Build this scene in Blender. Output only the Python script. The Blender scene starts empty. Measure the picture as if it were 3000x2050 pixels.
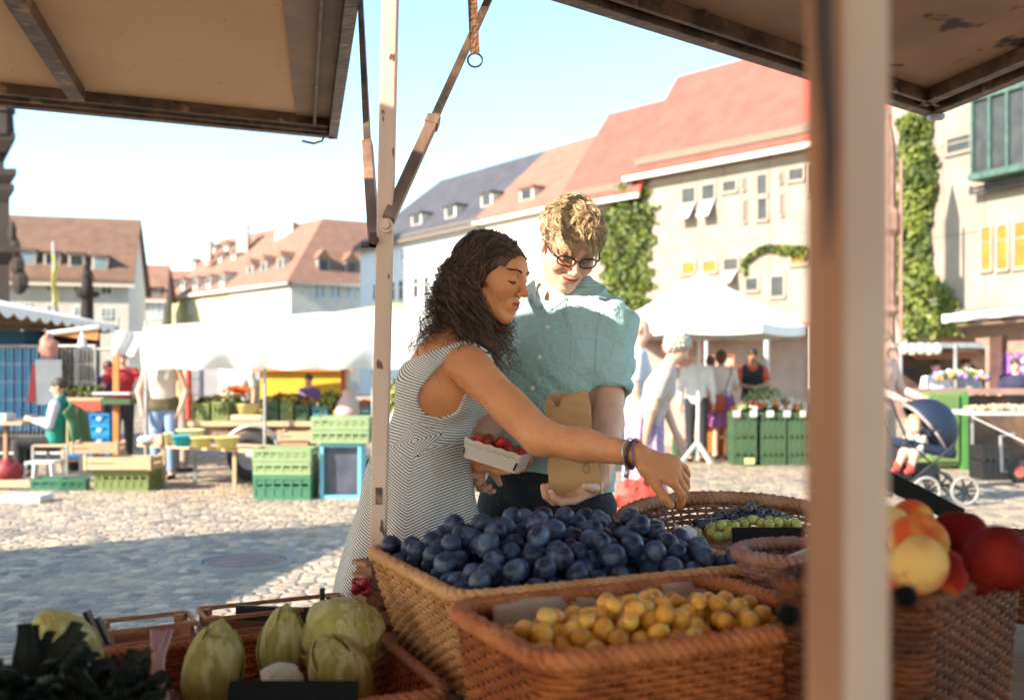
import bpy, bmesh, math, random
import numpy as np
from mathutils import Vector, Matrix, Euler
R = math.radians
random.seed(7); rng = np.random.default_rng(7)
scene = bpy.context.scene
col = scene.collection
# ------------------------------------------------------------------ camera
F_PX = 2259.0; HX = 1162.0; HY = 855.0; CAMZ = 1.27
cam_d = bpy.data.cameras.new("camera"); cam = bpy.data.objects.new("camera", cam_d); col.objects.link(cam)
cam.location = (0, 0, CAMZ); cam.rotation_euler = (R(90), 0, 0)
cam_d.sensor_width = 36; cam_d.lens = 36*F_PX/2324; cam_d.shift_y = 61/2324
cam_d.clip_start = 0.05; cam_d.clip_end = 3000
cam_d.dof.use_dof = True; cam_d.dof.focus_distance = 2.55; cam_d.dof.aperture_fstop = 3.0; cam_d.dof.aperture_blades = 0
scene.camera = cam
# ------------------------------------------------------------------ world, sun, exposure
SUN_EL = 31.0
SUN_DIR = Vector((-0.85, -0.53, 0)).normalized()          # horizontal direction towards the sun
w = bpy.data.worlds.new("World"); scene.world = w; w.use_nodes = True
nt = w.node_tree; nt.nodes.clear()
sky = nt.nodes.new('ShaderNodeTexSky'); sky.sky_type = 'NISHITA'; sky.sun_disc = False
sky.sun_elevation = R(SUN_EL); sky.sun_rotation = math.atan2(SUN_DIR.x, SUN_DIR.y)
sky.air_density = 1.0; sky.dust_density = .25; sky.ozone_density = 4.0
bg = nt.nodes.new('ShaderNodeBackground'); bg.inputs[1].default_value = 0.120
wo = nt.nodes.new('ShaderNodeOutputWorld')
tn = nt.nodes.new('ShaderNodeMix'); tn.data_type = 'RGBA'; tn.blend_type = 'MULTIPLY'; tn.inputs[0].default_value = 1; tn.inputs[7].default_value = (1.11, 1.03, .82, 1)
nt.links.new(sky.outputs[0], tn.inputs[6]); nt.links.new(tn.outputs[2], bg.inputs[0]); nt.links.new(bg.outputs[0], wo.inputs[0])
sd = bpy.data.lights.new("sun", 'SUN'); sun = bpy.data.objects.new("sun", sd); col.objects.link(sun)
sd.energy = 3.5; sd.angle = R(0.5); sd.color = (1.0, 0.87, 0.70)
sv = Vector((SUN_DIR.x*math.cos(R(SUN_EL)), SUN_DIR.y*math.cos(R(SUN_EL)), math.sin(R(SUN_EL))))
sun.rotation_euler = sv.to_track_quat('Z', 'Y').to_euler()
sun.location = (-20, -5, 20)
vs = scene.view_settings; vs.view_transform = 'Standard'; vs.look = 'None'; vs.exposure = 2.07; vs.gamma = 1
scene.cycles.use_denoising = True
scene.cycles.max_bounces = 6; scene.cycles.diffuse_bounces = 4; scene.cycles.glossy_bounces = 3
scene.cycles.transparent_max_bounces = 8; scene.cycles.transmission_bounces = 4
scene.cycles.caustics_reflective = False; scene.cycles.caustics_refractive = False

# ------------------------------------------------------------------ helpers
def W(u, v, y): return Vector(((u-HX)/F_PX*y, y, CAMZ+(HY-v)/F_PX*y))
def X(u, y): return (u-HX)/F_PX*y
def Zv(v, y): return CAMZ+(HY-v)/F_PX*y
def G(u, v):
    y = CAMZ*F_PX/(v-HY); return Vector(((u-HX)/F_PX*y, y, 0))

def mat(name, c1, rough=0.7, c2=None, scale=6.0, detail=4.0, lo=0.35, hi=0.65, bump=0.0, bscale=None, metal=0.0,
        spec=0.5, sss=0.0, ssc=None, sheen=0.0, rand=0.0, stretch=None, attr=None, coat=0.0, trans=0.0, c3=None, s3=30.0, t3=(0.6, 0.7)):
    m = bpy.data.materials.new(name); m.use_nodes = True
    t = m.node_tree; N = t.nodes; L = t.links; b = N['Principled BSDF']
    def rgb(c): return (c[0], c[1], c[2], 1)
    tc = N.new('ShaderNodeTexCoord'); src = tc.outputs['Object']
    if rand:
        oi = N.new('ShaderNodeObjectInfo'); ad = N.new('ShaderNodeVectorMath'); ad.operation = 'MULTIPLY_ADD'
        cb = N.new('ShaderNodeCombineXYZ'); L.new(oi.outputs['Random'], cb.inputs[0]); L.new(oi.outputs['Random'], cb.inputs[1])
        L.new(cb.outputs[0], ad.inputs[0]); ad.inputs[1].default_value = (7, 13, 3); L.new(src, ad.inputs[2]); src = ad.outputs[0]
    if stretch:
        mp = N.new('ShaderNodeMapping'); mp.inputs['Scale'].default_value = stretch; L.new(src, mp.inputs[0]); src = mp.outputs[0]
    def mixc(fac, a, bb):
        mx = N.new('ShaderNodeMix'); mx.data_type = 'RGBA'
        L.new(fac, mx.inputs[0])
        for s, val in ((6, a), (7, bb)):
            if isinstance(val, tuple): mx.inputs[s].default_value = rgb(val)
            else: L.new(val, mx.inputs[s])
        return mx.outputs[2]
    cur = tuple(c1)
    if c2 is not None:
        nz = N.new('ShaderNodeTexNoise'); nz.inputs['Scale'].default_value = scale; nz.inputs['Detail'].default_value = detail
        L.new(src, nz.inputs['Vector'])
        mr = N.new('ShaderNodeMapRange'); mr.inputs[1].default_value = lo; mr.inputs[2].default_value = hi; L.new(nz.outputs[0], mr.inputs[0])
        cur = mixc(mr.outputs[0], tuple(c1), tuple(c2))
    if c3 is not None:
        nz = N.new('ShaderNodeTexNoise'); nz.inputs['Scale'].default_value = s3; nz.inputs['Detail'].default_value = 6
        L.new(src, nz.inputs['Vector'])
        mr = N.new('ShaderNodeMapRange'); mr.inputs[1].default_value = t3[0]; mr.inputs[2].default_value = t3[1]; L.new(nz.outputs[0], mr.inputs[0])
        cur = mixc(mr.outputs[0], cur, tuple(c3))
    if attr:
        at = N.new('ShaderNodeAttribute'); at.attribute_name = attr
        mu = N.new('ShaderNodeMix'); mu.data_type = 'RGBA'; mu.blend_type = 'MULTIPLY'; mu.inputs[0].default_value = 1
        if isinstance(cur, tuple): mu.inputs[6].default_value = rgb(cur)
        else: L.new(cur, mu.inputs[6])
        L.new(at.outputs['Color'], mu.inputs[7]); cur = mu.outputs[2]
    if rand:
        oi = N.new('ShaderNodeObjectInfo'); hs = N.new('ShaderNodeHueSaturation')
        mr = N.new('ShaderNodeMapRange'); mr.inputs[3].default_value = 1-rand; mr.inputs[4].default_value = 1+rand
        L.new(oi.outputs['Random'], mr.inputs[0]); L.new(mr.outputs[0], hs.inputs['Value'])
        if isinstance(cur, tuple): hs.inputs['Color'].default_value = rgb(cur)
        else: L.new(cur, hs.inputs['Color'])
        cur = hs.outputs[0]
    if isinstance(cur, tuple): b.inputs['Base Color'].default_value = rgb(cur)
    else: L.new(cur, b.inputs['Base Color'])
    b.inputs['Roughness'].default_value = rough; b.inputs['Metallic'].default_value = metal
    b.inputs['Specular IOR Level'].default_value = spec
    if sss:
        b.inputs['Subsurface Weight'].default_value = sss; b.inputs['Subsurface Radius'].default_value = (1, .35, .2) if not ssc else ssc
        b.inputs['Subsurface Scale'].default_value = 0.003
    if sheen: b.inputs['Sheen Weight'].default_value = sheen
    if coat: b.inputs['Coat Weight'].default_value = coat
    if trans: b.inputs['Transmission Weight'].default_value = trans
    if bump:
        nz = N.new('ShaderNodeTexNoise'); nz.inputs['Scale'].default_value = bscale or scale*3; nz.inputs['Detail'].default_value = 5
        L.new(src, nz.inputs['Vector'])
        bp = N.new('ShaderNodeBump'); bp.inputs['Strength'].default_value = bump; bp.inputs['Distance'].default_value = 0.02
        L.new(nz.outputs[0], bp.inputs['Height']); L.new(bp.outputs[0], b.inputs['Normal'])
    return m

ORG = {}
def settag(o, label=None, cat=None, group=None, kind=None):
    if label: o['label'] = label
    if cat: o['category'] = cat
    if group: o['group'] = group
    if kind: o['kind'] = kind
    return o
def thing(name, label, cat, loc=(0, 0, 0), rz=0.0, group=None, wc=False, rot=None):
    o = bpy.data.objects.new(name, None); col.objects.link(o); o.empty_display_size = .1
    o.location = loc; o.rotation_euler = rot if rot else (0, 0, rz)
    if wc: ORG[o.name] = Vector(loc)
    return settag(o, label, cat, group)

class MB:
    def __init__(s): s.v = []; s.f = []
    def add(s, vs, fs):
        n = len(s.v); s.v.extend([tuple(p) for p in vs]); s.f.extend([tuple(i+n for i in f) for f in fs]); return s
    def box(s, c, d, rz=0.0, M=None):
        hx, hy, hz = d[0]/2, d[1]/2, d[2]/2
        pts = [Vector((x, y, z)) for x in (-hx, hx) for y in (-hy, hy) for z in (-hz, hz)]
        if rz: m = Matrix.Rotation(rz, 3, 'Z'); pts = [m @ p for p in pts]
        if M is not None: pts = [M @ p for p in pts]
        c = Vector(c); pts = [p+c for p in pts]
        return s.add(pts, [(0, 1, 3, 2), (4, 6, 7, 5), (0, 4, 5, 1), (2, 3, 7, 6), (0, 2, 6, 4), (1, 5, 7, 3)])
    def bb(s, x0, y0, z0, x1, y1, z1):
        return s.box(((x0+x1)/2, (y0+y1)/2, (z0+z1)/2), (abs(x1-x0), abs(y1-y0), abs(z1-z0)))
    def beam(s, p0, p1, w, h, up=(0, 0, 1)):
        p0 = Vector(p0); p1 = Vector(p1); d = (p1-p0).normalized(); up = Vector(up)
        a = d.cross(up)
        if a.length < 1e-4: a = d.cross(Vector((1, 0, 0)))
        a.normalize(); b = a.cross(d).normalized()
        pts = []
        for p in (p0, p1):
            for i, j in ((-1, -1), (1, -1), (1, 1), (-1, 1)): pts.append(p+a*(w/2*i)+b*(h/2*j))
        return s.add(pts, [(0, 1, 2, 3), (7, 6, 5, 4), (0, 4, 5, 1), (1, 5, 6, 2), (2, 6, 7, 3), (3, 7, 4, 0)])
    def tube(s, P, r, n=8, cap=True, flat=1.0):
        P = [Vector(p) for p in P]; m = len(P)
        if not hasattr(r, '__len__'): r = [r]*m
        d = (P[1]-P[0]).normalized(); a = d.orthogonal().normalized(); base = len(s.v)
        for i in range(m):
            d = (P[min(i+1, m-1)]-P[max(i-1, 0)])
            if d.length < 1e-9: d = Vector((0, 0, 1))
            d.normalize(); a = (a-d*a.dot(d))
            if a.length < 1e-6: a = d.orthogonal()
            a.normalize(); b = d.cross(a)
            for k in range(n):
                t = 2*math.pi*k/n; q = P[i]+(a*math.cos(t)+b*math.sin(t)*flat)*r[i]; s.v.append((q.x, q.y, q.z))
        for i in range(m-1):
            for k in range(n):
                k2 = (k+1) % n; s.f.append((base+i*n+k, base+i*n+k2, base+(i+1)*n+k2, base+(i+1)*n+k))
        if cap:
            s.f.append(tuple(base+k for k in range(n))[::-1]); s.f.append(tuple(base+(m-1)*n+k for k in range(n)))
        return s
    def cyl(s, p0, p1, r, n=12, r1=None): return s.tube([p0, p1], [r, r if r1 is None else r1], n)
    def lathe(s, prof, n=16, c=(0, 0, 0), M=None):
        base = len(s.v); c = Vector(c)
        for (r, z) in prof:
            for k in range(n):
                t = 2*math.pi*k/n; p = Vector((r*math.cos(t), r*math.sin(t), z))
                if M is not None: p = M @ p
                s.v.append(tuple(p+c))
        for i in range(len(prof)-1):
            for k in range(n):
                k2 = (k+1) % n; s.f.append((base+i*n+k, base+i*n+k2, base+(i+1)*n+k2, base+(i+1)*n+k))
        return s
    def grid(s, fn, nu, nv):
        base = len(s.v)
        for i in range(nu+1):
            for j in range(nv+1): s.v.append(tuple(fn(i/nu, j/nv)))
        for i in range(nu):
            for j in range(nv):
                a = base+i*(nv+1)+j; s.f.append((a, a+nv+1, a+nv+2, a+1))
        return s
    def ball(s, c, r, n=12, m=8, M=None, fn=None):
        pr = [(math.sin(math.pi*i/m), -math.cos(math.pi*i/m)) for i in range(m+1)]
        if not hasattr(r, '__len__'): r = (r, r, r)
        base = len(s.v); c = Vector(c)
        for (rr, z) in pr:
            for k in range(n):
                t = 2*math.pi*k/n; p = Vector((rr*math.cos(t)*r[0], rr*math.sin(t)*r[1], z*r[2]))
                if fn: p = fn(p)
                if M is not None: p = M @ p
                s.v.append(tuple(p+c))
        for i in range(m):
            for k in range(n):
                k2 = (k+1) % n; s.f.append((base+i*n+k, base+i*n+k2, base+(i+1)*n+k2, base+(i+1)*n+k))
        return s
    def build(s, name, m, parent=None, smooth=False, label=None, cat=None, group=None, kind=None, solid=0.0, bevel=0.0, loc=None, rot=None, weld=False):
        vs_ = np.array(s.v, dtype=float) if s.v else np.zeros((0, 3))
        org = None; root = parent
        while root is not None and root.parent is not None: root = root.parent
        if root is not None and root.name in ORG: org = ORG[root.name]
        elif loc is not None and parent is None: org = None
        if org is not None: vs_ = vs_-np.array(org)
        me = bpy.data.meshes.new(name); me.from_pydata([tuple(p) for p in vs_], [], s.f)
        if isinstance(m, (list, tuple)):
            for q in m: me.materials.append(q)
        else: me.materials.append(m)
        if weld or solid or bevel:
            bm = bmesh.new(); bm.from_mesh(me); bmesh.ops.remove_doubles(bm, verts=bm.verts, dist=1e-5)
            bmesh.ops.recalc_face_normals(bm, faces=bm.faces); bm.to_mesh(me); bm.free()
        me.update()
        if smooth: me.polygons.foreach_set('use_smooth', [True]*len(me.polygons))
        o = bpy.data.objects.new(name, me); col.objects.link(o)
        if parent is not None: o.parent = parent
        if loc is not None: o.location = loc
        if rot is not None: o.rotation_euler = rot
        if solid:
            md = o.modifiers.new('solid', 'SOLIDIFY'); md.thickness = solid; md.offset = 0
        if bevel:
            md = o.modifiers.new('bevel', 'BEVEL'); md.width = bevel; md.segments = 2; md.limit_method = 'ANGLE'
        return settag(o, label, cat, group, kind)

def kids(o): return [c for c in col.objects if c.parent == o]
def dup(root, loc, rz=None, label=None, group=None, rot=None, kidlist=None):
    r = root.copy(); col.objects.link(r); r.location = loc
    if rz is not None: r.rotation_euler = (0, 0, rz)
    if rot is not None: r.rotation_euler = rot
    if label: r['label'] = label
    if group: r['group'] = group
    for ch in root.children:
        c = ch.copy(); col.objects.link(c); c.parent = r
        for g in ch.children:
            d = g.copy(); col.objects.link(d); d.parent = c
    return r
def relabel(o, m=None):
    if m is not None:
        o.data = o.data.copy(); o.data.materials[0] = m
# ================================================================== materials for the town
M = {}
M['plaster_bright'] = mat('plaster_bright', (.62, .585, .53), .85, (.54, .51, .46), 1.5, detail=8)
M['plaster'] = mat('plaster', (.44, .42, .385), .85, (.36, .345, .32), 3)
M['plaster_blue'] = mat('plaster_cool', (.40, .43, .47), .85, (.35, .38, .42), 3)
M['plaster_bluish'] = mat('plaster_bluish', (.56, .60, .64), .85, (.50, .54, .58), 3)
M['plaster_cream'] = mat('plaster_cream', (.30, .262, .22), .85, (.245, .212, .176), 1.1, detail=8, c3=(.25, .215, .175), s3=.7)
M['plaster_yellow'] = mat('plaster_yellow', (.42, .42, .24), .85, (.38, .38, .22), 2)
M['concrete'] = mat('concrete_panel', (.30, .265, .225), .85, (.23, .20, .165), .8, detail=9, bump=.2, bscale=20)
M['sandstone'] = mat('pink_sandstone', (.34, .20, .155), .85, (.25, .14, .11), 3)
M['dark_stone'] = mat('dark_red_stone', (.026, .017, .016), .9, (.016, .011, .010), 4, bump=.4)
M['frame_white'] = mat('window_frame_white', (.75, .75, .74), .5)
M['frame_dark'] = mat('window_frame_dark', (.05, .05, .05), .5)
M['glass'] = mat('window_glass', (.035, .04, .045), .3, (.06, .065, .07), 2, spec=.3)
M['glass_sky'] = mat('window_glass_pale', (.30, .38, .43), .1, (.22, .3, .36), 1, spec=.9)
M['glass_yellow'] = mat('yellow_blind', (.27, .175, .018), .8, (.20, .12, .012), 2)
M['gutter'] = mat('gutter_white', (.70, .66, .58), .5)
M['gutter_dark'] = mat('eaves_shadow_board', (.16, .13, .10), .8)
M['chimney'] = mat('chimney_plaster', (.6, .5, .45), .8)
def tilemat(name, c1, c2, sx=1.0):
    m = mat(name, c1, .85, c2, 1.2, hi=.7)
    t = m.node_tree; N = t.nodes; L = t.links
    tc = N.new('ShaderNodeTexCoord'); wv = N.new('ShaderNodeTexWave'); wv.bands_direction = 'Z'; wv.inputs['Scale'].default_value = 1.3*sx
    wv.inputs['Distortion'].default_value = .6; wv.inputs['Detail'].default_value = 2; L.new(tc.outputs['Object'], wv.inputs[0])
    b = N['Principled BSDF']; bp = N.new('ShaderNodeBump'); bp.inputs['Strength'].default_value = .6; bp.inputs['Distance'].default_value = .05
    L.new(wv.outputs[1], bp.inputs['Height']); L.new(bp.outputs[0], b.inputs['Normal'])
    return m
M['roof_brown'] = tilemat('roof_tiles_brown', (.19, .105, .07), (.13, .075, .052))
M['roof_pink'] = tilemat('roof_tiles_pink', (.25, .130, .092), (.19, .10, .072))
M['roof_red'] = tilemat('roof_tiles_red', (.42, .088, .066), (.33, .066, .05))
M['roof_dark'] = tilemat('roof_tiles_dark', (.065, .065, .082), (.045, .045, .06))

# ------------------------------------------------------------------ ground: one sheet of worn cobbles
def cobble_mat():
    m = bpy.data.materials.new('cobblestones'); m.use_nodes = True
    t = m.node_tree; N = t.nodes; L = t.links; b = N['Principled BSDF']
    tc = N.new('ShaderNodeTexCoord')
    nz = N.new('ShaderNodeTexNoise'); nz.inputs['Scale'].default_value = 2.2; nz.inputs['Detail'].default_value = 3; L.new(tc.outputs['Object'], nz.inputs[0])
    mv = N.new('ShaderNodeVectorMath'); mv.operation = 'MULTIPLY_ADD'; mv.inputs[1].default_value = (.035, .035, 0); L.new(nz.outputs[1], mv.inputs[0]); L.new(tc.outputs['Object'], mv.inputs[2])
    mp = N.new('ShaderNodeMapping'); mp.inputs['Scale'].default_value = (1.0, 1.0, 1.0); L.new(mv.outputs[0], mp.inputs[0])
    v1 = N.new('ShaderNodeTexVoronoi'); v1.voronoi_dimensions = '2D'; v1.feature = 'DISTANCE_TO_EDGE'; v1.inputs['Scale'].default_value = 10; v1.inputs['Randomness'].default_value = .8; L.new(mp.outputs[0], v1.inputs[0])
    v2 = N.new('ShaderNodeTexVoronoi'); v2.voronoi_dimensions = '2D'; v2.inputs['Scale'].default_value = 10; v2.inputs['Randomness'].default_value = .8; L.new(mp.outputs[0], v2.inputs[0])
    sp = N.new('ShaderNodeSeparateColor'); L.new(v2.outputs['Color'], sp.inputs[0])
    cr = N.new('ShaderNodeValToRGB'); e = cr.color_ramp
    cols = [(0, (.13, .12, .115)), (.25, (.29, .25, .21)), (.45, (.48, .35, .24)), (.62, (.21, .19, .175)), (.8, (.58, .45, .32)), (1, (.16, .145, .135))]
    e.elements[0].position = 0; e.elements[0].color = (*cols[0][1], 1); e.elements[1].position = 1; e.elements[1].color = (*cols[-1][1], 1)
    for p, c in cols[1:-1]:
        q = e.elements.new(p); q.color = (*c, 1)
    L.new(sp.outputs[0], cr.inputs[0])
    n2 = N.new('ShaderNodeTexNoise'); n2.inputs['Scale'].default_value = 40; n2.inputs['Detail'].default_value = 5; L.new(tc.outputs['Object'], n2.inputs[0])
    mx = N.new('ShaderNodeMix'); mx.data_type = 'RGBA'; mx.blend_type = 'OVERLAY'; mx.inputs[0].default_value = .55; L.new(cr.outputs[0], mx.inputs[6]); L.new(n2.outputs[0], mx.inputs[7])
    jr = N.new('ShaderNodeMapRange'); jr.inputs[1].default_value = .012; jr.inputs[2].default_value = .05; L.new(v1.outputs[0], jr.inputs[0])
    n3 = N.new('ShaderNodeTexNoise'); n3.inputs['Scale'].default_value = .6; n3.inputs['Detail'].default_value = 6; L.new(tc.outputs['Object'], n3.inputs[0])
    jm = N.new('ShaderNodeMix'); jm.data_type = 'RGBA'; L.new(n2.outputs[0], jm.inputs[0]); jm.inputs[6].default_value = (.10, .085, .06, 1); jm.inputs[7].default_value = (.34, .27, .19, 1)
    m2 = N.new('ShaderNodeMix'); m2.data_type = 'RGBA'; L.new(jr.outputs[0], m2.inputs[0]); L.new(jm.outputs[2], m2.inputs[6]); L.new(mx.outputs[2], m2.inputs[7])
    # sandy dust that has settled over parts of the square
    dr = N.new('ShaderNodeMapRange'); dr.inputs[1].default_value = .5; dr.inputs[2].default_value = .8; dr.inputs[4].default_value = .8; L.new(n3.outputs[0], dr.inputs[0])
    m3 = N.new('ShaderNodeMix'); m3.data_type = 'RGBA'; L.new(dr.outputs[0], m3.inputs[0]); L.new(m2.outputs[2], m3.inputs[6]); m3.inputs[7].default_value = (.50, .365, .235, 1)
    L.new(m3.outputs[2], b.inputs['Base Color'])
    hr = N.new('ShaderNodeMapRange'); hr.inputs[2].default_value = .25; hr.interpolation_type = 'SMOOTHSTEP'; L.new(v1.outputs[0], hr.inputs[0])
    ha = N.new('ShaderNodeMath'); ha.operation = 'MULTIPLY_ADD'; L.new(n2.outputs[0], ha.inputs[0]); ha.inputs[1].default_value = .25; L.new(hr.outputs[0], ha.inputs[2])
    bp = N.new('ShaderNodeBump'); bp.inputs['Strength'].default_value = .85; bp.inputs['Distance'].default_value = .016; L.new(ha.outputs[0], bp.inputs['Height']); L.new(bp.outputs[0], b.inputs['Normal'])
    b.inputs['Roughness'].default_value = .62; b.inputs['Specular IOR Level'].default_value = .35
    return m
MB().grid(lambda a, b: (-260+520*a, -60+560*b, 0), 8, 8).build('ground', cobble_mat(), kind='structure')

# ------------------------------------------------------------------ buildings
class Facade:
    """A wall plane from A to B (x, y), heights in metres; features are given where they stand along it."""
    def __init__(s, A, B):
        s.A = Vector((A[0], A[1], 0)); s.B = Vector((B[0], B[1], 0)); s.t = (s.B-s.A).normalized(); s.n = Vector((s.t.y, -s.t.x, 0)); s.L = (s.B-s.A).length
    def P(s, a, out, z): return s.A+s.t*a+s.n*out+Vector((0, 0, z))
    def sz(s, u, v, off=0.0):
        dx = (u-HX)/F_PX; A = s.A+s.n*off
        # A + t*a = (dx*y, y)
        den = s.t.x-dx*s.t.y; a = (dx*A.y-A.x)/den; y = A.y+s.t.y*a
        return a, CAMZ+(HY-v)/F_PX*y
    def slab(s, mb, a0, a1, z0, z1, o0, o1):
        pts = [s.P(a, o, z) for a in (a0, a1) for o in (o0, o1) for z in (z0, z1)]
        mb.add(pts, [(0, 1, 3, 2), (4, 6, 7, 5), (0, 4, 5, 1), (2, 3, 7, 6), (0, 2, 6, 4), (1, 5, 7, 3)])
        return mb
def window(fc, par, a0, z0, a1, z1, glass='glass', frame='frame_white', mull=1, fw=.07, off=0.0, cross=True, label=None):
    m = MB()
    fc.slab(m, a0-fw, a1+fw, z1, z1+fw, off, off+.06); fc.slab(m, a0-fw, a1+fw, z0-fw, z0, off, off+.10)
    fc.slab(m, a0-fw, a0, z0, z1, off, off+.06); fc.slab(m, a1, a1+fw, z0, z1, off, off+.06)
    for k in range(mull):
        c = a0+(a1-a0)*(k+1)/(mull+1); fc.slab(m, c-.03, c+.03, z0, z1, off+.004, off+.045)
    if cross:
        zc = z0+(z1-z0)*.66; fc.slab(m, a0, a1, zc-.025, zc+.025, off+.004, off+.04)
    w_ = m.build('window', M[frame], par, label=label)
    q = MB(); fc.slab(q, a0, a1, z0, z1, off-.02, off+.02); q.build('pane', M[glass], w_)
    return w_
def win_px(fc, par, u0, v0, u1, v1, **k):
    off = k.get('off', 0.0)
    a0, z0 = fc.sz(u0, v1, off); a1, z1 = fc.sz(u1, v0, off); z0b = fc.sz(u1, v1, off)[1]; z1b = fc.sz(u0, v0, off)[1]
    return window(fc, par, min(a0, a1), (z0+z0b)/2, max(a0, a1), (z1+z1b)/2, **k)
def gable_house(name, label, A, B, He, Hr, setb, depth, wallm, roofm, hip=(0, 0), over=.45, gutter='gutter', ret=True, base=0.0):
    f = Facade(A, B); L = f.L
    root = thing(name, label, 'building', loc=f.A, wc=True)
    m = MB(); f.slab(m, 0, L, base, He, -depth, 0)
    # gable ends filled up to the ridge
    for a, hp in ((0, hip[0]), (L, hip[1])):
        if not hp: m.add([f.P(a, 0, He), f.P(a, -depth, He), f.P(a, -setb, Hr)], [(0, 1, 2)])
    m.build('wall', M[wallm], root)
    r = MB(); sl = (Hr-He)/setb; e0 = -over
    def q(a, o, z): return f.P(a, o, z)
    za = He-over*sl
    a0 = -over*(1 if not hip[0] else 1); a1 = L+over
    th = .18
    rl = hip[0] if hip[0] else -over*.6; rr = L-hip[1] if hip[1] else L+over*.6
    front = [q(a0, over, za), q(a1, over, za), q(rr, -setb, Hr), q(rl, -setb, Hr)]
    back = [q(a1, -2*setb-over, za), q(a0, -2*setb-over, za), q(rl, -setb, Hr), q(rr, -setb, Hr)]
    def thick(P):
        n = len(P); up = Vector((0, 0, th)); r.add([p for p in P]+[p+up for p in P], [tuple(range(n))[::-1], tuple(range(n, 2*n))]+[(i, (i+1) % n, n+(i+1) % n, n+i) for i in range(n)])
    thick(front); thick(back)
    if hip[0]: thick([q(a0, -2*setb-over, za), q(a0, over, za), q(rl, -setb, Hr)])
    if hip[1]: thick([q(a1, over, za), q(a1, -2*setb-over, za), q(rr, -setb, Hr)])
    rf = r.build('roof', M[roofm], root)
    g = MB(); f.slab(g, a0, a1, za-.22, za-.02, over-.02, over+.14); g.build('gutter', M[gutter], root)
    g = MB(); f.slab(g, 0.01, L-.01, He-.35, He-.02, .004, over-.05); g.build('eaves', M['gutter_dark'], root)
    f.sl = sl; f.He = He; f.Hr = Hr; f.setb = setb; f.root = root; f.roof = rf
    return f
def dormer(f, a, zb, wd, h, wallm='plaster', roofm='roof_brown', glass='glass', frame='frame_white', peak=.0, fwd=.15):
    """dormer whose front stands on the roof slope at height zb"""
    db = (zb-f.He)/f.sl; o = -db+fwd; dep = h/f.sl+.3+fwd
    m = MB(); f.slab(m, a-wd/2, a+wd/2, zb-.3, zb+h, o-dep, o)
    d = m.build('dormer', M[wallm], f.root)
    r = MB()
    if peak:
        pts = [f.P(a-wd/2-.15, o+.15, zb+h-.02), f.P(a, o+.15, zb+h+peak), f.P(a+wd/2+.15, o+.15, zb+h-.02)]
        ext = peak/f.sl+dep
        bk = [f.P(a-wd/2-.15, o-dep, zb+h-.02), f.P(a, o-ext, zb+h+peak), f.P(a+wd/2+.15, o-dep, zb+h-.02)]
        r.add(pts+bk, [(0, 1, 2), (5, 4, 3), (0, 3, 4, 1), (1, 4, 5, 2), (2, 5, 3, 0)])
    else:
        f.slab(r, a-wd/2-.12, a+wd/2+.12, zb+h, zb+h+.12, o-dep-.2, o+.18)
    r.build('dormer_roof', M[roofm], d)
    q = MB(); mg = wd*.14
    f.slab(q, a-wd/2+mg, a+wd/2-mg, zb+h*.14, zb+h*.86, o, o+.03); q.build('pane', M[glass], d)
    return d
def dorm_px(f, u, vtop, vbot, wpx, **k):
    # find roof height whose projected slope point falls on v (the slope is at setback (z-He)/sl)
    z = f.He
    for _ in range(30):
        off = -(z-f.He)/f.sl+.15; a, z2 = f.sz(u, vbot, off); z = z*.5+z2*.5
    off = -(z-f.He)/f.sl+.15; a, zt = f.sz(u, vtop, off); y = (f.A+f.t*a+f.n*off).y
    wd = wpx/F_PX*y/max(.35, abs(f.t.x*1+0)) if abs(f.t.x) > .5 else wpx/F_PX*y*1.4
    return dormer(f, a, z, wd, max(.5, zt-z), **k)

# A: brown roofed house on the left
fA = gable_house('apartment_house', 'brown roofed house with four dormers behind the statue column', (-38.5, 71.4), (-28.5, 74), 8.5, 13.7, 6.0, 12, 'plaster_bright', 'roof_brown')
for u0, v0, u1, v1 in [(44, 571, 75, 599), (104, 577, 131, 601), (160, 580, 186, 604), (213, 584, 239, 611)]:
    dorm_px(fA, (u0+u1)/2, v0-3, v1+2, u1-u0+6, wallm='plaster_bright', glass='glass_sky' if u0 in (44, 213) else 'glass')
for (u0, v0, u1, v1, g) in [(44, 634, 70, 656, 'glass_sky'), (108, 637, 121, 660, 'glass'), (168, 640, 190, 665, 'glass_sky'), (231, 645, 253, 667, 'glass'),
                            (44, 690, 68, 712, 'glass_sky'), (108, 694, 124, 714, 'glass'), (170, 698, 190, 716, 'glass_sky'), (231, 701, 252, 719, 'glass_sky')]:
    win_px(fA, fA.root, u0, v0, u1, v1, glass=g)
# small houses in the gap
fg1 = gable_house('town_house', 'small red roofed house in the gap beyond the brown roofed house', (-41.5, 112), (-35.5, 112), 10.4, 13.4, 3.2, 7, 'plaster', 'roof_pink')
win_px(fg1, fg1.root, 318, 675, 328, 690)
fg2 = gable_house('town_house', 'narrow pink roofed house left of the long hipped roof', (-37.6, 100), (-35.2, 100.3), 9.6, 12.6, 2.2, 4.5, 'plaster', 'roof_pink')
win_px(fg2, fg2.root, 343, 688, 352, 722, glass='glass_sky'); win_px(fg2, fg2.root, 356, 688, 368, 722, glass='glass_sky')
for u in (338, 350, 360): dorm_px(fg2, u, 652, 668, 7, wallm='plaster', roofm='roof_pink')

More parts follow.
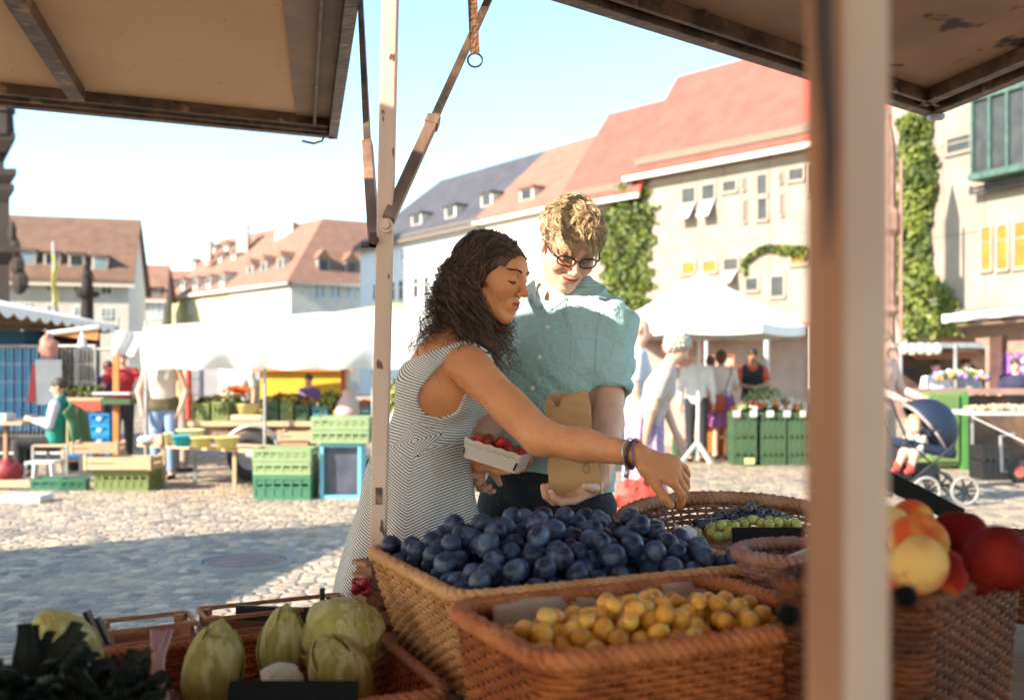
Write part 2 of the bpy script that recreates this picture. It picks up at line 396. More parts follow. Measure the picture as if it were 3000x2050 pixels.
# B: L shaped house with hipped corner
C0 = Vector((-19.8, 89, 0)); far = Vector((-36.5, 106.6, 0)); rgt = Vector((-6.0, 96.6, 0))
fL = Facade(far, C0); fR = Facade(C0, rgt)
rootB = thing('corner_house', 'long house with pink hipped roof full of dormers and chimneys', 'building', loc=C0, wc=True)
He, Hr = 10.0, 16.7; PK = Vector((-18.5, 97.4, Hr)); RL = PK+(far-C0).normalized()*21; RR = PK+(rgt-C0).normalized()*14
tLm = (far-C0).length
split = tLm*.47
m = MB(); m.add([C0, fL.P(fL.L-split, 0, 0), fL.P(fL.L-split, 0, He), C0+Vector((0, 0, He))], [(0, 1, 2, 3)])
m.add([C0, rgt, rgt+Vector((0, 0, He)), C0+Vector((0, 0, He))], [(0, 1, 2, 3)])
bk = Vector((-4, 110, 0)); bk2 = Vector((-28, 117, 0))
m.add([rgt, bk, bk+Vector((0, 0, He)), rgt+Vector((0, 0, He))], [(0, 1, 2, 3)]); m.add([bk, bk2, bk2+Vector((0, 0, He)), bk+Vector((0, 0, He))], [(0, 1, 2, 3)])
m.add([bk2, far, far+Vector((0, 0, He)), bk2+Vector((0, 0, He))], [(0, 1, 2, 3)])
m.build('wall', M['plaster_bright'], rootB)
m = MB(); fL.slab(m, 0, fL.L-split, 0, He, -.3, 0); m.build('yellow_wall', M['plaster_yellow'], rootB, label='pale yellow rendered wall')
ov = Vector((0, 0, 0)); ez = He-.35
eC = C0+fL.n*.5+fR.n*.5+Vector((0, 0, ez)); eF = far+fL.n*.5+Vector((0, 0, ez)); eR = rgt+fR.n*.5+Vector((0, 0, ez))
bkz = bk+Vector((0, 0, ez)); bk2z = bk2+Vector((0, 0, ez))
m = MB().add([eC, eR, RR, PK], [(0, 1, 2, 3)]).add([eF, eC, PK, RL], [(0, 1, 2, 3)]).add([eR, bkz, RR], [(0, 1, 2)]).add([bkz, bk2z, RL, PK, RR], [(0, 1, 2, 3, 4)]).add([bk2z, eF, RL], [(0, 1, 2)])
rB = m.build('roof', M['roof_pink'], rootB, solid=.15)
for f, rp in ((fL, PK), (fR, PK)):
    f.He = He; f.Hr = Hr; f.root = rootB
    d = -(PK-f.A).dot(f.n); f.setb = d; f.sl = (Hr-He)/d
g = MB(); fL.slab(g, -.3, fL.L+.4, ez-.12, ez+.1, .45, .62); fR.slab(g, 0, fR.L, ez-.12, ez+.1, .45, .62); g.build('gutter', M['gutter'], rootB)
for u, v0, v1 in [(396, 637, 655), (423, 633, 652), (452, 630, 652), (482, 626, 648), (513, 620, 644)]: dorm_px(fL, u, v0, v1, 13, roofm='roof_pink', wallm='plaster_bright', fwd=.6)
for u, v0, v1 in [(445, 590, 600), (474, 583, 594), (505, 577, 589), (537, 570, 583), (490, 558, 568), (520, 552, 563), (552, 546, 558)]: dorm_px(fL, u, v0, v1, 11, roofm='roof_pink', wallm='plaster_bright', fwd=.5)
for u, v0, v1 in [(567, 600, 624), (598, 592, 618), (636, 583, 612)]: dorm_px(fL, u, v0, v1, 17, wallm='plaster_bright', roofm='roof_pink', peak=.6)
for u, v0, v1 in [(735, 586, 618), (798, 592, 622)]: dorm_px(fR, u, v0, v1, 24, roofm='roof_pink', peak=.9, wallm='plaster_cream')
for (u0, u1) in [(715, 724), (728, 737), (750, 759), (763, 772), (787, 796), (800, 809)]: win_px(fR, rootB, u0, 648, u1, 676, glass='glass_sky', mull=0)
for (u0, u1) in [(455, 463), (468, 476), (500, 511), (428, 438)]:
    win_px(fL, rootB, u0, 681, u1, 692, glass='glass_sky'); win_px(fL, rootB, u0, 697, u1, 710, glass='glass_sky')
for (u, v0, v1, wd) in [(552, 515, 540, 1.1), (641, 492, 520, 1.3), (655, 506, 524, 1.1), (470, 550, 562, .9)]:
    y = 100+(660-u)/660*20; p = W(u, v1+12, y); z1 = Zv(v0, y)
    mb = MB(); mb.bb(p.x-wd/2, y-.5, p.z-1, p.x+wd/2, y+.5, z1); mb.bb(p.x-wd/2-.1, y-.6, z1, p.x+wd/2+.1, y+.6, z1+.15); mb.build('chimney', M['chimney'], rB)

# C: long row with dark and brown roofs
tC = Vector((.607, -.796, 0)); C00 = Vector((-8.4, 69.8, 0))
def cp(s_): p = C00+tC*s_; return (p.x, p.y)
fC1 = gable_house('row_house', 'long white house with dark slate roof right of the left post', cp(-4.6), cp(10.6), 11, 15.9, 5.6, 11, 'plaster_bluish', 'roof_dark', hip=(2.2, 0), over=.4, gutter='gutter_dark')
fC2 = gable_house('row_house', 'white house with light brown roof between slate roof and red roof', cp(10.65), cp(22.5), 11.05, 15.95, 5.6, 11, 'plaster_bright', 'roof_pink', over=.3)
for u, v0, v1 in [(945, 486, 512), (1022, 468, 496), (1104, 440, 470)]: dorm_px(fC1, u, v0, v1, 26, roofm='roof_dark', wallm='plaster_bright')
dorm_px(fC2, 1195, 428, 456, 30, roofm='roof_pink', wallm='plaster_bright')
for u0, u1, v0, v1 in [(910, 925, 566, 592), (949, 963, 565, 586), (988, 1004, 560, 584), (1030, 1046, 555, 580), (1075, 1092, 548, 574)]: win_px(fC1, fC1.root, u0, v0, u1, v1, glass='glass_sky')
for u0, u1, v0, v1 in [(848, 856, 646, 682), (886, 897, 640, 681), (906, 916, 637, 681), (939, 951, 631, 676), (963, 975, 628, 674), (1000, 1013, 622, 670), (1024, 1038, 618, 668)]:
    win_px(fC1, fC1.root, u0, v0, u1, v1, mull=0)
for u0, u1, v0, v1 in [(1128, 1146, 535, 562), (1180, 1198, 528, 556), (1356, 1372, 512, 530), (1370, 1388, 620, 652), (1215, 1232, 600, 640)]: win_px(fC2, fC2.root, u0, v0, u1, v1, glass='glass_sky')

# E and D: red roofs
tE = Vector((.688, -.726, 0)); E0 = Vector((5.78, 45.3, 0))
def ep(s_, out=0): p = E0+tE*s_+Vector((tE.y, -tE.x, 0))*out; return (p.x, p.y)
fD = gable_house('row_house', 'lower red roofed house left of the ivy strip', ep(-4.3), ep(-.05), 10.2, 14.5, 3.2, 6.4, 'plaster_cream', 'roof_red', over=.5)
fE = gable_house('museum_building', 'large cream building with tall red tiled roof and slit windows', ep(0.15), ep(12.5), 11.1, 15.4, 3.1, 6.2, 'plaster_cream', 'roof_red', over=.55)
win_px(fD, fD.root, 1362, 510, 1374, 528, glass='glass_sky', mull=0); win_px(fD, fD.root, 1372, 645, 1386, 672, mull=0)
m = MB()
for k in range(60): fE.slab(m, .2+k*.21, .28+k*.21, 10.55, 10.72, .004, .42)
m.build('rafter_ends', M['plaster_cream'], fE.root)
m = MB()
for a in (2.2, 4.4, 6.6, 8.8, 11.0): fE.slab(m, a, a+.025, .1, 10.5, .002, .010)
for z in (3.3, 6.9): fE.slab(m, .05, fE.L-.05, z, z+.03, .001, .008)
m.build('wall_joint', M['gutter_dark'], fE.root)
m = MB(); m.cyl(fE.P(10.2, .12, .1), fE.P(10.2, .12, 10.6), .06, 8); m.build('drainpipe', M['gutter'], fE.root)
for u0, v0, u1, v1, g in [(1550, 428, 1578, 460, 'glass'), (1595, 420, 1622, 452, 'glass'), (1643, 412, 1671, 434, 'glass'), (1721, 398, 1741, 445, 'glass'), (1722, 447, 1741, 498, 'glass'),
                          (1793, 384, 1824, 408, 'glass'), (1552, 598, 1577, 620, 'glass_yellow'), (1598, 594, 1625, 616, 'glass_yellow'), (1645, 588, 1675, 612, 'glass'), (1797, 574, 1836, 598, 'glass_yellow'),
                          (1695, 632, 1720, 658, 'glass'), (1752, 628, 1779, 672, 'glass'), (1841, 378, 1850, 440, 'glass')]:
    win_px(fE, fE.root, u0, v0, u1, v1, glass=g, mull=0, cross=False, frame='plaster_cream', fw=.12)
for u, v0, v1 in [(1689, 404, 432), (1691, 456, 505), (1773, 392, 415), (1775, 442, 490)]: win_px(fE, fE.root, u-2, v0, u+2, v1, mull=0, cross=False, frame='plaster_cream')
M['awning_grey'] = mat('grey_awning', (.42, .46, .44), .8)
for u0, v0, u1, v1 in [(1550, 460, 1579, 502), (1596, 452, 1624, 496), (1646, 614, 1674, 645)]:
    a0, z0 = fE.sz(u0, v1); a1, z1 = fE.sz(u1, v0)
    m = MB().add([fE.P(a0, .05, z1), fE.P(a1, .05, z1), fE.P(a1, .55, z0), fE.P(a0, .55, z0)], [(0, 1, 2, 3)]); m.build('window_awning', M['awning_grey'], fE.root, solid=.03)

# F: concrete building on the right
FA = Vector((13.9, 34.0, 0)); FB = Vector((17.8, 25.9, 0))
fF = Facade(FA, FB); rootF = thing('concrete_building', 'concrete panelled building with glazed bay above the right market stalls', 'building', loc=FA, wc=True)
def fz(v, u=2140): return fF.sz(u, v)[1]
m = MB(); fF.slab(m, -1.2, fF.L, 3.45, 12.2, -9, 0); m.build('wall', M['concrete'], rootF)
m = MB(); fF.slab(m, -1.2, fF.L, 0, 3.45, -9, -1.2); m.build('ground_floor_wall', M['sandstone'], rootF)
m = MB(); fF.slab(m, -1.2, fF.L, 3.3, 3.45, -1.2, .25); m.build('ledge', M['gutter_dark'], rootF)
m = MB()
for z in (5.9, 8.9): fF.slab(m, -1.2, fF.L, z, z+.035, .0, .012)
for a in (1.0, 2.6, 4.2, 5.8): fF.slab(m, a, a+.03, 3.45, 12.2, .002, .010)
m.build('panel_joint', M['gutter_dark'], rootF)
for u0, v0, u1, v1, g in [(2088, 326, 2117, 354, 'glass'), (2152, 312, 2203, 344, 'glass'), (2231, 518, 2249, 612, 'glass_yellow'), (2267, 513, 2287, 610, 'glass_yellow'), (2306, 506, 2330, 606, 'glass_yellow')]:
    win_px(fF, rootF, u0, v0, u1, v1, glass=g, mull=0, frame='concrete', fw=.1)
a0, z0 = fF.sz(2207, 400, .8); a1, _ = fF.sz(2400, 400, .8); z1 = 12.0
M['bay_green'] = mat('verdigris_frame', (.06, .135, .11), .6, (.035, .08, .07), 4)
bay = MB(); fF.slab(bay, a0, a1, z0, z1, .0, .8); bay = bay.build('bay_window', M['glass'], rootF)
m = MB()
k = a0
while k < a1:
    fF.slab(m, k, k+.09, z0, z1, .8, .9); k += .62
fF.slab(m, a0-.06, a1, z0-.15, z0+.05, .0, .95); fF.slab(m, a0-.06, a1, z0+2.3, z0+2.45, .8, .92); m.build('bay_frame', M['bay_green'], bay)
a0b, zb = fF.sz(2218, 445); m = MB(); fF.slab(m, a0b, a1, zb, zb+.08, .3, .4)
k = a0b
while k < a1: fF.slab(m, k, k+.07, zb, z0-.2, .3, .38); k += .55
fF.slab(m, a0b, a1, z0-.35, z0-.25, .3, .4); m.build('rail_frame', M['frame_dark'], rootF)
for u0, u1 in [(2213, 2245)]:
    a0, _ = fF.sz(u0, 800, -.3); a1, _ = fF.sz(u1, 800, -.3)
    m = MB(); fF.slab(m, a0, a1, 0, 3.3, -.9, -.3); m.build('pillar', M['sandstone'], rootF)
M['purple'] = mat('purple_display', (.28, .12, .50), .6, (.05, .03, .12), 2.5, lo=.45, hi=.55, c3=(.5, .38, .62), s3=6, t3=(.55, .6))
M['dark_shop'] = mat('shop_dark', (.05, .03, .03), .7, (.16, .09, .05), 3)
fF2 = Facade(fF.P(0, -1.2, 0).to_2d(), fF.P(fF.L, -1.2, 0).to_2d())
win_px(fF2, rootF, 2252, 800, 2420, 885, glass='purple', mull=2, cross=False, frame='sandstone')
win_px(fF2, rootF, 2052, 800, 2205, 885, glass='dark_shop', mull=2, cross=False, frame='sandstone')
# pink sandstone oriel turret just right of the near pole
tc_ = Vector((X(2012, 31), 31, 0))
rt = thing('oriel_turret', 'pink sandstone turret with drainpipes showing just right of the near pole', 'building', loc=tc_, wc=True)
MB().lathe([(1.0, 0), (1.0, 1.2), (.28, 2.2), (.25, 3.1), (.42, 3.3), (.30, 3.5), (.32, 5.6), (.46, 5.8), (.46, 6.3), (.3, 6.5), (.3, 8.4), (.02, 9.6)], 10, c=tc_).build('stone_shaft', M['sandstone'], rt, smooth=False)
m = MB(); m.cyl(tc_+Vector((.34, -.3, .5)), tc_+Vector((.34, -.3, 8)), .05, 8); m.build('drainpipe', M['sandstone'], rt)

# dark tower at the left edge
tw = thing('church_tower', 'dark red stone tower with pinnacles at the left edge of the square', 'tower', loc=(-30, 55, 0), wc=True)
m = MB(); xr = X(22, 55)
m.bb(xr-8, 55, 0, xr, 63, Zv(420, 55)); m.bb(xr-7.6, 55.4, Zv(420, 55), xr-.25, 62.6, 26)
for v, e in ((385, .35), (305, .3), (420, .25), (560, .5)):
    z = Zv(v, 55); m.bb(xr-8.1, 55-e, z-.35, xr+e, 63.2, z)
    m.add([(xr-8.1, 55-e, z-.35), (xr+e, 55-e, z-.35), (xr-.2, 55, z-1.0), (xr-8.1, 55, z-1.0)], [(0, 1, 2, 3)])
for k in range(4):
    z = Zv(640, 55)+k*.9; m.ball((xr+.55-k*.14, 54.9, z), (.5-k*.08, .45, .7), 7, 5)
m.v = [(x+(y-55)*(-.62), y, z) for x, y, z in m.v]
m.build('tower_wall', M['dark_stone'], tw)
m = MB(); m.lathe([(.5, 0), (.4, 1.2), (.55, 1.3), (.22, 2.8), (.02, 3.4)], 6, c=(xr-.2, 55, Zv(300, 55)-.2)); m.build('pinnacle', M['dark_stone'], tw)

# ------------------------------------------------------------------ ivy
M['ivy_light'] = mat('ivy_leaf', (.13, .165, .022), .6, (.045, .075, .014), 1.7, lo=.42, hi=.58, c3=(.22, .235, .045), s3=3.2)
def ivy(label, pts_fn, n, size, name='ivy'):
    m = MB()
    for i in range(n):
        p, nrm = pts_fn(random.random(), random.random())
        a = Vector((random.gauss(0, 1), random.gauss(0, 1), random.gauss(0, 1))).normalized()
        a = (a+nrm*.8).normalized(); t1 = a.orthogonal().normalized(); ang = random.random()*6.28; t1 = Matrix.Rotation(ang, 3, a) @ t1; t2 = a.cross(t1)
        s_ = size*random.uniform(.6, 1.3)
        m.add([p-t1*s_*.5, p+t2*s_*.45, p+t1*s_*.7, p-t2*s_*.45], [(0, 1, 2, 3)])
    o = m.build(name, M['ivy_light'], label=label, cat='ivy'); return o
def fb(seed): 
    ph = [random.random()*6.28 for _ in range(4)]
    return lambda z: math.sin(z*1.3+ph[0])*.25+math.sin(z*3.1+ph[1])*.15+math.sin(z*6+ph[2])*.08
ed1, ed2 = fb(1), fb(2)
def ivyE(a, b):
    z = 2.0+8.1*b; s0 = -2.15+.3*ed1(z)+(.35 if z > 9 else 0)-.15*(z < 5); s1 = 0.75+.4*ed2(z)-(.25 if z > 9 else 0)
    s_ = s0+(s1-s0)*a; s_ += .5*ed1(z*3.3+5)*(a-.5)*2+.16*math.sin(z*9+a*4)+random.gauss(0, .10); bulge = math.sin(math.pi*a)*.45+.15*ed1(z*2+s_)
    nn = Vector((tE.y, -tE.x, 0)); p = E0+tE*s_+nn*(.08+abs(bulge)*random.random())+Vector((0, 0, z)); return p, nn
ivy('broad ivy strip climbing between the two red roofed houses', ivyE, 5200, .19)
def ivyF(a, b):
    z = 2.6+7.6*b; c = -0.05+.35*ed2(z)+max(0, (4.8-z))*.38; wd = .75+.3*ed1(z*1.2)+max(0, 5-z)*.30
    s_ = c+wd*(a*2-1); p = fF.P(s_, .1+.35*random.random()*math.sin(math.pi*a)+.05, z); return p, fF.n
ivy('tall narrow ivy on the concrete building right of the near pole', ivyF, 3800, .2)
def ivyV(a, b):
    u = 1690+150*a; v = 598-36*math.sin(min(1, a*2.2)*math.pi*.55)+(18*max(0, a-.35)); v += (b-.5)*(9+26*max(0, a-.3))
    if a < .06: v += b*25
    s_, z = fE.sz(u, v); return fE.P(s_, .1+.12*random.random(), z), fE.n
ivy('thin vine arching under the windows of the large cream building', ivyV, 700, .17)
# ================================================================== implicit modelling: smooth unions of limbs, meshed with surface nets
def A3(v): return np.array(tuple(v), dtype=np.float32)
def cap(a, b, r1, r2):
    a = A3(a); ba = A3(b)-a; L2 = float(ba @ ba)+1e-12
    def f(P):
        q = P-a; t = np.clip((q @ ba)/L2, 0, 1); return np.linalg.norm(q-t[:, None]*ba, axis=1)-(r1+(r2-r1)*t)
    return f
def ecap(a, b, ra, rb, ax, sa=1.0, sb=None):
    """capsule whose section is sa times wider along ax"""
    a = A3(a); ba = A3(b)-a; L2 = float(ba @ ba)+1e-12; ax = A3(ax); ax = ax/np.linalg.norm(ax); sb_ = sa if sb is None else sb
    def f(P):
        q = P-a; t = np.clip((q @ ba)/L2, 0, 1); v = q-t[:, None]*ba; s = sa+(sb_-sa)*t
        x = v @ ax; v = v-ax*(x*(1-1/s))[:, None]; return np.linalg.norm(v, axis=1)-(ra+(rb-ra)*t)
    return f
def sph(c, r): return cap(c, (c[0], c[1], c[2]+1e-5), r, r)
def ell(c, r, B=None):
    c = A3(c); r = np.array(r, np.float32); B = None if B is None else np.array(B, np.float32)
    def f(P):
        q = P-c
        if B is not None: q = q @ B
        k0 = np.linalg.norm(q/r, axis=1); k1 = np.linalg.norm(q/(r*r), axis=1)+1e-9; return k0*(k0-1)/k1
    return f
def smin(a, b, k):
    if k <= 0: return np.minimum(a, b)
    h = np.maximum(k-np.abs(a-b), 0)/k; return np.minimum(a, b)-h*h*k*.25
def smax(a, b, k): return -smin(-a, -b, k)
def UN(k, *fs):
    def f(P):
        d = fs[0](P)
        for g in fs[1:]: d = smin(d, g(P), k)
        return d
    return f
def SUB(f, g, k=0.0): return lambda P: smax(f(P), -g(P), k)
def INT(f, g, k=0.0): return lambda P: smax(f(P), g(P), k)
def OFF(f, o): return lambda P: f(P)-o
def half(p, n):
    p = A3(p); n = A3(n); n = n/np.linalg.norm(n); return lambda P: (P-p) @ n
def XF(f, Mx, s=1.0):
    """f given in local axes; Mx is a 4x4 placing it, s a uniform scale"""
    Rm = np.array(Mx.to_3x3(), np.float32); t = A3(Mx.to_translation())
    return lambda P: f(((P-t) @ Rm)/s)*s
def loft(secs, ax, k=.03):
    """secs: (centre, half width along ax, half depth)"""
    return UN(k, *[ecap(a[0], b[0], a[2], b[2], ax, a[1]/a[2], b[1]/b[2]) for a, b in zip(secs, secs[1:])])
def ev(f, P, ch=120000):
    P = P.astype(np.float32)
    return np.concatenate([f(P[i:i+ch]) for i in range(0, len(P), ch)]) if len(P) > ch else f(P)
def polygonise(f, lo, hi, h, B=8):
    lo = np.array(lo, float); n = np.ceil((np.array(hi, float)-lo)/(h*B)).astype(int); N = n*B
    bc = [lo[i]+(np.arange(n[i])*B+B/2-.5)*h for i in range(3)]
    C = np.stack(np.meshgrid(*bc, indexing='ij'), -1).reshape(-1, 3); d = ev(f, C)
    act = np.abs(d) < B*h*.87*1.7
    Fd = np.repeat(np.repeat(np.repeat(d.reshape(n), B, 0), B, 1), B, 2).astype(np.float32)
    ids = np.argwhere(act.reshape(n)); o = np.stack(np.meshgrid(*[np.arange(B)]*3, indexing='ij'), -1).reshape(-1, 3)
    step = 300
    for i in range(0, len(ids), step):
        g = (ids[i:i+step, None, :]*B+o[None]).reshape(-1, 3); Fd[g[:, 0], g[:, 1], g[:, 2]] = ev(f, lo+g*h)
    S = Fd < 0
    c = np.zeros((N[0]-1, N[1]-1, N[2]-1), np.uint8)
    for a in (0, 1):
        for b in (0, 1):
            for e in (0, 1): c += S[a:N[0]-1+a, b:N[1]-1+b, e:N[2]-1+e]
    I = np.argwhere((c > 0) & (c < 8)); 
    if len(I) == 0: return np.zeros((0, 3)), np.zeros((0, 4), int)
    acc = np.zeros((len(I), 3)); cnt = np.zeros(len(I))
    corners = [(a, b, e) for a in (0, 1) for b in (0, 1) for e in (0, 1)]
    vals = {q: Fd[I[:, 0]+q[0], I[:, 1]+q[1], I[:, 2]+q[2]] for q in corners}
    for q in corners:
        for ax in range(3):
            if q[ax] == 0:
                r = list(q); r[ax] = 1; r = tuple(r); f0 = vals[q]; f1 = vals[r]; m = (f0 < 0) != (f1 < 0)
                t = f0[m]/(f0[m]-f1[m]); p = np.tile(np.array(q, float), (m.sum(), 1)); p[:, ax] += t; acc[m] += p; cnt[m] += 1
    V = lo+(I+acc/cnt[:, None])*h
    idx = np.full(c.shape, -1, np.int32); idx[I[:, 0], I[:, 1], I[:, 2]] = np.arange(len(I))
    Q = []
    for ax in range(3):
        sl0 = [slice(None)]*3; sl1 = [slice(None)]*3; sl0[ax] = slice(0, -1); sl1[ax] = slice(1, None)
        D = S[tuple(sl0)] != S[tuple(sl1)]; J = np.argwhere(D); u, v = [(1, 2), (2, 0), (0, 1)][ax]
        ok = (J[:, u] > 0) & (J[:, v] > 0) & (J[:, u] < N[u]-1) & (J[:, v] < N[v]-1); J = J[ok]
        def cell(du, dv):
            K = J.copy(); K[:, u] += du; K[:, v] += dv; return idx[K[:, 0], K[:, 1], K[:, 2]]
        q = np.stack([cell(-1, -1), cell(0, -1), cell(0, 0), cell(-1, 0)], 1)
        flip = ~S[J[:, 0], J[:, 1], J[:, 2]]; q[flip] = q[flip][:, ::-1]; Q.append(q[(q >= 0).all(1)])
    return V, np.concatenate(Q)
def bake(name, parts, m, parent=None, org=None, tint=None, attr=None, label=None, cat=None, group=None, kind=None):
    """parts: list of (V, Q); tint(V)->Nx3 colour multiplier; attr: dict name -> fn(V)->N"""
    V = np.concatenate([p[0] for p in parts]); k = 0; Qs = []
    for v, q in parts: Qs.append(q+k); k += len(v)
    Q = np.concatenate(Qs); root = parent
    while root is not None and root.parent is not None: root = root.parent
    o3 = np.array(ORG[root.name]) if root is not None and root.name in ORG else (np.array(org) if org is not None else np.zeros(3))
    me = bpy.data.meshes.new(name); me.vertices.add(len(V)); me.vertices.foreach_set('co', (V-o3).astype(np.float32).ravel())
    me.loops.add(Q.size); me.loops.foreach_set('vertex_index', Q.astype(np.int32).ravel())
    me.polygons.add(len(Q)); me.polygons.foreach_set('loop_start', np.arange(len(Q), dtype=np.int32)*4)
    me.polygons.foreach_set('use_smooth', np.ones(len(Q), bool)); me.update(calc_edges=True); me.materials.append(m)
    if tint is not None:
        c = np.ones((len(V), 4), np.float32); c[:, :3] = tint(V); a = me.color_attributes.new('tint', 'FLOAT_COLOR', 'POINT'); a.data.foreach_set('color', c.ravel())
    for nm, fn in (attr or {}).items():
        a = me.attributes.new(nm, 'FLOAT', 'POINT'); a.data.foreach_set('value', fn(V).astype(np.float32))
    o = bpy.data.objects.new(name, me); col.objects.link(o)
    if parent is not None: o.parent = parent
    elif org is not None: o.location = org
    return settag(o, label, cat, group, kind)
def V3(*a): return Vector(a)
def limb(pts, radii, k=.02): return UN(k, *[cap(pts[i], pts[i+1], radii[i], radii[i+1]) for i in range(len(pts)-1)])
def hand_sdf(Wp, d, n, side, curl=(20, 30, 20), curls=None, spread=4.0, thumb=(35, 20, 20), s=1.0, palm=.088):
    """Wp wrist, d towards the fingers, n out of the palm, side +1 puts the thumb on d x n"""
    d = Vector(d).normalized(); n = Vector(n); n = (n-d*n.dot(d)).normalized(); l = d.cross(n)*side
    Wp = Vector(Wp); fs = []
    kn = Wp+d*palm*s
    pal = UN(.012, ecap(Wp+d*.012*s, kn-d*.012*s, .015*s, .0125*s, l, 1.75, 2.9), ell(Wp+d*.035*s+l*.022*s+n*.006*s, (.017*s, .03*s, .016*s), np.array([l, d, n]).T))
    ln = (.070, .078, .072, .056); off = (.029, .0098, -.0095, -.028); rad = (.0088, .0090, .0085, .0076)
    dd = (-.004, .0, -.004, -.012)
    for i in range(4):
        c3 = curls[i] if curls else curl
        base = kn+l*off[i]*s+d*dd[i]*s
        ang = R(c3[0]); fan = R(spread*(1.5-i)/1.5*1.0)
        dirn = (d*math.cos(fan)+l*math.sin(fan)).normalized(); ax = dirn.cross(n).normalized()
        def rot(a): return (dirn*math.cos(a)+n*math.sin(a)).normalized()
        p0 = base; a = ang; p1 = p0+rot(a)*ln[i]*.46*s; a += R(c3[1]); p2 = p1+rot(a)*ln[i]*.31*s; a += R(c3[2]); p3 = p2+rot(a)*ln[i]*.22*s; r = rad[i]*s
        fs.append(UN(.003, cap(base-d*.018*s, p0, r*.95, r*1.08), cap(p0, p1, r*1.08, r*.95), cap(p1, p2, r*.98, r*.86), cap(p2, p3, r*.88, r*.74)))
    t0 = Wp+d*.022*s+l*.024*s+n*.004*s; a = R(thumb[0])
    t1 = t0+(d*math.cos(a)+l*math.sin(a)*.9+n*.25).normalized()*.040*s
    a2 = a-R(thumb[1]); t2 = t1+(d*math.cos(a2)+l*math.sin(a2)+n*.35).normalized()*.030*s
    a3 = a2-R(thumb[2]); t3 = t2+(d*math.cos(a3)+l*math.sin(a3)+n*.45).normalized()*.022*s
    fs.append(UN(.004, cap(t0, t1, .0135*s, .0105*s), cap(t1, t2, .0105*s, .0095*s), cap(t2, t3, .0098*s, .0078*s)))
    fing = UN(.0016, *fs); 
    g = UN(.008, pal, fing); tips = None
    return g
def head_sdf(smile=0.0, female=False, mouth_open=0.0):
    """local axes: x person's right, y forward, z up; chin at -.115, crown at +.11"""
    jw = .043 if female else .050
    f = UN(.03, ell((0, -.018, .022), (.073, .093, .078)), ell((0, .030, -.025), (.058, .058, .080)))
    f = UN(.022, f, UN(.015, cap((jw, .005, -.060), (.012, .062, -.100), .020, .014), cap((-jw, .005, -.060), (-.012, .062, -.100), .020, .014)), ell((0, .068, -.098), (.018, .016, .016)))
    f = UN(.02, f, ell((.037, .056, -.026), (.021, .020, .022)), ell((-.037, .056, -.026), (.021, .020, .022)), ell((0, .052, .034), (.050, .034, .036)))
    f = UN(.012, f, cap((-.034, .077, .022), (.034, .077, .022), .009 if female else .0115, .009 if female else .0115))
    for sx in (-1, 1): f = SUB(f, ell((sx*.031, .092, .004), (.0165, .014, .0115)), .012)
    # eyeball under a lowered lid
    for sx in (-1, 1): f = UN(.004, f, sph((sx*.031, .0735, .003), .0128))
    f = UN(.010, f, cap((0, .083, .018), (0, .104, -.026), .0055, .0095))
    f = UN(.005, f, ell((0, .1075, -.029), (.0092, .0090, .0080) if female else (.0105, .0095, .0088)), ell((.0115, .098, -.033), (.0072, .0085, .0065)), ell((-.0115, .098, -.033), (.0072, .0085, .0065)))
    for sx in (-1, 1): f = SUB(f, ell((sx*.0062, .1025, -.0405), (.0035, .0055, .004)), .003)
    w_ = .0225+.0055*smile; cv = .0015+.0085*smile; th_ = 1-.30*smile
    xs = np.linspace(-1, 1, 9)
    def arc(dz, dy, r0, r1, dip=0.0, lim=1.0):
        P_ = [(x*w_*lim, .0893-12*(x*w_*lim)**2+dy, -.0615+dz+cv*x*x-dip*(1-x*x)) for x in xs]; rr_ = [r0+(r1-r0)*abs(x)**1.5 for x in xs]
        return UN(.003, *[cap(P_[i], P_[i+1], rr_[i], rr_[i+1]) for i in range(8)])
    up = arc(.0042, -.0005, .0050*th_, .0022)
    lo_ = arc(-.0045, -.0015, .0058*th_, .0022, .0018+.004*mouth_open, .92)
    f = UN(.010, f, ell((0, .076, -.066), (.028, .016, .022)))
    f = UN(.005, f, up, lo_)
    mo = arc(0, .0045, .0018+.0032*mouth_open, .0014, .0015*mouth_open, 1.02)
    f = SUB(f, mo, .002)
    if smile:
        for sx in (-1, 1):
            f = UN(.012, f, ell((sx*.040, .064, -.034), (.017, .015, .016)))
            f = SUB(f, cap((sx*.021, .093, -.036), (sx*.039, .074, -.060), .0012, .0010), .007)
    for sx in (-1, 1):
        ear = UN(.006, ell((sx*.0755, -.010, -.004), (.008, .018, .030)), ell((sx*.073, -.004, -.026), (.007, .010, .012)))
        ear = SUB(ear, ell((sx*.084, -.006, .000), (.006, .010, .018)), .004); f = UN(.006, f, ear)
    return f
def frame_of(fwd, pitch=0.0, roll=0.0, loc=(0, 0, 0)):
    f = Vector((fwd[0], fwd[1], 0)).normalized(); u = Vector((0, 0, 1)); r = f.cross(u)
    Rp = Matrix.Rotation(R(-pitch), 3, r); f = Rp @ f; u = Rp @ u
    Rr = Matrix.Rotation(R(roll), 3, f); r = Rr @ r; u = Rr @ u
    Mx = Matrix(((r.x, f.x, u.x, loc[0]), (r.y, f.y, u.y, loc[1]), (r.z, f.z, u.z, loc[2]), (0, 0, 0, 1))); return Mx
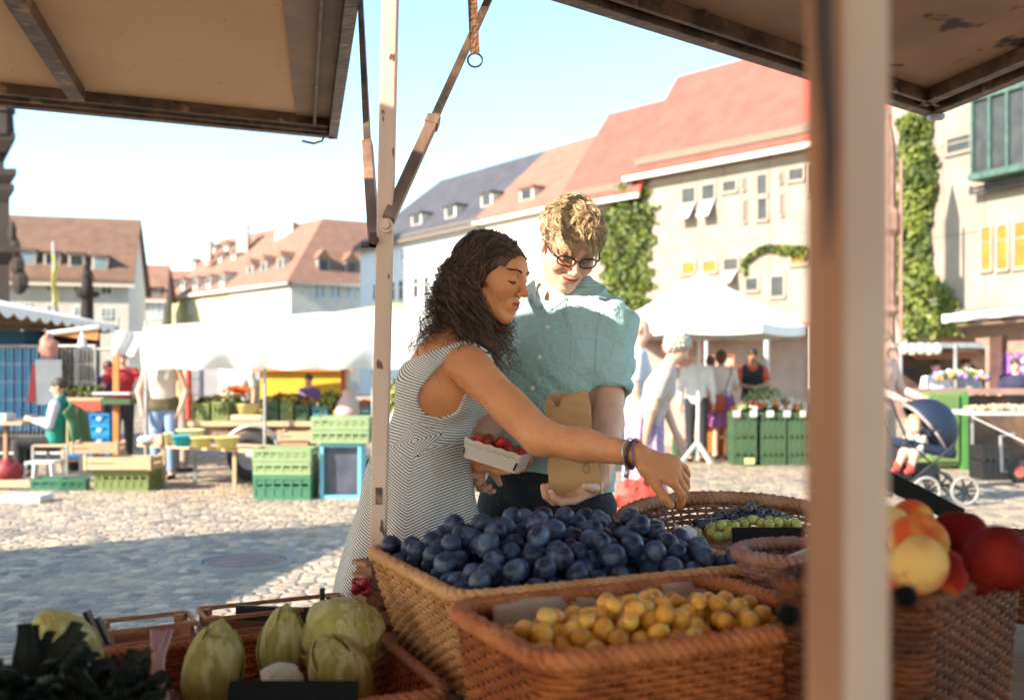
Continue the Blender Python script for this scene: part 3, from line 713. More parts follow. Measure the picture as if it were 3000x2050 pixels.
def face_tint(Mx, s, lip=(.62, .30, .30), brow=(.25, .16, .12), lash=True, cheek=(1.0, .82, .80), browm=1.0, smile=0.0):
    Rm = np.array(Mx.to_3x3()); t = np.array(Mx.to_translation())
    def f(V):
        q = ((V-t) @ Rm)/s; c = np.ones((len(V), 3)); x, y, z = q[:, 0], q[:, 1], q[:, 2]; ax = np.abs(x)
        hd = (np.abs(z) < .15) & (y > 0.0) & (ax < .085)
        def mixm(w_, k): c[:] = c*(1-w_[:, None])+(c*np.array(k))*w_[:, None]
        ck = np.exp(-(((ax-.040)/.018)**2+((z+.026)/.018)**2))*hd; mixm(ck*.8, cheek)
        ns = np.exp(-((x/.013)**2+((z+.03)/.012)**2))*(y > .09)*hd; mixm(ns*.6, cheek)
        zc_ = -.0620+smile*.0085*(ax/.028)**2; lp = (ax/(.0235+.006*smile))**2+((z-zc_)/(.0120-.003*smile))**2; mixm(np.clip((1-lp)*3, 0, 1)*(y > .070)*hd, lip)
        bz = .0235+.004*np.sin(np.clip((ax-.014)/.034, 0, 1)*math.pi*.85)
        b = np.clip(1.3-((z-bz)/.0042)**2, 0, 1)*((ax > .012) & (ax < .049) & (y > .05)); mixm(np.clip(b*1.3, 0, 1)*.92*browm, brow)
        ls = np.clip(1.2-((z+.0055-.15*(ax-.031)**2*60)/.0022)**2, 0, 1)*((ax > .017) & (ax < .046) & (y > .06)); mixm(ls*.85, (.12, .08, .07))
        m_ = np.clip(1-(ax/(.023+.006*smile))**2-((z-zc_-.0005)/.0022)**2, 0, 1)*(y > .066); mixm(np.clip(m_*3, 0, 1), (.25, .10, .10))
        return c
    return f
# ------------------------------------------------------------------ people in the background
SK = {}
def skin_m(k='fair'):
    if k not in SK:
        c = {'fair': (.60, .33, .22), 'pale': (.66, .40, .28), 'tan': (.42, .20, .11), 'baby': (.70, .45, .33)}[k]
        SK[k] = mat('skin_'+k, c, .5, tuple(x*.88 for x in c), 6, sss=.15, attr='tint')
    return SK[k]
CL = {}
def cloth_m(c, c2=None, scale=30, name='cloth'):
    key = (c, c2, scale)
    if key not in CL: CL[key] = mat(name, c, .85, c2 or tuple(x*.85 for x in c), scale, sheen=.1, bump=.3, bscale=25)
    return CL[key]
def person(label, base, H=1.7, face=(0, -1), lean=0.0, skin='fair', top=None, bottom='trousers', bcol=(.05, .05, .07), tcol=(.6, .6, .6), tcol2=None, hair=(.1, .05, .03), hstyle='short',
           arms=None, sit=False, sleeve='short', h=.012, build=1.0, hpitch=10, hface=None, shoes=(.04, .03, .03), bcol2=None, hem=None, skirtw=1.0, step=0.0, legs=True, group=None, vest=None, apron=None, zoff=0.0, group_=None):
    """arms: {'R': (elbow, hand), 'L': (...)} offsets from the shoulder in metres of (side, forward, up)"""
    s = H/1.72; f = Vector((face[0], face[1], 0)).normalized(); u = Vector((0, 0, 1)); r = f.cross(u); b = Vector((base[0], base[1], zoff))
    fl = (f*math.sin(R(lean))+u*math.cos(R(lean)))
    root = thing('person', label, 'person', loc=b, wc=True, group=group)
    hipz = (.92 if not sit else .47)*s; hip = b+u*hipz
    def T(a, o=0, d=0): return hip+fl*a*s+r*o*s+f*d*s
    waist = T(.16); chest = T(.36); sh = T(.50); nb = T(.545)
    W_ = build
    tor = loft([(hip, .150*s*W_, .105*s*W_), (waist, .125*s*W_, .090*s*W_), (chest, .150*s*W_, .105*s*W_), (sh-fl*.03*s, .155*s, .075*s), (nb-fl*.01, .07*s, .055*s)], r)
    S_ = {}
    fs = [tor]; armf = []; sleeves = []
    hc = nb+fl*.155*s+f*.025*s
    Mh = frame_of(hface or face, hpitch, 0, hc)
    fs.append(cap(nb, hc-fl*.04*s-f*.01*s, .052*s, .050*s))
    hs = s*1.0
    hd = UN(.02, ell((0, -.018, .028), (.074, .094, .082)), ell((0, .030, -.03), (.057, .056, .080)), ell((0, .100, -.022), (.012, .016, .02)), ell((.076, -.01, -.004), (.008, .017, .028)), ell((-.076, -.01, -.004), (.008, .017, .028)))
    fs.append(XF(hd, Mh, hs))
    arms = arms or {}
    for sd, nm in ((1, 'R'), (-1, 'L')):
        sp = T(.475, sd*.185*W_**.5); 
        e, hnd = arms.get(nm, ((.05, -.02, -.28), (.06, .06, -.53)))
        ep_ = sp+(r*sd*e[0]+f*e[1]+u*e[2])*s; hp = sp+(r*sd*hnd[0]+f*hnd[1]+u*hnd[2])*s; dh = (hp-ep_).normalized()
        armf.append(limb([sp, ep_, hp], [.048*s, .040*s, .027*s]))
        hn = r*(-sd) if abs(dh.dot(r)) < .8 else -u
        hf = UN(.01, ecap(hp, hp+dh*.075*s, .016*s, .014*s, dh.cross(hn), 1.6, 2.2), *[cap(hp+dh*.07*s+dh.cross(hn)*o*s, hp+dh*(.14-.3*abs(o-.005))*s+dh.cross(hn)*o*1.2*s+hn*.03*s, .009*s, .008*s) for o in (-.025, -.008, .009, .026)], cap(hp+dh*.02*s+f*.02*s, hp+dh*.06*s+f*.05*s, .012*s, .009*s))
        armf.append(hf)
        if sleeve == 'short': sleeves.append(cap(sp, sp+(ep_-sp)*.62, .062*s, .058*s))
        elif sleeve == 'long': sleeves.append(limb([sp, ep_, hp-dh*.02], [.062*s, .052*s, .038*s]))
    legf = []; legp = []
    for sd in (1, -1):
        hj = hip+r*sd*.085*s-u*.02*s
        if sit: kn = hj+f*.42*s+r*sd*.05*s+u*.0; an = kn-u*(.42*s)-f*.02
        else: kn = hj-u*.42*s+f*(.02+sd*step*.5)*s+r*sd*.01; an = kn-u*.40*s+f*sd*step*.7*s-f*.02*s
        an.z = max(an.z, zoff+.08*s)
        legf.append(limb([hj, kn, an], [.082*s*W_, .056*s, .038*s])); legf.append(UN(.02, cap(an, an-u*.045*s-f*.03*s, .04*s, .036*s), ecap(an-u*.05*s, an-u*.055*s+f*.13*s, .033*s, .028*s, r, 1.15)))
        legp.append((hj, kn, an))
    allf = UN(.03, *fs, *armf, *(legf if legs else []))
    allf = INT(allf, half((0, 0, zoff+.003), (0, 0, -1)))
    pts = [hc+u*.16*s, hc-f*.16+r*.05, hc+f*.16] + [q for l in legp for q in l] + [T(.475, .25), T(.475, -.25)]
    lo = np.min([list(q) for q in pts], 0)-.22*s; hi = np.max([list(q) for q in pts], 0)+.22*s
    for nm, sd in (('R', 1), ('L', -1)):
        e, hnd = arms.get(nm, ((.05, -.02, -.28), (.06, .06, -.53)))
        for o in (e, hnd):
            q = T(.475, sd*.185)+(r*sd*o[0]+f*o[1]+u*o[2])*s; lo = np.minimum(lo, np.array(q)-.18); hi = np.maximum(hi, np.array(q)+.18)
    lo[2] = zoff-.02
    bo = bake('body', [polygonise(allf, lo, hi, h)], skin_m(skin), root, tint=lambda V: np.ones((len(V), 3)))
    # clothes
    if top != 'none':
        tp = UN(.03, OFF(tor, .014*s), *sleeves)
        tp = SUB(tp, ell(nb+f*.02*s+fl*.03*s, (.075*s, .075*s, .06*s)), .01)
        tp = INT(tp, half(hip-u*.04*s, (0, 0, -1)))
        bake('shirt', [polygonise(tp, lo, hi, h)], cloth_m(tcol, tcol2), root)
    if vest:
        vp = SUB(OFF(tor, .03*s), UN(.01, ell(nb+f*.05*s, (.09*s, .11*s, .12*s)), cap(T(.44, .22), T(.40, .19), .085*s, .06*s), cap(T(.44, -.22), T(.40, -.19), .085*s, .06*s)), .01)
        vp = INT(vp, half(hip-u*.10*s, (0, 0, -1)))
        bake('vest', [polygonise(vp, lo, hi, h)], cloth_m(vest), root)
    if apron:
        ap = INT(INT(OFF(UN(.05, tor, *legf[:1], *legf[2:3]), .035*s), half(hip+f*.02, tuple(-f))), half(hip-u*.05*s, (0, 0, -1)))
        ap = INT(ap, half(T(.12), tuple(fl)))
        bake('waist_bag', [polygonise(ap, lo, hi, h)], cloth_m(apron), root)
    if bottom == 'trousers' or bottom == 'shorts':
        lf = [OFF(l, .016*s) for l in legf[0::2]]
        bt = UN(.03, OFF(loft([(hip, .150*s*W_, .105*s*W_), (waist-fl*.05, .13*s*W_, .09*s*W_)], r), .010*s), *lf)
        zc = b.z+(.09 if bottom == 'trousers' else .46)*s
        bt = INT(bt, half((0, 0, zc), (0, 0, -1)))
        bake('trousers' if bottom == 'trousers' else 'shorts', [polygonise(bt, lo, hi, h)], cloth_m(bcol), root)
    else:
        hz = hem if hem is not None else .45*s
        cb = Vector((hip.x, hip.y, b.z+hz)); fr = 16
        def sk(P):
            q = P-A3(cb); a = np.arctan2(q @ A3(f), q @ A3(r)); return .006*np.sin(a*9)+.004*np.sin(a*17+1)
        base_s = loft([(waist-fl*.02, .125*s*W_, .092*s*W_), (hip, .165*s*W_, .125*s*W_), (cb-u*.1, .24*s*skirtw, .20*s*skirtw)], r)
        bt = INT(lambda P: base_s(P)-.012*s+sk(P)*2, half(cb, (0, 0, -1)))
        bake('skirt', [polygonise(bt, lo-.08, hi+.08, h)], cloth_m(bcol, bcol2, 40 if bcol2 else 30), root)
    # hair
    if hstyle != 'bald':
        q = {'short': (ell((0, -.022, .036), (.083, .102, .086)), .025), 'bob': (UN(.03, ell((0, -.022, .034), (.090, .108, .092)), ell((0, -.05, -.03), (.085, .07, .08))), .02), 'long': (UN(.03, ell((0, -.022, .034), (.088, .106, .090)), ell((0, -.06, -.07), (.080, .055, .13))), .02),
             'up': (UN(.02, ell((0, -.022, .036), (.083, .102, .088)), sph((0, -.10, .08), .04)), .02), 'curly': (UN(.03, ell((0, -.025, .034), (.096, .112, .098)), ell((0, -.04, -.02), (.085, .075, .07))), .02)}[hstyle]
        fc = UN(.02, ell((0, .085, -.045), (.062, .075, .095)), cap((.07, .03, -.05), (-.07, .03, -.05), .03, .03))
        nzf = lambda P: .006*np.sin(P[:, 0]*120)*np.sin(P[:, 1]*110+1)*np.sin(P[:, 2]*130)
        hf = XF(lambda P: SUB(q[0], fc, .01)(P)+nzf(P)*(2 if hstyle == 'curly' else 1), Mh, hs)
        hm = mat('hair', hair, .6, tuple(x*.5 for x in hair), 60)
        bake('hair', [polygonise(hf, np.array(hc)-.24, np.array(hc)+.24, .008)], hm, root)
    if legs and bottom is not None and shoes:
        sh_ = [UN(.02, cap(a, a-u*.045*s-f*.03*s, .036*s, .04*s), ecap(a-u*.05*s, a-u*.055*s+f*.135*s, .037*s, .032*s, r, 1.15)) for (_, _, a) in legp]
        for q, (_, _, a) in zip(sh_, legp):
            sf = INT(INT(q, half((0, 0, zoff+.001), (0, 0, -1))), half(a-u*.02*s, tuple(u)))
            bake('shoe', [polygonise(sf, np.array(a)-.2, np.array(a)+.2, .009)], cloth_m(shoes), root)
    return root, Mh, hs
# ================================================================== the couple at the stall
def bent(P, Mx, s):  # world -> head local
    Rm = np.array(Mx.to_3x3(), np.float32); return ((P-A3(Mx.to_translation())) @ Rm)/s
SKW = mat('skin_tanned', (.74, .315, .145), .46, (.63, .245, .10), 9, sss=.15, attr='tint', bump=.12, bscale=130, spec=.3, c3=(.60, .22, .10), s3=30, t3=(.50, .90))
SKM = mat('skin_fair', (.78, .47, .34), .48, (.70, .37, .25), 9, sss=.15, attr='tint', bump=.12, bscale=130, spec=.3, c3=(.70, .33, .23), s3=30, t3=(.50, .90))
def nz3(P, fr, seed=0.0):
    a, b, c = P[:, 0]*fr, P[:, 1]*fr, P[:, 2]*fr
    return (np.sin(a*1.3+1.7*np.sin(b*.9+seed)+c*.7)+np.sin(b*1.7+1.3*np.sin(c*1.1+seed)+a*.5)+np.sin(c*1.5+1.5*np.sin(a*.8+seed*2)+b*.9))/3
def hair_mat(name, c1, c2, rough=.35):
    m = mat(name, c1, rough, c2, 3, rand=0, attr='tint', spec=.6); return m
def strands(name, S, rad, m, parent, tintv, sides=4):
    """S: (N, K, 3) centre lines, rad (N, K)"""
    N, K, _ = S.shape
    T = np.gradient(S, axis=1); T /= np.linalg.norm(T, axis=2, keepdims=True)+1e-9
    ref = np.tile(np.array([.31, .52, .79]), (N, K, 1)); Aa = np.cross(T, ref); Aa /= np.linalg.norm(Aa, axis=2, keepdims=True)+1e-9; Bb = np.cross(T, Aa)
    an = np.arange(sides)*2*math.pi/sides
    V = S[:, :, None, :]+(Aa[:, :, None, :]*np.cos(an)[None, None, :, None]+Bb[:, :, None, :]*np.sin(an)[None, None, :, None])*rad[:, :, None, None]
    V = V.reshape(-1, 3); ii = np.arange(N)[:, None, None]; jj = np.arange(K-1)[None, :, None]; kk = np.arange(sides)[None, None, :]; k2 = (kk+1) % sides
    b = (ii*K+jj)*sides; Q = np.stack([b+kk, b+k2, b+sides+k2, b+sides+kk], -1).reshape(-1, 4)
    tv = np.repeat(tintv, K*sides, axis=0)
    return bake(name, [(V, Q)], m, parent, tint=lambda _: tv)
def smooth_path(C, K):
    """C: (N, M, 3) control points -> (N, K, 3) Catmull-Rom"""
    N, Mn, _ = C.shape; P = np.concatenate([2*C[:, :1]-C[:, 1:2], C, 2*C[:, -1:]-C[:, -2:-1]], 1)
    t = np.linspace(0, Mn-1-1e-6, K); i = t.astype(int); f = (t-i)[None, :, None]; p0, p1, p2, p3 = P[:, i], P[:, i+1], P[:, i+2], P[:, i+3]
    return .5*((2*p1)+(-p0+p2)*f+(2*p0-5*p1+4*p2-p3)*f*f+(-p0+3*p1-3*p2+p3)*f**3)
def push_out(S, f, dist, it=3):
    sh = S.shape; P = S.reshape(-1, 3).astype(np.float32); e = .002
    for _ in range(it):
        d = ev(f, P); m = d < dist
        if not m.any(): break
        q = P[m]; g = np.stack([ev(f, q+A3(v))-ev(f, q-A3(v)) for v in ((e, 0, 0), (0, e, 0), (0, 0, e))], 1); g /= np.linalg.norm(g, axis=1, keepdims=True)+1e-9
        P[m] = q+g*(dist-d[m])[:, None]
    return P.reshape(sh)

# ---------------- woman
wf = Vector((.93, -.37, 0)).normalized(); wr = wf.cross(Vector((0, 0, 1)))
wroot = thing('person', 'dark haired woman in a striped dress reaching over the plums', 'person', loc=(-.22, 2.42, 0), wc=True)
wS = .885; wHC = Vector((-.044, 2.365, 1.512)); wM = frame_of((.880, -.475), 15, 0, wHC)
pel = V3(-.235, 2.44, .93); wst = V3(-.203, 2.43, 1.125); chs = V3(-.168, 2.425, 1.245); ush = V3(-.135, 2.42, 1.325); wnb = V3(-.115, 2.41, 1.365)
shR = V3(-.098, 2.285, 1.292); shL = V3(-.085, 2.55, 1.305)
elR = V3(.062, 2.165, 1.138); wrR = V3(.262, 2.075, 1.108)
elL = V3(-.19, 2.615, 1.13); wrL = V3(-.075, 2.455, 1.055)
wtor = loft([(pel, .155, .105), (pel*.5+wst*.5, .140, .095), (wst, .112, .072), (chs, .130, .086), (ush, .125, .062), (wnb, .060, .048)], wr, .04)
bust = UN(.03, *[ell(chs+wf*.060+wr*sd*.062-V3(0, 0, .012), (.052, .052, .055)) for sd in (1, -1)])
wbody_core = UN(.03, wtor, bust, limb([wnb-V3(.012, 0, .0), wM @ V3(0, -.030, -.055)*1], [.050, .046]), cap(ush+wr*.02, shR, .050, .047), cap(ush-wr*.02, shL, .050, .047))
armR = UN(.018, cap(shR, elR, .047, .0355), cap(shR*.45+elR*.55, elR, .040, .036), cap(elR, elR*.55+wrR*.45, .037, .0345), cap(elR*.55+wrR*.45, wrR, .0345, .0245))
armL = UN(.018, cap(shL, elL, .045, .036), cap(elL, wrL, .036, .0245))
# reaching hand: fingers droop down and curl
dR = (wrR-elR).normalized(); hdR = V3(.88, -.06, -.42)
handR = hand_sdf(wrR+dR*.004, hdR, V3(-.30, .74, -.62), -1, curls=[(30, 34, 20), (40, 30, 18), (36, 26, 16), (24, 24, 14)], spread=10, thumb=(34, 10, 15), s=1.0)
handL = hand_sdf(wrL, V3(.78, -.42, -.10), V3(.1, -.25, .95), -1, curls=[(8, 42, 40), (6, 46, 42), (6, 48, 42), (8, 50, 42)], spread=3, thumb=(50, 20, 15), s=.92)
wlegs = []
for sd in (1, -1):
    hj = pel+wr*sd*.08-V3(0, 0, .03); kn = V3(hj.x+.01, hj.y, .49); an = V3(hj.x-.01+sd*.04, hj.y, .085)
    wlegs += [limb([hj, kn, an], [.085, .055, .037]), UN(.02, cap(an, an-V3(0, 0, .045)-wf*.03, .036, .033), ecap(an-V3(0, 0, .05), an-V3(0, 0, .058)+wf*.12, .030, .024, wr, 1.2))]
wall = INT(UN(.02, wbody_core, armR, armL, *wlegs), half((0, 0, .004), (0, 0, -1)))
whead = XF(head_sdf(0, True, .55), wM, wS)
wfull = UN(.02, wall, whead)
wfullR = UN(.010, wfull, handR, handL)
def boxf(lo, hi):
    lo = A3(lo); hi = A3(hi); c = (lo+hi)/2; hh = (hi-lo)/2
    def f(P):
        q = np.abs(P-c)-hh; return np.linalg.norm(np.maximum(q, 0), axis=1)+np.minimum(q.max(1), 0)
    return f
def regions(f, big, fine, h, pad=.003):
    """one surface meshed coarsely with finer patches where the hands and head are"""
    out = []; g = f
    for (lo, hi, hh) in fine: g = SUB(g, boxf(np.array(lo)+pad, np.array(hi)-pad))
    V, Q = polygonise(g, big[0], big[1], h)
    # drop the walls the box cuts left behind: faces whose centre is off the true surface
    c = V[Q].mean(1); ok = np.abs(ev(f, c)) < h*.35; out.append((V, Q[ok]))
    for (lo, hi, hh) in fine:
        V, Q = polygonise(INT(f, boxf(lo, hi)), np.array(lo)-.01, np.array(hi)+.01, hh); c = V[Q].mean(1); ok = np.abs(ev(f, c)) < hh*.6; out.append((V, Q[ok]))
    return out
hcb = np.array(wHC); 
parts_w = regions(wfullR, ((-.50, 1.98, -.01), (.32, 2.80, 1.68)), [((hcb[0]-.12, hcb[1]-.14, 1.385), (hcb[0]+.14, hcb[1]+.12, 1.66), .0022),
    ((.250, 1.93, .92), (.47, 2.22, 1.18), .0022), ((-.085, 2.26, .97), (.10, 2.47, 1.13), .0024)], .0050)
ft_w = face_tint(wM, wS, lip=(.86, .46, .44), brow=(.55, .48, .45), cheek=(1.0, .80, .74))
bodyW = bake('body', parts_w, SKW, wroot, tint=ft_w)

# dress
def dress_cut(P):
    # arm holes, back scoop and front neckline
    d = cap(shR+wr*.03+V3(-.015, 0, -.010), shR-wf*.065-V3(0, 0, .072)+wr*.02, .040, .050)(P)
    d = np.minimum(d, cap(shR+wr*.03, shR+wr*.06+V3(.0, 0, .02), .05, .06)(P))
    d = np.minimum(d, cap(shL-wr*.03, shL-wf*.05-V3(0, 0, .10)-wr*.02, .042, .050)(P))
    d = np.minimum(d, ecap(wnb+V3(0, 0, .07), wnb-wf*.095-V3(0, 0, .060), .070, .062, wr, 1.12)(P))
    d = np.minimum(d, ecap(wnb+V3(0, 0, .07), wnb+wf*.10-V3(0, 0, .085), .066, .055, wr, 1.2)(P))
    return d
hemc = V3(-.235, 2.44, .775)
def skirt_f(P):
    q = P-A3(hemc); a = np.arctan2(q @ A3(wf), q @ A3(wr)); t = np.clip((1.10-P[:, 2])/.32, 0, 1)
    base = np.minimum(9, loft([(wst+V3(0, 0, -.01), .112, .072), (V3(-.225, 2.435, 1.02), .150, .104), (hemc-V3(.0, 0, .06), .225, .192)], wr, .04)(P))
    return base-.008+t*(.012*np.sin(a*6+.7+.8*np.sin(P[:, 2]*9))+.006*np.sin(a*13+2))
dressf0 = UN(.015, OFF(UN(.03, wtor, bust, cap(ush+wr*.02, shR-wr*.01, .050, .047), cap(ush-wr*.02, shL+wr*.01, .050, .047)), .0065), skirt_f)
dressf = SUB(dressf0, dress_cut, .003)
dressf = INT(dressf, half((-.234, 2.35, 1.312), (-.33, 0, .94)), .003)
dressf = INT(dressf, lambda P: -(P[:, 2]-(.772+.10*(P[:, 0]+.235))))
dv = polygonise(dressf, (-.60, 2.10, .70), (.12, 2.80, 1.42), .0036)
dc = V3(X(957, 2.33), 2.33, Zv(998, 2.33))
def stripe(V):
    q = (V-np.array(dc)) @ np.array(wf); w_ = V[:, 2]-dc.z; aq = np.abs(q)
    dia = np.abs(q*.9)+np.abs(w_-q*.3)
    top = w_+.25*q+.9*q*q+.05
    top = np.where(w_ > .14, w_+.25*q-.55*np.clip(w_-.14, 0, 1)*0+.05+(.5*q)*np.clip((w_-.14)/.05, 0, 1), top)
    sk_ = -(w_-.55*aq*np.where(q > 0, 1.0, 1.35))
    s_ = np.where(dia < .046, dia, np.where(w_ > -.012, top, sk_))
    return s_
def dress_mat():
    m = mat('striped_jersey', (.86, .80, .76), .8, (.82, .76, .72), 30, sheen=.15); t = m.node_tree; N = t.nodes; L = t.links; b = N['Principled BSDF']
    a = N.new('ShaderNodeAttribute'); a.attribute_name = 'stripe'
    d = N.new('ShaderNodeMath'); d.operation = 'DIVIDE'; L.new(a.outputs['Fac'], d.inputs[0]); d.inputs[1].default_value = .0068
    fr = N.new('ShaderNodeMath'); fr.operation = 'FRACT'; L.new(d.outputs[0], fr.inputs[0])
    lt = N.new('ShaderNodeMath'); lt.operation = 'LESS_THAN'; L.new(fr.outputs[0], lt.inputs[0]); lt.inputs[1].default_value = .36
    mx = N.new('ShaderNodeMix'); mx.data_type = 'RGBA'; L.new(lt.outputs[0], mx.inputs[0])
    src = b.inputs['Base Color'].links[0].from_socket; L.new(src, mx.inputs[6]); mx.inputs[7].default_value = (.012, .012, .018, 1); L.new(mx.outputs[2], b.inputs['Base Color'])
    return m
DM = dress_mat()
bake('dress', [dv], DM, wroot, attr={'stripe': stripe})
# hair: filled volume plus curly locks
hw = UN(.03, ell((0, -.022, .026), (.079, .099, .082)), ell((0, -.050, -.018), (.070, .052, .062)), ell((.052, -.028, -.02), (.030, .040, .065)), ell((-.052, -.028, -.02), (.030, .040, .065)))
facec = UN(.015, ell((0, .090, -.035), (.060, .078, .092)), ell((0, .10, .02), (.045, .06, .055)))
def hwl(P): 
    d = SUB(hw, facec, .006)(P); return d+.0035*np.sin(P[:, 0]*90+40*P[:, 2])*np.sin(P[:, 1]*80+2)
HM = hair_mat('dark_brown_hair', (.060, .030, .020), (.035, .018, .013))
hvol = polygonise(XF(hwl, wM, wS), hcb-.22, hcb+.2, .0036)
hroot_obj = bake('hair', [hvol], HM, wroot, tint=lambda V: np.ones((len(V), 3)))
def to_w(L_): return (L_*wS) @ np.array(wM.to_3x3()).T+np.array(wM.to_translation())
NC, NS, K = 360, 5, 60
rr = np.random.default_rng(3)
cl_a = rr.uniform(0, 1, NC)      # 0 front ... 1 back
side = np.where(rr.uniform(0, 1, NC) < .60, 1, -1)
# root: along the parting and crown
ry = .072-.155*cl_a; root = np.stack([side*rr.uniform(.002, .030, NC)+.006, ry, np.sqrt(np.clip(1-((ry+.022)/.102)**2, .05, 1))*.084+.026], 1)
hp1 = np.stack([side*(.070+.010*rr.uniform(0, 1, NC)), .030-.100*cl_a, .045+.012*rr.normal(0, 1, NC)], 1)
hp2 = np.stack([side*(.083+.010*rr.uniform(0, 1, NC))*(1-.35*np.clip(cl_a-.6, 0, 1)), .000-.115*cl_a, -.030+.01*rr.normal(0, 1, NC)], 1)
rootw, p1w, p2w = to_w(root), to_w(hp1), to_w(hp2)
end = np.zeros((NC, 3)); mid = np.zeros((NC, 3))
for i in range(NC):
    a = cl_a[i]
    if side[i] > 0:
        if a < .40: e = W(rr.uniform(1078, 1128), rr.uniform(790, 872), 2.33+rr.uniform(-.02, .03))
        elif a < .70: e = W(rr.uniform(1040, 1110), rr.uniform(735, 815), 2.30+rr.uniform(-.02, .05))
        else: e = W(1040-112*rr.uniform(0, 1)**1.2, rr.uniform(742, 822), 2.37+rr.uniform(-.04, .05))
    else:
        if a < .6: e = W(rr.uniform(1105, 1168), rr.uniform(765, 872), 2.45+rr.uniform(-.02, .05))
        else: e = W(1050-115*rr.uniform(0, 1)**1.3, rr.uniform(750, 825), 2.50+rr.uniform(-.05, .05))
    end[i] = e; mid[i] = p2w[i]*.5+np.array(e)*.5+np.array([0, 0, .012])
Cn = np.stack([rootw, p1w, p2w, mid, end], 1)
Cn = np.repeat(Cn, NS, 0)+rr.normal(0, 1, (NC*NS, 5, 3))*np.array([.0030, .0042, .0065, .012, .021])[None, :, None]
St = smooth_path(Cn, K)
keep = UN(.01, XF(SUB(hw, facec, .004), wM, wS), XF(ell((0, .06, -.03), (.070, .062, .098)), wM, wS), OFF(wbody_core, .002))
St = push_out(St, keep, .0025, 4)
tt = np.linspace(0, 1, K)[None, :]; ph = np.repeat(rr.uniform(0, 6.28, NC), NS)[:, None]+rr.normal(0, .5, (NC*NS, 1)); wl = np.repeat(rr.uniform(6.5, 10.5, NC), NS)[:, None]
amp = (.0014+.0130*np.clip((tt-.15)/.85, 0, 1)**1.05)*np.repeat(rr.uniform(.6, 1.35, NC), NS)[:, None]
St[:, :, 0] += amp*np.cos(tt*wl*6.28+ph); St[:, :, 1] += amp*np.sin(tt*wl*6.28+ph); St[:, :, 2] += .5*amp*np.sin(tt*wl*6.28*1.1+ph+1)
rad = np.repeat(rr.uniform(.0006, .0011, NC*NS)[:, None], K, 1)*(1.1-.5*tt**2)*np.clip((rr.uniform(.62, 1.20, (NC*NS, 1))-tt)/.18, .02, 1)
tv = np.clip(rr.normal(1.1, .5, (NC*NS, 1))+1.6*(np.repeat(rr.uniform(0, 1, (NC, 1)), NS, 0) > .80), .4, 4)*np.array([[1.10, .98, .90]])
# fly-away hairs
strands('curls', St, rad, HM, hroot_obj, tv)
# crown sheen painted as lighter strand tint; top cap strands lie flat
NT = 700
a_ = rr.uniform(-1, 1, NT); b_ = rr.uniform(0, 1, NT); sd_ = np.where(a_ > 0, 1, -1)
Tt = np.linspace(0, 1, 12)[None, :]; yy = (.078-.17*b_)[:, None]+(-.022*Tt)+rr.normal(0, .004, (NT, 1)); th = (.05+.02*rr.normal(0, 1, (NT, 1)))+Tt*(1.45)
xx = sd_[:, None]*np.sin(th)*.0825+.006; zz = .026+np.cos(th)*.085*np.sqrt(np.clip(1-((yy+.024)/.106)**2, .02, 1)); xx = xx*np.sqrt(np.clip(1-((yy+.024)/.108)**2, .06, 1))
L_ = np.stack([xx, yy, zz], -1); L_ = to_w(L_.reshape(-1, 3)).reshape(NT, 12, 3); L_ = push_out(L_, XF(SUB(hw, facec, .004), wM, wS), .0015, 3)
strands('crown_hair', L_, np.repeat(rr.uniform(.0008, .0014, NT)[:, None], 12, 1)*(1.1-.5*Tt), HM, hroot_obj, np.clip(rr.normal(1.8, .8, (NT, 1)), .6, 4.0)*np.array([[1.0, .95, .98]]))
# teeth, lashes
MT = mat('teeth', (.75, .70, .63), .3)
mb = MB(); mb.ball(wM @ V3(0, .0805*wS, -.0612*wS), (.013*wS, .006*wS, .0036*wS), 10, 6, M=wM.to_3x3()); mb.build('teeth', MT, wroot, smooth=True)
MD = mat('lash_dark', (.012, .008, .007), .8, spec=.1)
def brow_hairs(hf, Mx, s, m, par, name, n, rad, arch=.0045, z0=.0235, seed=1):
    rg = random.Random(seed); mb = MB(); d0 = -(Mx.to_3x3() @ Vector((0, 1, 0)))
    for sx in (-1, 1):
        for k in range(n):
            t = rg.random(); x = sx*(.012+.036*t); z = z0+arch*math.sin(min(1, t*1.1)*math.pi*.8)+rg.uniform(-.0021, .0021)*(1-.6*t); P_ = []
            for q in (0, .5, 1):
                p = Mx @ (Vector((x+sx*q*.007, .14, z+q*(.0022-.0036*t)))*s); h = ray_hit(hf, p, d0)
                if h is not None: P_.append(h-d0*(.0004+.0006*math.sin(q*3.1)))
            if len(P_) == 3: mb.tube(P_, [rad, rad, rad*.4], 3)
    return mb.build(name, m, par)
def ray_hit(f, p, d, n=260, mx=1.2):
    p = Vector(p); d = Vector(d).normalized(); t = 0.0
    for _ in range(n):
        q = f(np.array([tuple(p+d*t)], np.float32))[0]
        if q < 2e-4: break
        t += max(q*.6, 1e-4)
        if t > mx: return None
    return p+d*t
brow_hairs(whead, wM, wS, MD, wroot, 'eyebrows', 60, .00055)
mb = MB()
for sx in (-1, 1):
    _d = -(wM.to_3x3() @ Vector((0, 1, 0))); pts = [ray_hit(whead, wM @ (V3(sx*(.031+.0135*c), .14, -.0050-.0032*(1-c*c))*wS), _d)-_d*.0003 for c in np.linspace(-1, 1, 9)]
    mb.tube(pts, [.0004+.0007*(1-abs(c)) for c in np.linspace(-1, 1, 9)], 5)
    for p in pts[1:-1]: mb.tube([p, p-_d*.004+wM.to_3x3() @ V3(sx*.001, 0, -.0035)], [.00035, .0001], 3)
mb.build('eyelash', MD, wroot)
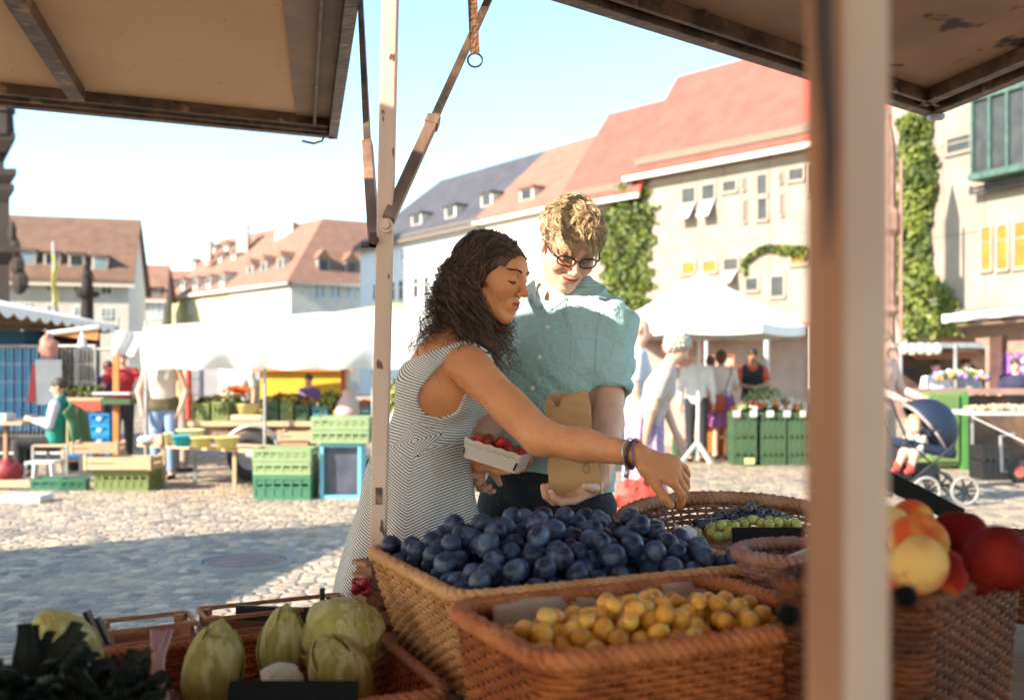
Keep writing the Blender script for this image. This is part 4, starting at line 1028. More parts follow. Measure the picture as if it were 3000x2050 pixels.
# bracelets on the right wrist
bm_c = [(.05, .03, .03), (.55, .52, .50), (.10, .05, .06)]
for k, (c, off_, rr_, tw_) in enumerate([((.05, .02, .025), .012, .0300, .004), ((.62, .60, .58), .022, .0310, .0018), ((.15, .10, .2), .004, .0295, .0018)]):
    cc = wrR-dR*off_; a = dR.orthogonal().normalized(); b2 = dR.cross(a)
    pts = [cc+(a*math.cos(t)+b2*math.sin(t))*rr_+dR*.004*math.sin(t*2+k) for t in np.linspace(0, 6.2832, 25)]
    mb = MB(); mb.tube(pts, tw_, 6, cap=False)
    if k == 1: mb.cyl(cc-V3(0, 0, .030), cc-V3(.004, 0, .052), .005, 6)
    o = mb.build('bracelet', mat('bracelet', c, .4, metal=.6 if k == 1 else 0), smooth=True)
    settag(o, ['dark woven bracelet on the reaching wrist', 'thin silver bracelet with a tag on the reaching wrist', 'thin purple thread bracelet on the reaching wrist'][k], 'bracelet', 'bracelets on the reaching wrist')

# ---------------- man
mf = Vector((-.42, -.90, 0)).normalized(); mr_ = mf.cross(Vector((0, 0, 1)))
mroot = thing('person', 'blond man with glasses and turquoise shirt holding a paper bag', 'person', loc=(.1, 2.68, 0), wc=True)
mS = .92; mHC = Vector((.151, 2.575, 1.612)); mM = frame_of((.19, -.98), 39, -6, mHC)
mp_ = V3(.090, 2.70, .94); mw = V3(.112, 2.69, 1.10); mc_ = V3(.130, 2.675, 1.29); mu = V3(.138, 2.68, 1.42); mn = V3(.140, 2.695, 1.485)
msL = V3(.262, 2.60, 1.400); msR = V3(.008, 2.735, 1.405)
meL = V3(.246, 2.535, 1.150); mwL = V3(.205, 2.345, 1.022)
meR = V3(-.030, 2.70, 1.165); mwR = V3(-.102, 2.545, 1.092)
mtor = loft([(mp_, .150, .110), (mw, .138, .100), (mc_, .160, .112), (mu, .150, .080), (mn, .066, .058)], mr_, .04)
marms = UN(.02, cap(msL, meL, .042, .036), cap(meL, meL*.6+mwL*.4, .037, .038), cap(meL*.6+mwL*.4, mwL, .038, .026), cap(msR, meR, .046, .038), cap(meR, meR*.6+mwR*.4, .040, .039), cap(meR*.6+mwR*.4, mwR, .039, .026))
mneck = limb([mn, mM @ V3(0, -.030, -.050)], [.060, .056])
# left hand under the bag, right hand hanging half open
hL = hand_sdf(mwL+V3(-.004, -.006, -.006), V3(-.80, -.42, -.30), V3(-.25, -.1, .95), -1, curls=[(14, 34, 30), (16, 38, 34), (18, 42, 34), (22, 44, 34)], spread=4, thumb=(62, 20, 10), s=1.05)
hR = hand_sdf(mwR, V3(.02, -.42, -.90), V3(.60, -.70, .25), -1, curls=[(24, 34, 20), (32, 40, 24), (38, 44, 28), (42, 46, 28)], spread=6, thumb=(38, 10, 15), s=.98)
mlegs = []
for sd in (1, -1):
    hj = mp_+mr_*sd*.088-V3(0, 0, .04); kn = V3(hj.x, hj.y-.01, .50); an = V3(hj.x, hj.y+.01, .09)
    mlegs += [limb([hj, kn, an], [.095, .062, .042])]
    mlegs += [UN(.02, cap(an, an-V3(0, 0, .05)-mf*.03, .042, .038), ecap(an-V3(0, 0, .055), an-V3(0, 0, .06)+mf*.15, .034, .028, mr_, 1.2))]
mcore = UN(.03, mtor, cap(mu, msL, .058, .056), cap(mu, msR, .058, .056), mneck)
mfull = INT(UN(.016, UN(.02, UN(.02, mcore, marms), *mlegs), XF(head_sdf(1.0, False, .15), mM, mS)), half((0, 0, .004), (0, 0, -1)))
mfull = UN(.010, mfull, hL, hR)
hm_ = np.array(mHC)
parts_m = regions(mfull, ((-.30, 2.20, -.01), (.44, 2.95, 1.80)), [((hm_[0]-.125, hm_[1]-.17, 1.49), (hm_[0]+.125, hm_[1]+.13, 1.79), .0023),
    ((.03, 2.20, .93), (.225, 2.36, 1.08), .0024), ((-.20, 2.38, .90), (-.02, 2.545, 1.095), .0024)], .0052)
ft_m = face_tint(mM, mS, lip=(.85, .52, .50), brow=(.62, .48, .38), cheek=(1.05, .80, .78), browm=.7, smile=1.0)
bodyM = bake('body', parts_m, SKM, mroot, tint=ft_m)

# shirt
shm = mat('turquoise_shirt', (.40, .60, .60), .78, (.35, .54, .545), 5, sheen=.15, bump=.5, bscale=60, attr='tint')
cufL = msL+(meL-msL)*.54; cufR = msR+(meR-msR)*.54
def sleeve(sp, cu): 
    d = (cu-sp).normalized(); return UN(.012, cap(sp, cu, .058, .053), cap(cu-d*.030, cu+d*.012, .0535, .054))
torS = OFF(loft([(mp_+V3(0, 0, -.02), .168, .120), (mw, .150, .112), (mc_, .163, .116), (mu, .150, .084), (mn-V3(0, 0, .01), .075, .066)], mr_, .04), .017)
shirt0 = UN(.022, torS, cap(mu+V3(0, 0, .012), msL, .066, .062), cap(mu+V3(0, 0, .012), msR, .066, .062), sleeve(msL, cufL), sleeve(msR, cufR))
shirt0 = SUB(shirt0, ecap(mn+V3(0, 0, .06), mn+Vector(mf)*.060-V3(0, 0, .005), .066, .050, mr_, 1.05), .006)
def folds(P):
    d = 0
    t = P[:, 2]
    # drag lines from the arm pits across the chest and soft vertical folds lower down
    a = P[:, 0]*.7+P[:, 2]*1.0; b = P[:, 0]*-.8+P[:, 2]*.9
    d = .0032*np.sin(a*95+2.2*np.sin(P[:, 0]*22+P[:, 2]*9))*np.clip(1-np.abs(P[:, 2]-1.20)/.16, 0, 1)
    d = d+.0030*np.sin(b*80+1.7*np.sin(P[:, 2]*25))*np.clip((P[:, 0]-.16)/.08, 0, 1)
    d = d+.0034*np.sin(P[:, 0]*75+3*np.sin(P[:, 2]*11+1))*np.clip((1.18-P[:, 2])/.12, 0, 1)
    rg_ = np.sin(P[:, 0]*30+P[:, 2]*19+1.1*nz3(P, 12, .3)); r2 = np.sin(-P[:, 0]*26+P[:, 2]*28+1.2*nz3(P, 11, 2.3))
    return d+.0018*nz3(P, 50, 1.0)-.0042*np.exp(-(rg_*3.0)**2)*np.clip(.5+.8*nz3(P, 12, 4), 0, 1)-.0040*np.exp(-(r2*3.0)**2)*np.clip(.5-.8*nz3(P, 12, 4), 0, 1)
dl = (meL-msL).normalized(); dr_ = (meR-msR).normalized()
def shirtf(P):
    d = shirt0(P)+folds(P)
    # cut the sleeves below the cuffs (only near the arms)
    belowL = -((P-A3(cufL+dl*.022)) @ A3(dl))
    d = np.maximum(d, -np.maximum(cap(msL+dl*.22, meL+dl*.2, .07, .075)(P), belowL))
    hem = 1.000+.020*np.sin(P[:, 0]*16+.5)+.10*(-(P[:, 0]-.10))*.9
    return np.maximum(d, hem-P[:, 2])
sv_ = regions(shirtf, ((-.20, 2.40, .94), (.42, 2.86, 1.56)), [], .0036)
# lighter worn patch on the chest left by bleaching of the cotton stays out; plain cloth, slightly paler at seams
bake('shirt', sv_, shm, mroot, tint=lambda V: np.ones((len(V), 3)))
def ray_hit(f, p, d, n=260, mx=1.2):
    p = Vector(p); d = Vector(d).normalized(); t = 0.0
    for _ in range(n):
        q = f(np.array([tuple(p+d*t)], np.float32))[0]
        if q < 2e-4: break
        t += max(q*.6, 1e-4)
        if t > mx: return None
    return p+d*t
seam = mat('shirt_seam', (.26, .46, .45), .8)
def onshirt(u, v, f=shirtf, lift=.001):
    o = Vector((0, 0, CAMZ)); d = (W(u, v, 2.0)-o).normalized(); h = ray_hit(f, o+d*2.1, d); return None if h is None else h-d*lift
def strip(name, pts, wd, th, m, par, f=shirtf):
    P = [onshirt(u, v, f, th) for u, v in pts]; P = [p for p in P if p is not None]
    mb = MB()
    for i in range(len(P)-1): mb.beam(P[i]+(P[i]-P[i+1])*.02, P[i+1], wd, th*2, up=(0, 1, 0))
    return mb.build(name, m, par)
pl = [(1277-(v-668)*.245+(.00009*(v-668)**2), v) for v in range(672, 1092, 10)]
pk = MB(); P1 = [onshirt(u-13, v, lift=.0025) for u, v in pl]; P2 = [onshirt(u+13, v, lift=.0025) for u, v in pl]; 
PP = [(p, q) for p, q in zip(P1, P2) if p is not None and q is not None]; P1 = [p for p, q in PP]; P2 = [q for p, q in PP]
P1b = [p+Vector((0, .004, 0)) for p in P1]; P2b = [p+Vector((0, .004, 0)) for p in P2]
rows = list(zip(P1b, P1, P2, P2b)); pk.add([q for r_ in rows for q in r_], [(i*4+j, i*4+j+1, i*4+4+j+1, i*4+4+j) for i in range(len(rows)-1) for j in range(3)])
placket = pk.build('placket', shm, mroot, smooth=False)
c_ = placket.data.color_attributes.new('tint', 'FLOAT_COLOR', 'POINT'); c_.data.foreach_set('color', np.ones(len(placket.data.vertices)*4, np.float32))
btm = mat('shirt_button', (.72, .66, .62), .3)
for (u, v) in [(1279, 676), (1243, 742), (1225, 810), (1209, 880), (1196, 945), (1187, 1012)]:
    p = onshirt(u, v, lift=.004)
    if p: mb = MB(); mb.cyl(p, p+Vector((0, -.0022, 0)), .0058, 14); mb.cyl(p+Vector((0, -.002, 0)), p+Vector((0, -.003, 0)), .0045, 12); mb.build('button', btm, mroot)
# pocket outline and shoulder seam, stitched ridges
for pts in ([(1296, 770), (1294, 835), (1318, 850), (1350, 846), (1352, 770), (1296, 768)], [(1312, 668), (1345, 700), (1370, 722), (1392, 742)], [(1362, 700), (1356, 750), (1352, 800), (1350, 850)]):
    P = []
    for (a, b), (c, d) in zip(pts, pts[1:]):
        for t in np.linspace(0, 1, 8, endpoint=False): P.append(onshirt(a+(c-a)*t, b+(d-b)*t, lift=.0004))
    P = [p for p in P if p is not None and p.y < 2.72]; run = []
    for p in P+[None]:
        if p is not None and (not run or (p-run[-1]).length < .022): run.append(p); continue
        if len(run) > 3: MB().tube(run, .0010, 5).build('seam', seam, mroot)
        run = [p] if p is not None else []
# rolled cuffs: soft rings
for cu, d_ in ((cufL, dl), (cufR, dr_)):
    mb = MB(); a = d_.orthogonal().normalized(); b2 = d_.cross(a)
    def fn(i, j):
        t = i*6.2832; z = (j-.5)*.062; rr_ = .0555+.0040*math.sin(j*9.4+1.2*math.sin(t*2))+.002*math.sin(t*5+j*7)-.004*(abs(j-.5)*2)**3
        return cu+a*math.cos(t)*rr_+b2*math.sin(t)*rr_+d_*(z+.004*math.sin(t*2))
    mb.grid(fn, 40, 10); o = mb.build('cuff', shm, mroot, smooth=True, solid=.004)
    c_ = o.data.color_attributes.new('tint', 'FLOAT_COLOR', 'POINT'); c_.data.foreach_set('color', np.ones(len(o.data.vertices)*4, np.float32))
# collar
def collar_side(sd):
    nc = mn+V3(0, 0, .010); NI, NJ = 26, 9; P_ = np.zeros((NI+1, NJ+1, 3))
    for a in range(NI+1):
        i = a/NI; t = i*R(168); ca, sa = math.cos(t), math.sin(t); fr = max(0, i-.72)/.28
        for b in range(NJ+1):
            j = b/NJ
            r0, z0 = .060, .012+.030*(1-i)
            r1, z1 = .066, .030+.034*(1-i)-.004*i
            r2, z2 = .098+.030*fr, -.012-.022*fr+.020*(1-i)
            if j < .3: k = j/.3; r, z = r0+(r1-r0)*k, z0+(z1-z0)*k
            else: k = (j-.3)/.7; r, z = r1+(r2-r1)*k, z1+(z2-z1)*k+.010*math.sin(k*3.14)
            p = nc+mr_*(sa*r*sd*.98+(-.012*fr*k*sd if j > .3 else 0))+Vector(mf)*(-ca*r)+V3(0, 0, z-.018*i*i); P_[a, b] = p
    P_ = push_out(P_, shirtf, .0035, 3); mb = MB(); mb.v = [tuple(p) for p in P_.reshape(-1, 3)]; n1 = NJ+1
    mb.f = [(a*n1+b, (a+1)*n1+b, (a+1)*n1+b+1, a*n1+b+1) for a in range(NI) for b in range(NJ)]
    o = mb.build('collar', shm, mroot, smooth=True, solid=.0026)
    c_ = o.data.color_attributes.new('tint', 'FLOAT_COLOR', 'POINT'); c_.data.foreach_set('color', np.ones(len(o.data.vertices)*4, np.float32))
collar_side(1); collar_side(-1)
# jeans and shoes
jm = mat('navy_jeans', (.010, .012, .022), .85, (.016, .018, .03), 40, bump=.3, bscale=60)
jf = UN(.03, OFF(loft([(mp_, .156, .116), (mw-V3(0, 0, .04), .142, .104)], mr_, .03), .008), *[OFF(l, .016) for l in mlegs[0::2]])
jf2 = INT(lambda P: jf(P)+.003*np.sin(P[:, 2]*50+np.sin(P[:, 0]*30)*2), half((0, 0, .09), (0, 0, -1)))
bake('jeans', [polygonise(jf2, (-.15, 2.50, .05), (.33, 2.92, 1.12), .006)], jm, mroot)
for i in (1, 3):
    sf = INT(OFF(mlegs[i], .006), half((0, 0, .002), (0, 0, -1))); bake('shoe', [polygonise(sf, (-.2, 2.4, -.01), (.35, 2.92, .11), .006)], cloth_m((.05, .035, .03)), mroot)
for i in (1, 3):
    sf = INT(OFF(wlegs[i], .005), half((0, 0, .002), (0, 0, -1))); sf = INT(sf, half((0, 0, .07), (0, 0, 1))); bake('shoe', [polygonise(sf, (-.5, 2.2, -.01), (.05, 2.75, .11), .006)], cloth_m((.12, .06, .04)), wroot)
# man's hair: cap plus wavy locks
hmn = ell((0, -.020, .030), (.078, .100, .084)); fcm = UN(.02, ell((0, .092, -.040), (.062, .070, .102)), ell((0, .045, -.095), (.10, .09, .085)), ell((0, -.06, -.13), (.09, .09, .075)))
def hmf(P): return SUB(hmn, fcm, .008)(P)+.005*np.sin(P[:, 0]*70+30*P[:, 1])*np.sin(P[:, 1]*75+P[:, 2]*40+2)+.002*np.sin(P[:, 2]*160)
HB = hair_mat('blond_hair', (.60, .47, .32), (.42, .29, .17), .42)
hob = bake('hair', [polygonise(XF(hmf, mM, mS), hm_-.2, hm_+.2, .0034)], HB, mroot, tint=lambda V: np.full((len(V), 3), .62))
NL, K2, NS2 = 760, 16, 9
rr = np.random.default_rng(11)
th = rr.uniform(0, 6.28, NL); cz = rr.uniform(-.12, 1, NL); sn = np.sqrt(1-cz*cz)
D0 = np.stack([sn*np.cos(th), sn*np.sin(th), cz], 1)
rtp = D0*np.array([.075, .096, .080])+np.array([0, -.020, .030])
okm = ~((rtp[:, 1] > .058) & (rtp[:, 2] < .066)) & ~((rtp[:, 1] > .02) & (rtp[:, 2] < .02)) & ~((np.abs(rtp[:, 0]) > .06) & (rtp[:, 2] < -.012) & (rtp[:, 1] > -.03))
rtp = rtp[okm]; D0 = D0[okm]; NL = len(rtp)
# comb direction: forward and to his left, following the skull, curling up
comb = np.tile(np.array([-.55, .75, 0.0]), (NL, 1))+rr.normal(0, .45, (NL, 3)); comb -= D0*np.sum(comb*D0, 1, keepdims=True); comb /= np.linalg.norm(comb, axis=1, keepdims=True)
side_ = np.cross(D0, comb); ln = rr.uniform(.035, .068, NL)*np.where(rtp[:, 2] < .03, .5, 1.0); cur = rr.uniform(-1, 1, NL)
tt = np.linspace(0, 1, K2)
rt2 = np.repeat(rtp, NS2, 0)+rr.normal(0, .0022, (NL*NS2, 3)); D2 = np.repeat(D0, NS2, 0); c2 = np.repeat(comb, NS2, 0)+rr.normal(0, .05, (NL*NS2, 3)); s2 = np.repeat(side_, NS2, 0); l2 = np.repeat(ln, NS2)*rr.uniform(.8, 1.15, NL*NS2); cu2 = np.repeat(cur, NS2)
lift = np.repeat(rr.uniform(.005, .015, NL)*np.where(rtp[:, 2] > .05, 1.5, .7), NS2)
S2 = rt2[:, None, :]+c2[:, None, :]*(l2[:, None]*tt)[:, :, None]+D2[:, None, :]*(lift[:, None]*np.sin(tt*2.6)+l2[:, None]*-.35*tt**2)[:, :, None]+s2[:, None, :]*(cu2[:, None]*.012*np.sin(tt*5.5+cu2[:, None]*3))[:, :, None]
S2 = (S2.reshape(-1, 3)*mS) @ np.array(mM.to_3x3()).T+np.array(mM.to_translation()); S2 = S2.reshape(NL*NS2, K2, 3)
S2 = push_out(S2, UN(.005, XF(hmn, mM, mS), XF(ell((0, .03, 0), (.07, .07, .09)), mM, mS)), .0015, 3)
strands('locks', S2, np.repeat(rr.uniform(.0005, .0010, NL*NS2)[:, None], K2, 1)*(1.1-.85*tt[None, :]**2), HB, hob, np.repeat(np.clip(rr.normal(1.0, .40, (NL, 1)), .30, 1.8), NS2, 0)*np.clip(rr.normal(1, .2, (NL*NS2, 1)), .5, 1.5)*np.array([[1.0, .98, .92]]))
# glasses
gm = mat('black_glasses_frame', (.012, .012, .018), .25, spec=.6)
gl = thing('glasses', 'black rimmed glasses on the blond man', 'glasses', loc=mM @ (V3(0, .095, .002)*mS), wc=True)
def ML(x, y, z): return mM @ (V3(x, y, z)*mS)
mb = MB()
for sx in (-1, 1):
    pts = []
    for t in np.linspace(0, 6.2832, 33):
        c, s_ = math.cos(t), math.sin(t); ex = 2.6
        x = math.copysign(abs(c)**(2/ex), c)*.0245; z = math.copysign(abs(s_)**(2/ex), s_)*.0150
        pts.append(ML(sx*.0315+x, .098-.10*abs(x*sx+.0)*0-(.0315+x*sx)**2*3.0, z+.001))
    mb.tube(pts, .0019, 6, cap=False)
    mb.tube(pts[1:16], .0027, 6)
mb.build('rims', gm, gl, smooth=True)
mb = MB(); mb.tube([ML(x, .0985+.002*math.cos(x*200), .006) for x in (-.008, 0, .008)], .0018, 6); mb.build('bridge', gm, gl)
for sx in (-1, 1):
    mb = MB(); mb.tube([ML(sx*.0555, .089, .007), ML(sx*.068, .078, .007), ML(sx*.0775, .03, .006), ML(sx*.0795, -.005, .004), ML(sx*.078, -.022, -.016)], [.0026, .0024, .0018, .0018, .0018], 6); mb.build('temple', gm, gl, smooth=True)
lens = bpy.data.materials.new('lens_glass'); lens.use_nodes = True; _t = lens.node_tree; _t.nodes.remove(_t.nodes['Principled BSDF'])
_a = _t.nodes.new('ShaderNodeBsdfTransparent'); _g = _t.nodes.new('ShaderNodeBsdfGlossy'); _g.inputs['Roughness'].default_value = .02; _m = _t.nodes.new('ShaderNodeMixShader'); _f = _t.nodes.new('ShaderNodeFresnel'); _f.inputs[0].default_value = 1.5
_t.links.new(_f.outputs[0], _m.inputs[0]); _t.links.new(_a.outputs[0], _m.inputs[1]); _t.links.new(_g.outputs[0], _m.inputs[2]); _t.links.new(_m.outputs[0], _t.nodes['Material Output'].inputs[0])
for sx in (-1, 1):
    mb = MB()
    def fn(i, j):
        t = i*6.2832; c, s_ = math.cos(t), math.sin(t); ex = 2.6; x = math.copysign(abs(c)**(2/ex), c)*.0240*j; z = math.copysign(abs(s_)**(2/ex), s_)*.0146*j
        return ML(sx*.0315+x, .098-(.0315+x*sx)**2*3.0, z+.001)
    mb.grid(fn, 28, 5); mb.build('lens', lens, gl, smooth=True)

brow_hairs(XF(head_sdf(1.0, False, .15), mM, mS), mM, mS, mat('blond_brow', (.30, .19, .10), .7), mroot, 'eyebrows', 50, .0005, seed=2)
# ---------------- paper bag held by the man
pb = mat('kraft_paper', (.56, .31, .135), .75, (.48, .25, .10), 5, bump=.35, bscale=12, sheen=.1)
bagc = W(1310, 1125, 2.33)
bag = thing('paper_bag', 'brown paper bag held upright in the hand of the blond man', 'paper bag', loc=bagc, wc=True)
mb = MB(); axu = (W(1286, 895, 2.36)-W(1310, 1120, 2.33)); Lb = axu.length; axu.normalize(); bx = Vector((1, -.15, 0)); bx = (bx-axu*bx.dot(axu)).normalized(); by = axu.cross(bx)
def bagfn(i, j):
    # rectangular section with gussets, tapering to a flatter mouth
    t = i*4; sdn = int(min(3, t)); fr = t-sdn; hw_ = .060-.013*j+.002*math.sin(j*9); hd_ = (.034)*(1-.35*j)
    cs = [(-1, -1), (1, -1), (1, 1), (-1, 1), (-1, -1)]; a = cs[sdn]; b = cs[sdn+1]; x = a[0]+(b[0]-a[0])*fr; y = a[1]+(b[1]-a[1])*fr
    if sdn in (1, 3): x *= 1-.30*math.sin(fr*math.pi)*j
    def tri(v): return abs((v % 1)-.5)*2
    cr = .0030*(tri(j*2.3+i*1.7)-.5)+.0026*(tri(j*3.7-i*2.9+.3)-.5)+.0012*(tri(j*9+i*6)-.5); top = 0
    if j > .90: top = (j-.9)*10*(.006*(tri(i*4.3)-.5)+(.012 if sdn == 2 else 0)-(.030*math.exp(-((fr-.28)/.10)**2) if sdn == 0 else 0)-(.015 if sdn == 3 else 0))
    return bagc+V3(0, 0, .0)+axu*(j*Lb+top)+bx*(x*hw_+cr)+by*(y*hd_+cr)
mb.grid(bagfn, 64, 40); mb.add([bagfn(k/64, 0) for k in range(64)], [tuple(range(64))])
mb.build('paper', pb, bag, solid=.0012)
mb = MB(); kr = random.Random(5)
for k in range(4):
    c = bagc+axu*(.055+k*.04)+by*.004; mb.ball(c+bx*kr.uniform(-.012, .012), .022, 10, 8)
mb.build('contents', mat('bag_fruit', (.35, .22, .06), .5), bag, smooth=True)
stm = mat('printed_mark', (.16, .16, .10), .8)
mb = MB(); o_ = bagc+axu*.075+bx*.034-by*.0
def onbag(a, b_): 
    i = .25*(.5+.5*a/.053); return bagc+axu*b_+bx*a-by*(-.0)
side_n = by if by.y < 0 else -by
for (a, b_, r_) in [(.030, .060, .010), (.034, .078, .0075), (.028, .092, .0055)]:
    c = bagc+bx*a+axu*b_+side_n*(.0335-.010*b_/Lb)
    pts = [c+(bx*math.cos(t)*.8+axu*math.sin(t))*r_+side_n*.003 for t in np.linspace(0, 6.28, 13)]; mb.tube(pts, .0008, 4, cap=False)
mb.build('printed_mark', stm, bag)

# ---------------- strawberry punnet in her left hand
cb = mat('white_card_punnet', (.62, .52, .46), .7, (.58, .48, .42), 8, bump=.1)
pc = W(1128, 1030, 2.315); px_ = (W(1196, 1040, 2.29)-W(1069, 1000, 2.33)).normalized(); pz_ = V3(.12, -.05, 1); pz_ = (pz_-px_*pz_.dot(px_)).normalized(); py_ = pz_.cross(px_)
def PU(a, b, c): return pc+px_*a+py_*b+pz_*c
pun = thing('punnet', 'white cardboard punnet of strawberries in her left hand', 'punnet', loc=pc, wc=True)
mb = MB(); a_, b_, h_ = .068, .046, .023
def wall_(A_, B_, wav):
    n = 30; v = []
    for k in range(n+1):
        t = k/n; lo_ = A_[0].lerp(B_[0], t); hi_ = A_[1].lerp(B_[1], t)+pz_*(wav*math.sin(t*6.2832*5)); v += [lo_, hi_]
    mb.add(v, [(2*i, 2*i+2, 2*i+3, 2*i+1) for i in range(n)])
cr4 = [(-1, -1), (1, -1), (1, 1), (-1, 1)]
lo4 = [PU(x*a_*.93, y*b_*.90, -h_) for x, y in cr4]; hi4 = [PU(x*a_*1.04, y*b_*1.05, h_) for x, y in cr4]
for k in range(4): wall_((lo4[k], hi4[k]), (lo4[(k+1) % 4], hi4[(k+1) % 4]), .0012)
mb.add(lo4, [(0, 1, 2, 3)]); mb.build('tray', cb, pun, solid=.0016)
mb = MB()
pts = [PU(-a_*1.0+2*a_*t, -b_*1.045-.0015, h_-.012+.0022*math.sin(t*38)) for t in np.linspace(0, 1, 70)]; mb.tube(pts, .0007, 4); mb.build('wavy_rim', mat('card_edge', (.40, .30, .24), .8), pun)
mb = MB(); mb.beam(PU(a_*.90, -b_*1.0-.002, -h_*.7), PU(a_*.96, -b_*1.04-.002, h_*.1), .004, .003, up=tuple(py_)); mb.beam(PU(-a_*.93, -b_*1.0-.002, -h_*.6), PU(-a_*.96, -b_*1.03-.002, h_*.0), .002, .003, up=tuple(py_)); mb.build('corner_slot', MD, pun)
sm = mat('strawberry_red', (.50, .020, .015), .3, (.38, .012, .01), 20, bump=.5, bscale=220, rand=.15); lf_ = mat('strawberry_leaf', (.10, .16, .03), .6)
def berry():
    t = thing('strawberry', 'glossy red strawberry with green leaves in the held punnet', 'strawberry', group='strawberries in the held punnet')
    m_ = MB(); m_.lathe([(0.0005, -.017), (.006, -.014), (.0115, -.006), (.0145, .002), (.0135, .008), (.008, .012), (.0005, .013)], 14); m_.build('berry', sm, t, smooth=True)
    m_ = MB()
    for k in range(9):
        a = k*.698+.2*random.random(); d = V3(math.cos(a), math.sin(a), .35+.5*random.random()).normalized(); s_ = d.cross(V3(0, 0, 1)).normalized()*.002
        m_.add([V3(0, 0, .012)+s_, V3(0, 0, .012)-s_, V3(0, 0, .012)+d*.012], [(0, 1, 2)])
    m_.build('leaf_cap', lf_, t); return t
b0 = berry(); rr = random.Random(4); first = True
for (x, y, z) in [(-.045, -.02, .026), (-.035, .02, .022), (-.012, .0, .018), (-.020, -.025, .020), (.008, -.018, .032), (.022, -.006, .022), (.034, -.020, .020), (.012, .022, .022), (.056, -.012, .017), (.040, .02, .014), (-.05, .0, .012), (.0, .0, .006), (.048, -.028, .012), (-.012, .034, .02)]:
    p = PU(x, y, z); ro = (rr.uniform(-.9, .9), rr.uniform(-.9, .9), rr.uniform(0, 6))
    if first: b0.location = p; b0.rotation_euler = ro; first = False
    else: dup(b0, p, rot=ro)
# ================================================================== the market behind the couple
def cm(name, c, rough=.6, **k): return mat(name, c, rough, tuple(x*.85 for x in c), 4, **k)
C_ = {'green': cm('crate_green', (.05, .10, .045)), 'lgreen': cm('crate_pale_green', (.25, .34, .17)), 'olive': cm('crate_olive', (.16, .20, .06)), 'blue': cm('crate_blue', (.0, .28, .62)), 'blue2': cm('crate_deep_blue', (.0, .17, .50)),
      'dgreen': cm('crate_dark_green', (.05, .18, .10)), 'teal': cm('crate_teal', (.04, .22, .25)), 'wood': cm('crate_wood', (.52, .36, .22), .8, bump=.2), 'black': cm('crate_black', (.015, .015, .018)), 'red': cm('tray_red', (.45, .06, .03)), 'white': cm('plastic_white', (.58, .57, .56)), 'orange': cm('tray_orange', (.6, .2, .04))}
def crate(label, loc, rz, wd, dp, h, m, group=None, name='crate', slats=False, emblem=None, fill=True):
    t = thing(name, label, 'crate', loc=loc, rz=rz, group=group)
    mb = MB(); th = .018
    def wall(x0, y0, x1, y1, n):
        d = Vector((x1-x0, y1-y0, 0)); L_ = d.length; d.normalize()
        def bm_(a, b, z0, z1, e=0.0): mb.beam(Vector((x0, y0, (z0+z1)/2))+d*a, Vector((x0, y0, (z0+z1)/2))+d*b, th+e, z1-z0)
        if slats:
            k = max(2, int(h/.07)); g = h/k
            for i in range(k): bm_(0, L_, i*g+.008, (i+1)*g-.006)
            bm_(0, .03, 0, h+.02, .012); bm_(L_-.03, L_, 0, h+.02, .012)
        else:
            bm_(0, L_, h-.04, h, .012); bm_(0, L_, 0, .035, .006); bm_(0, L_, h*.46, h*.54, .004)
            for i in range(n+1): a = (L_-.022)*i/n; bm_(a, a+.022, .034, h-.039, .006)
            for i in range(n):
                a = (L_-.022)*i/n+.022; b = (L_-.022)*(i+1)/n
                if fill: bm_(a, b, .035, h*.46, -.008); bm_(a, b, h*.54+.03, h-.04, -.008)
    x, y = wd/2-th, dp/2-th; n = max(3, int(wd/.09))
    wall(-x, -y, x, -y, n); wall(-x, y, x, y, n); wall(-x, -y, -x, y, 4); wall(x, -y, x, y, 4)
    mb.bb(-x, -y, .004, x, y, .018)
    mb.build('crate_body', C_[m], t)
    if emblem:
        e = MB(); e.ball((0, -dp/2-.004, h*.5), (.035, .004, .028), 10, 6); e.build('emblem', C_['white'], t)
    return t
def stuffheap(name, label, c, r, cols, n, dm=(.03, .05), seed=1, squash=1.0, h0=0):
    rg = random.Random(seed); mats = []; objs = []
    for k, cc in enumerate(cols):
        mb = MB()
        for i in range(n//len(cols)):
            a, b = rg.uniform(-1, 1), rg.uniform(-1, 1); z = max(0, 1-(a*a+b*b)*.5)*r[2]*rg.uniform(.4, 1)
            s = rg.uniform(*dm); mb.ball((c[0]+a*r[0], c[1]+b*r[1], c[2]+z), (s, s, s*squash), 7, 5)
        objs.append((mb, cc))
    mb, cc = objs[0]; o = mb.build(name, cm(name, cc), smooth=True, label=label, cat=name.replace('_', ' '), kind='stuff')
    for mb, cc in objs[1:]: mb.build(name+'_mixed', cm(name, cc), o, smooth=True)
    return o
def leafheap(name, label, c, r, col1, col2, n, size, seed=2, kind=None, parent=None, m=None):
    rg = random.Random(seed); mb = MB(); c = Vector(c)
    for i in range(n):
        v = Vector((rg.gauss(0, 1), rg.gauss(0, 1), rg.gauss(0, 1))).normalized(); q = rg.uniform(.55, 1)
        p = c+Vector((v.x*r[0]*q, v.y*r[1]*q, abs(v.z)*r[2]*q)); a = (v+Vector((rg.gauss(0, .5), rg.gauss(0, .5), rg.gauss(0, .5)))).normalized()
        t1 = Matrix.Rotation(rg.random()*6.28, 3, a) @ a.orthogonal().normalized(); t2 = a.cross(t1); s = size*rg.uniform(.6, 1.3)
        mb.add([p-t1*s*.6, p+t2*s*.4+a*s*.15, p+t1*s*.7, p-t2*s*.4+a*s*.15], [(0, 1, 2, 3)])
    return mb.build(name, m or mat(name, col1, .6, col2, 3, lo=.4, hi=.6), parent, label=None if parent else label, cat=None if parent else name.replace('_', ' '), kind=kind)
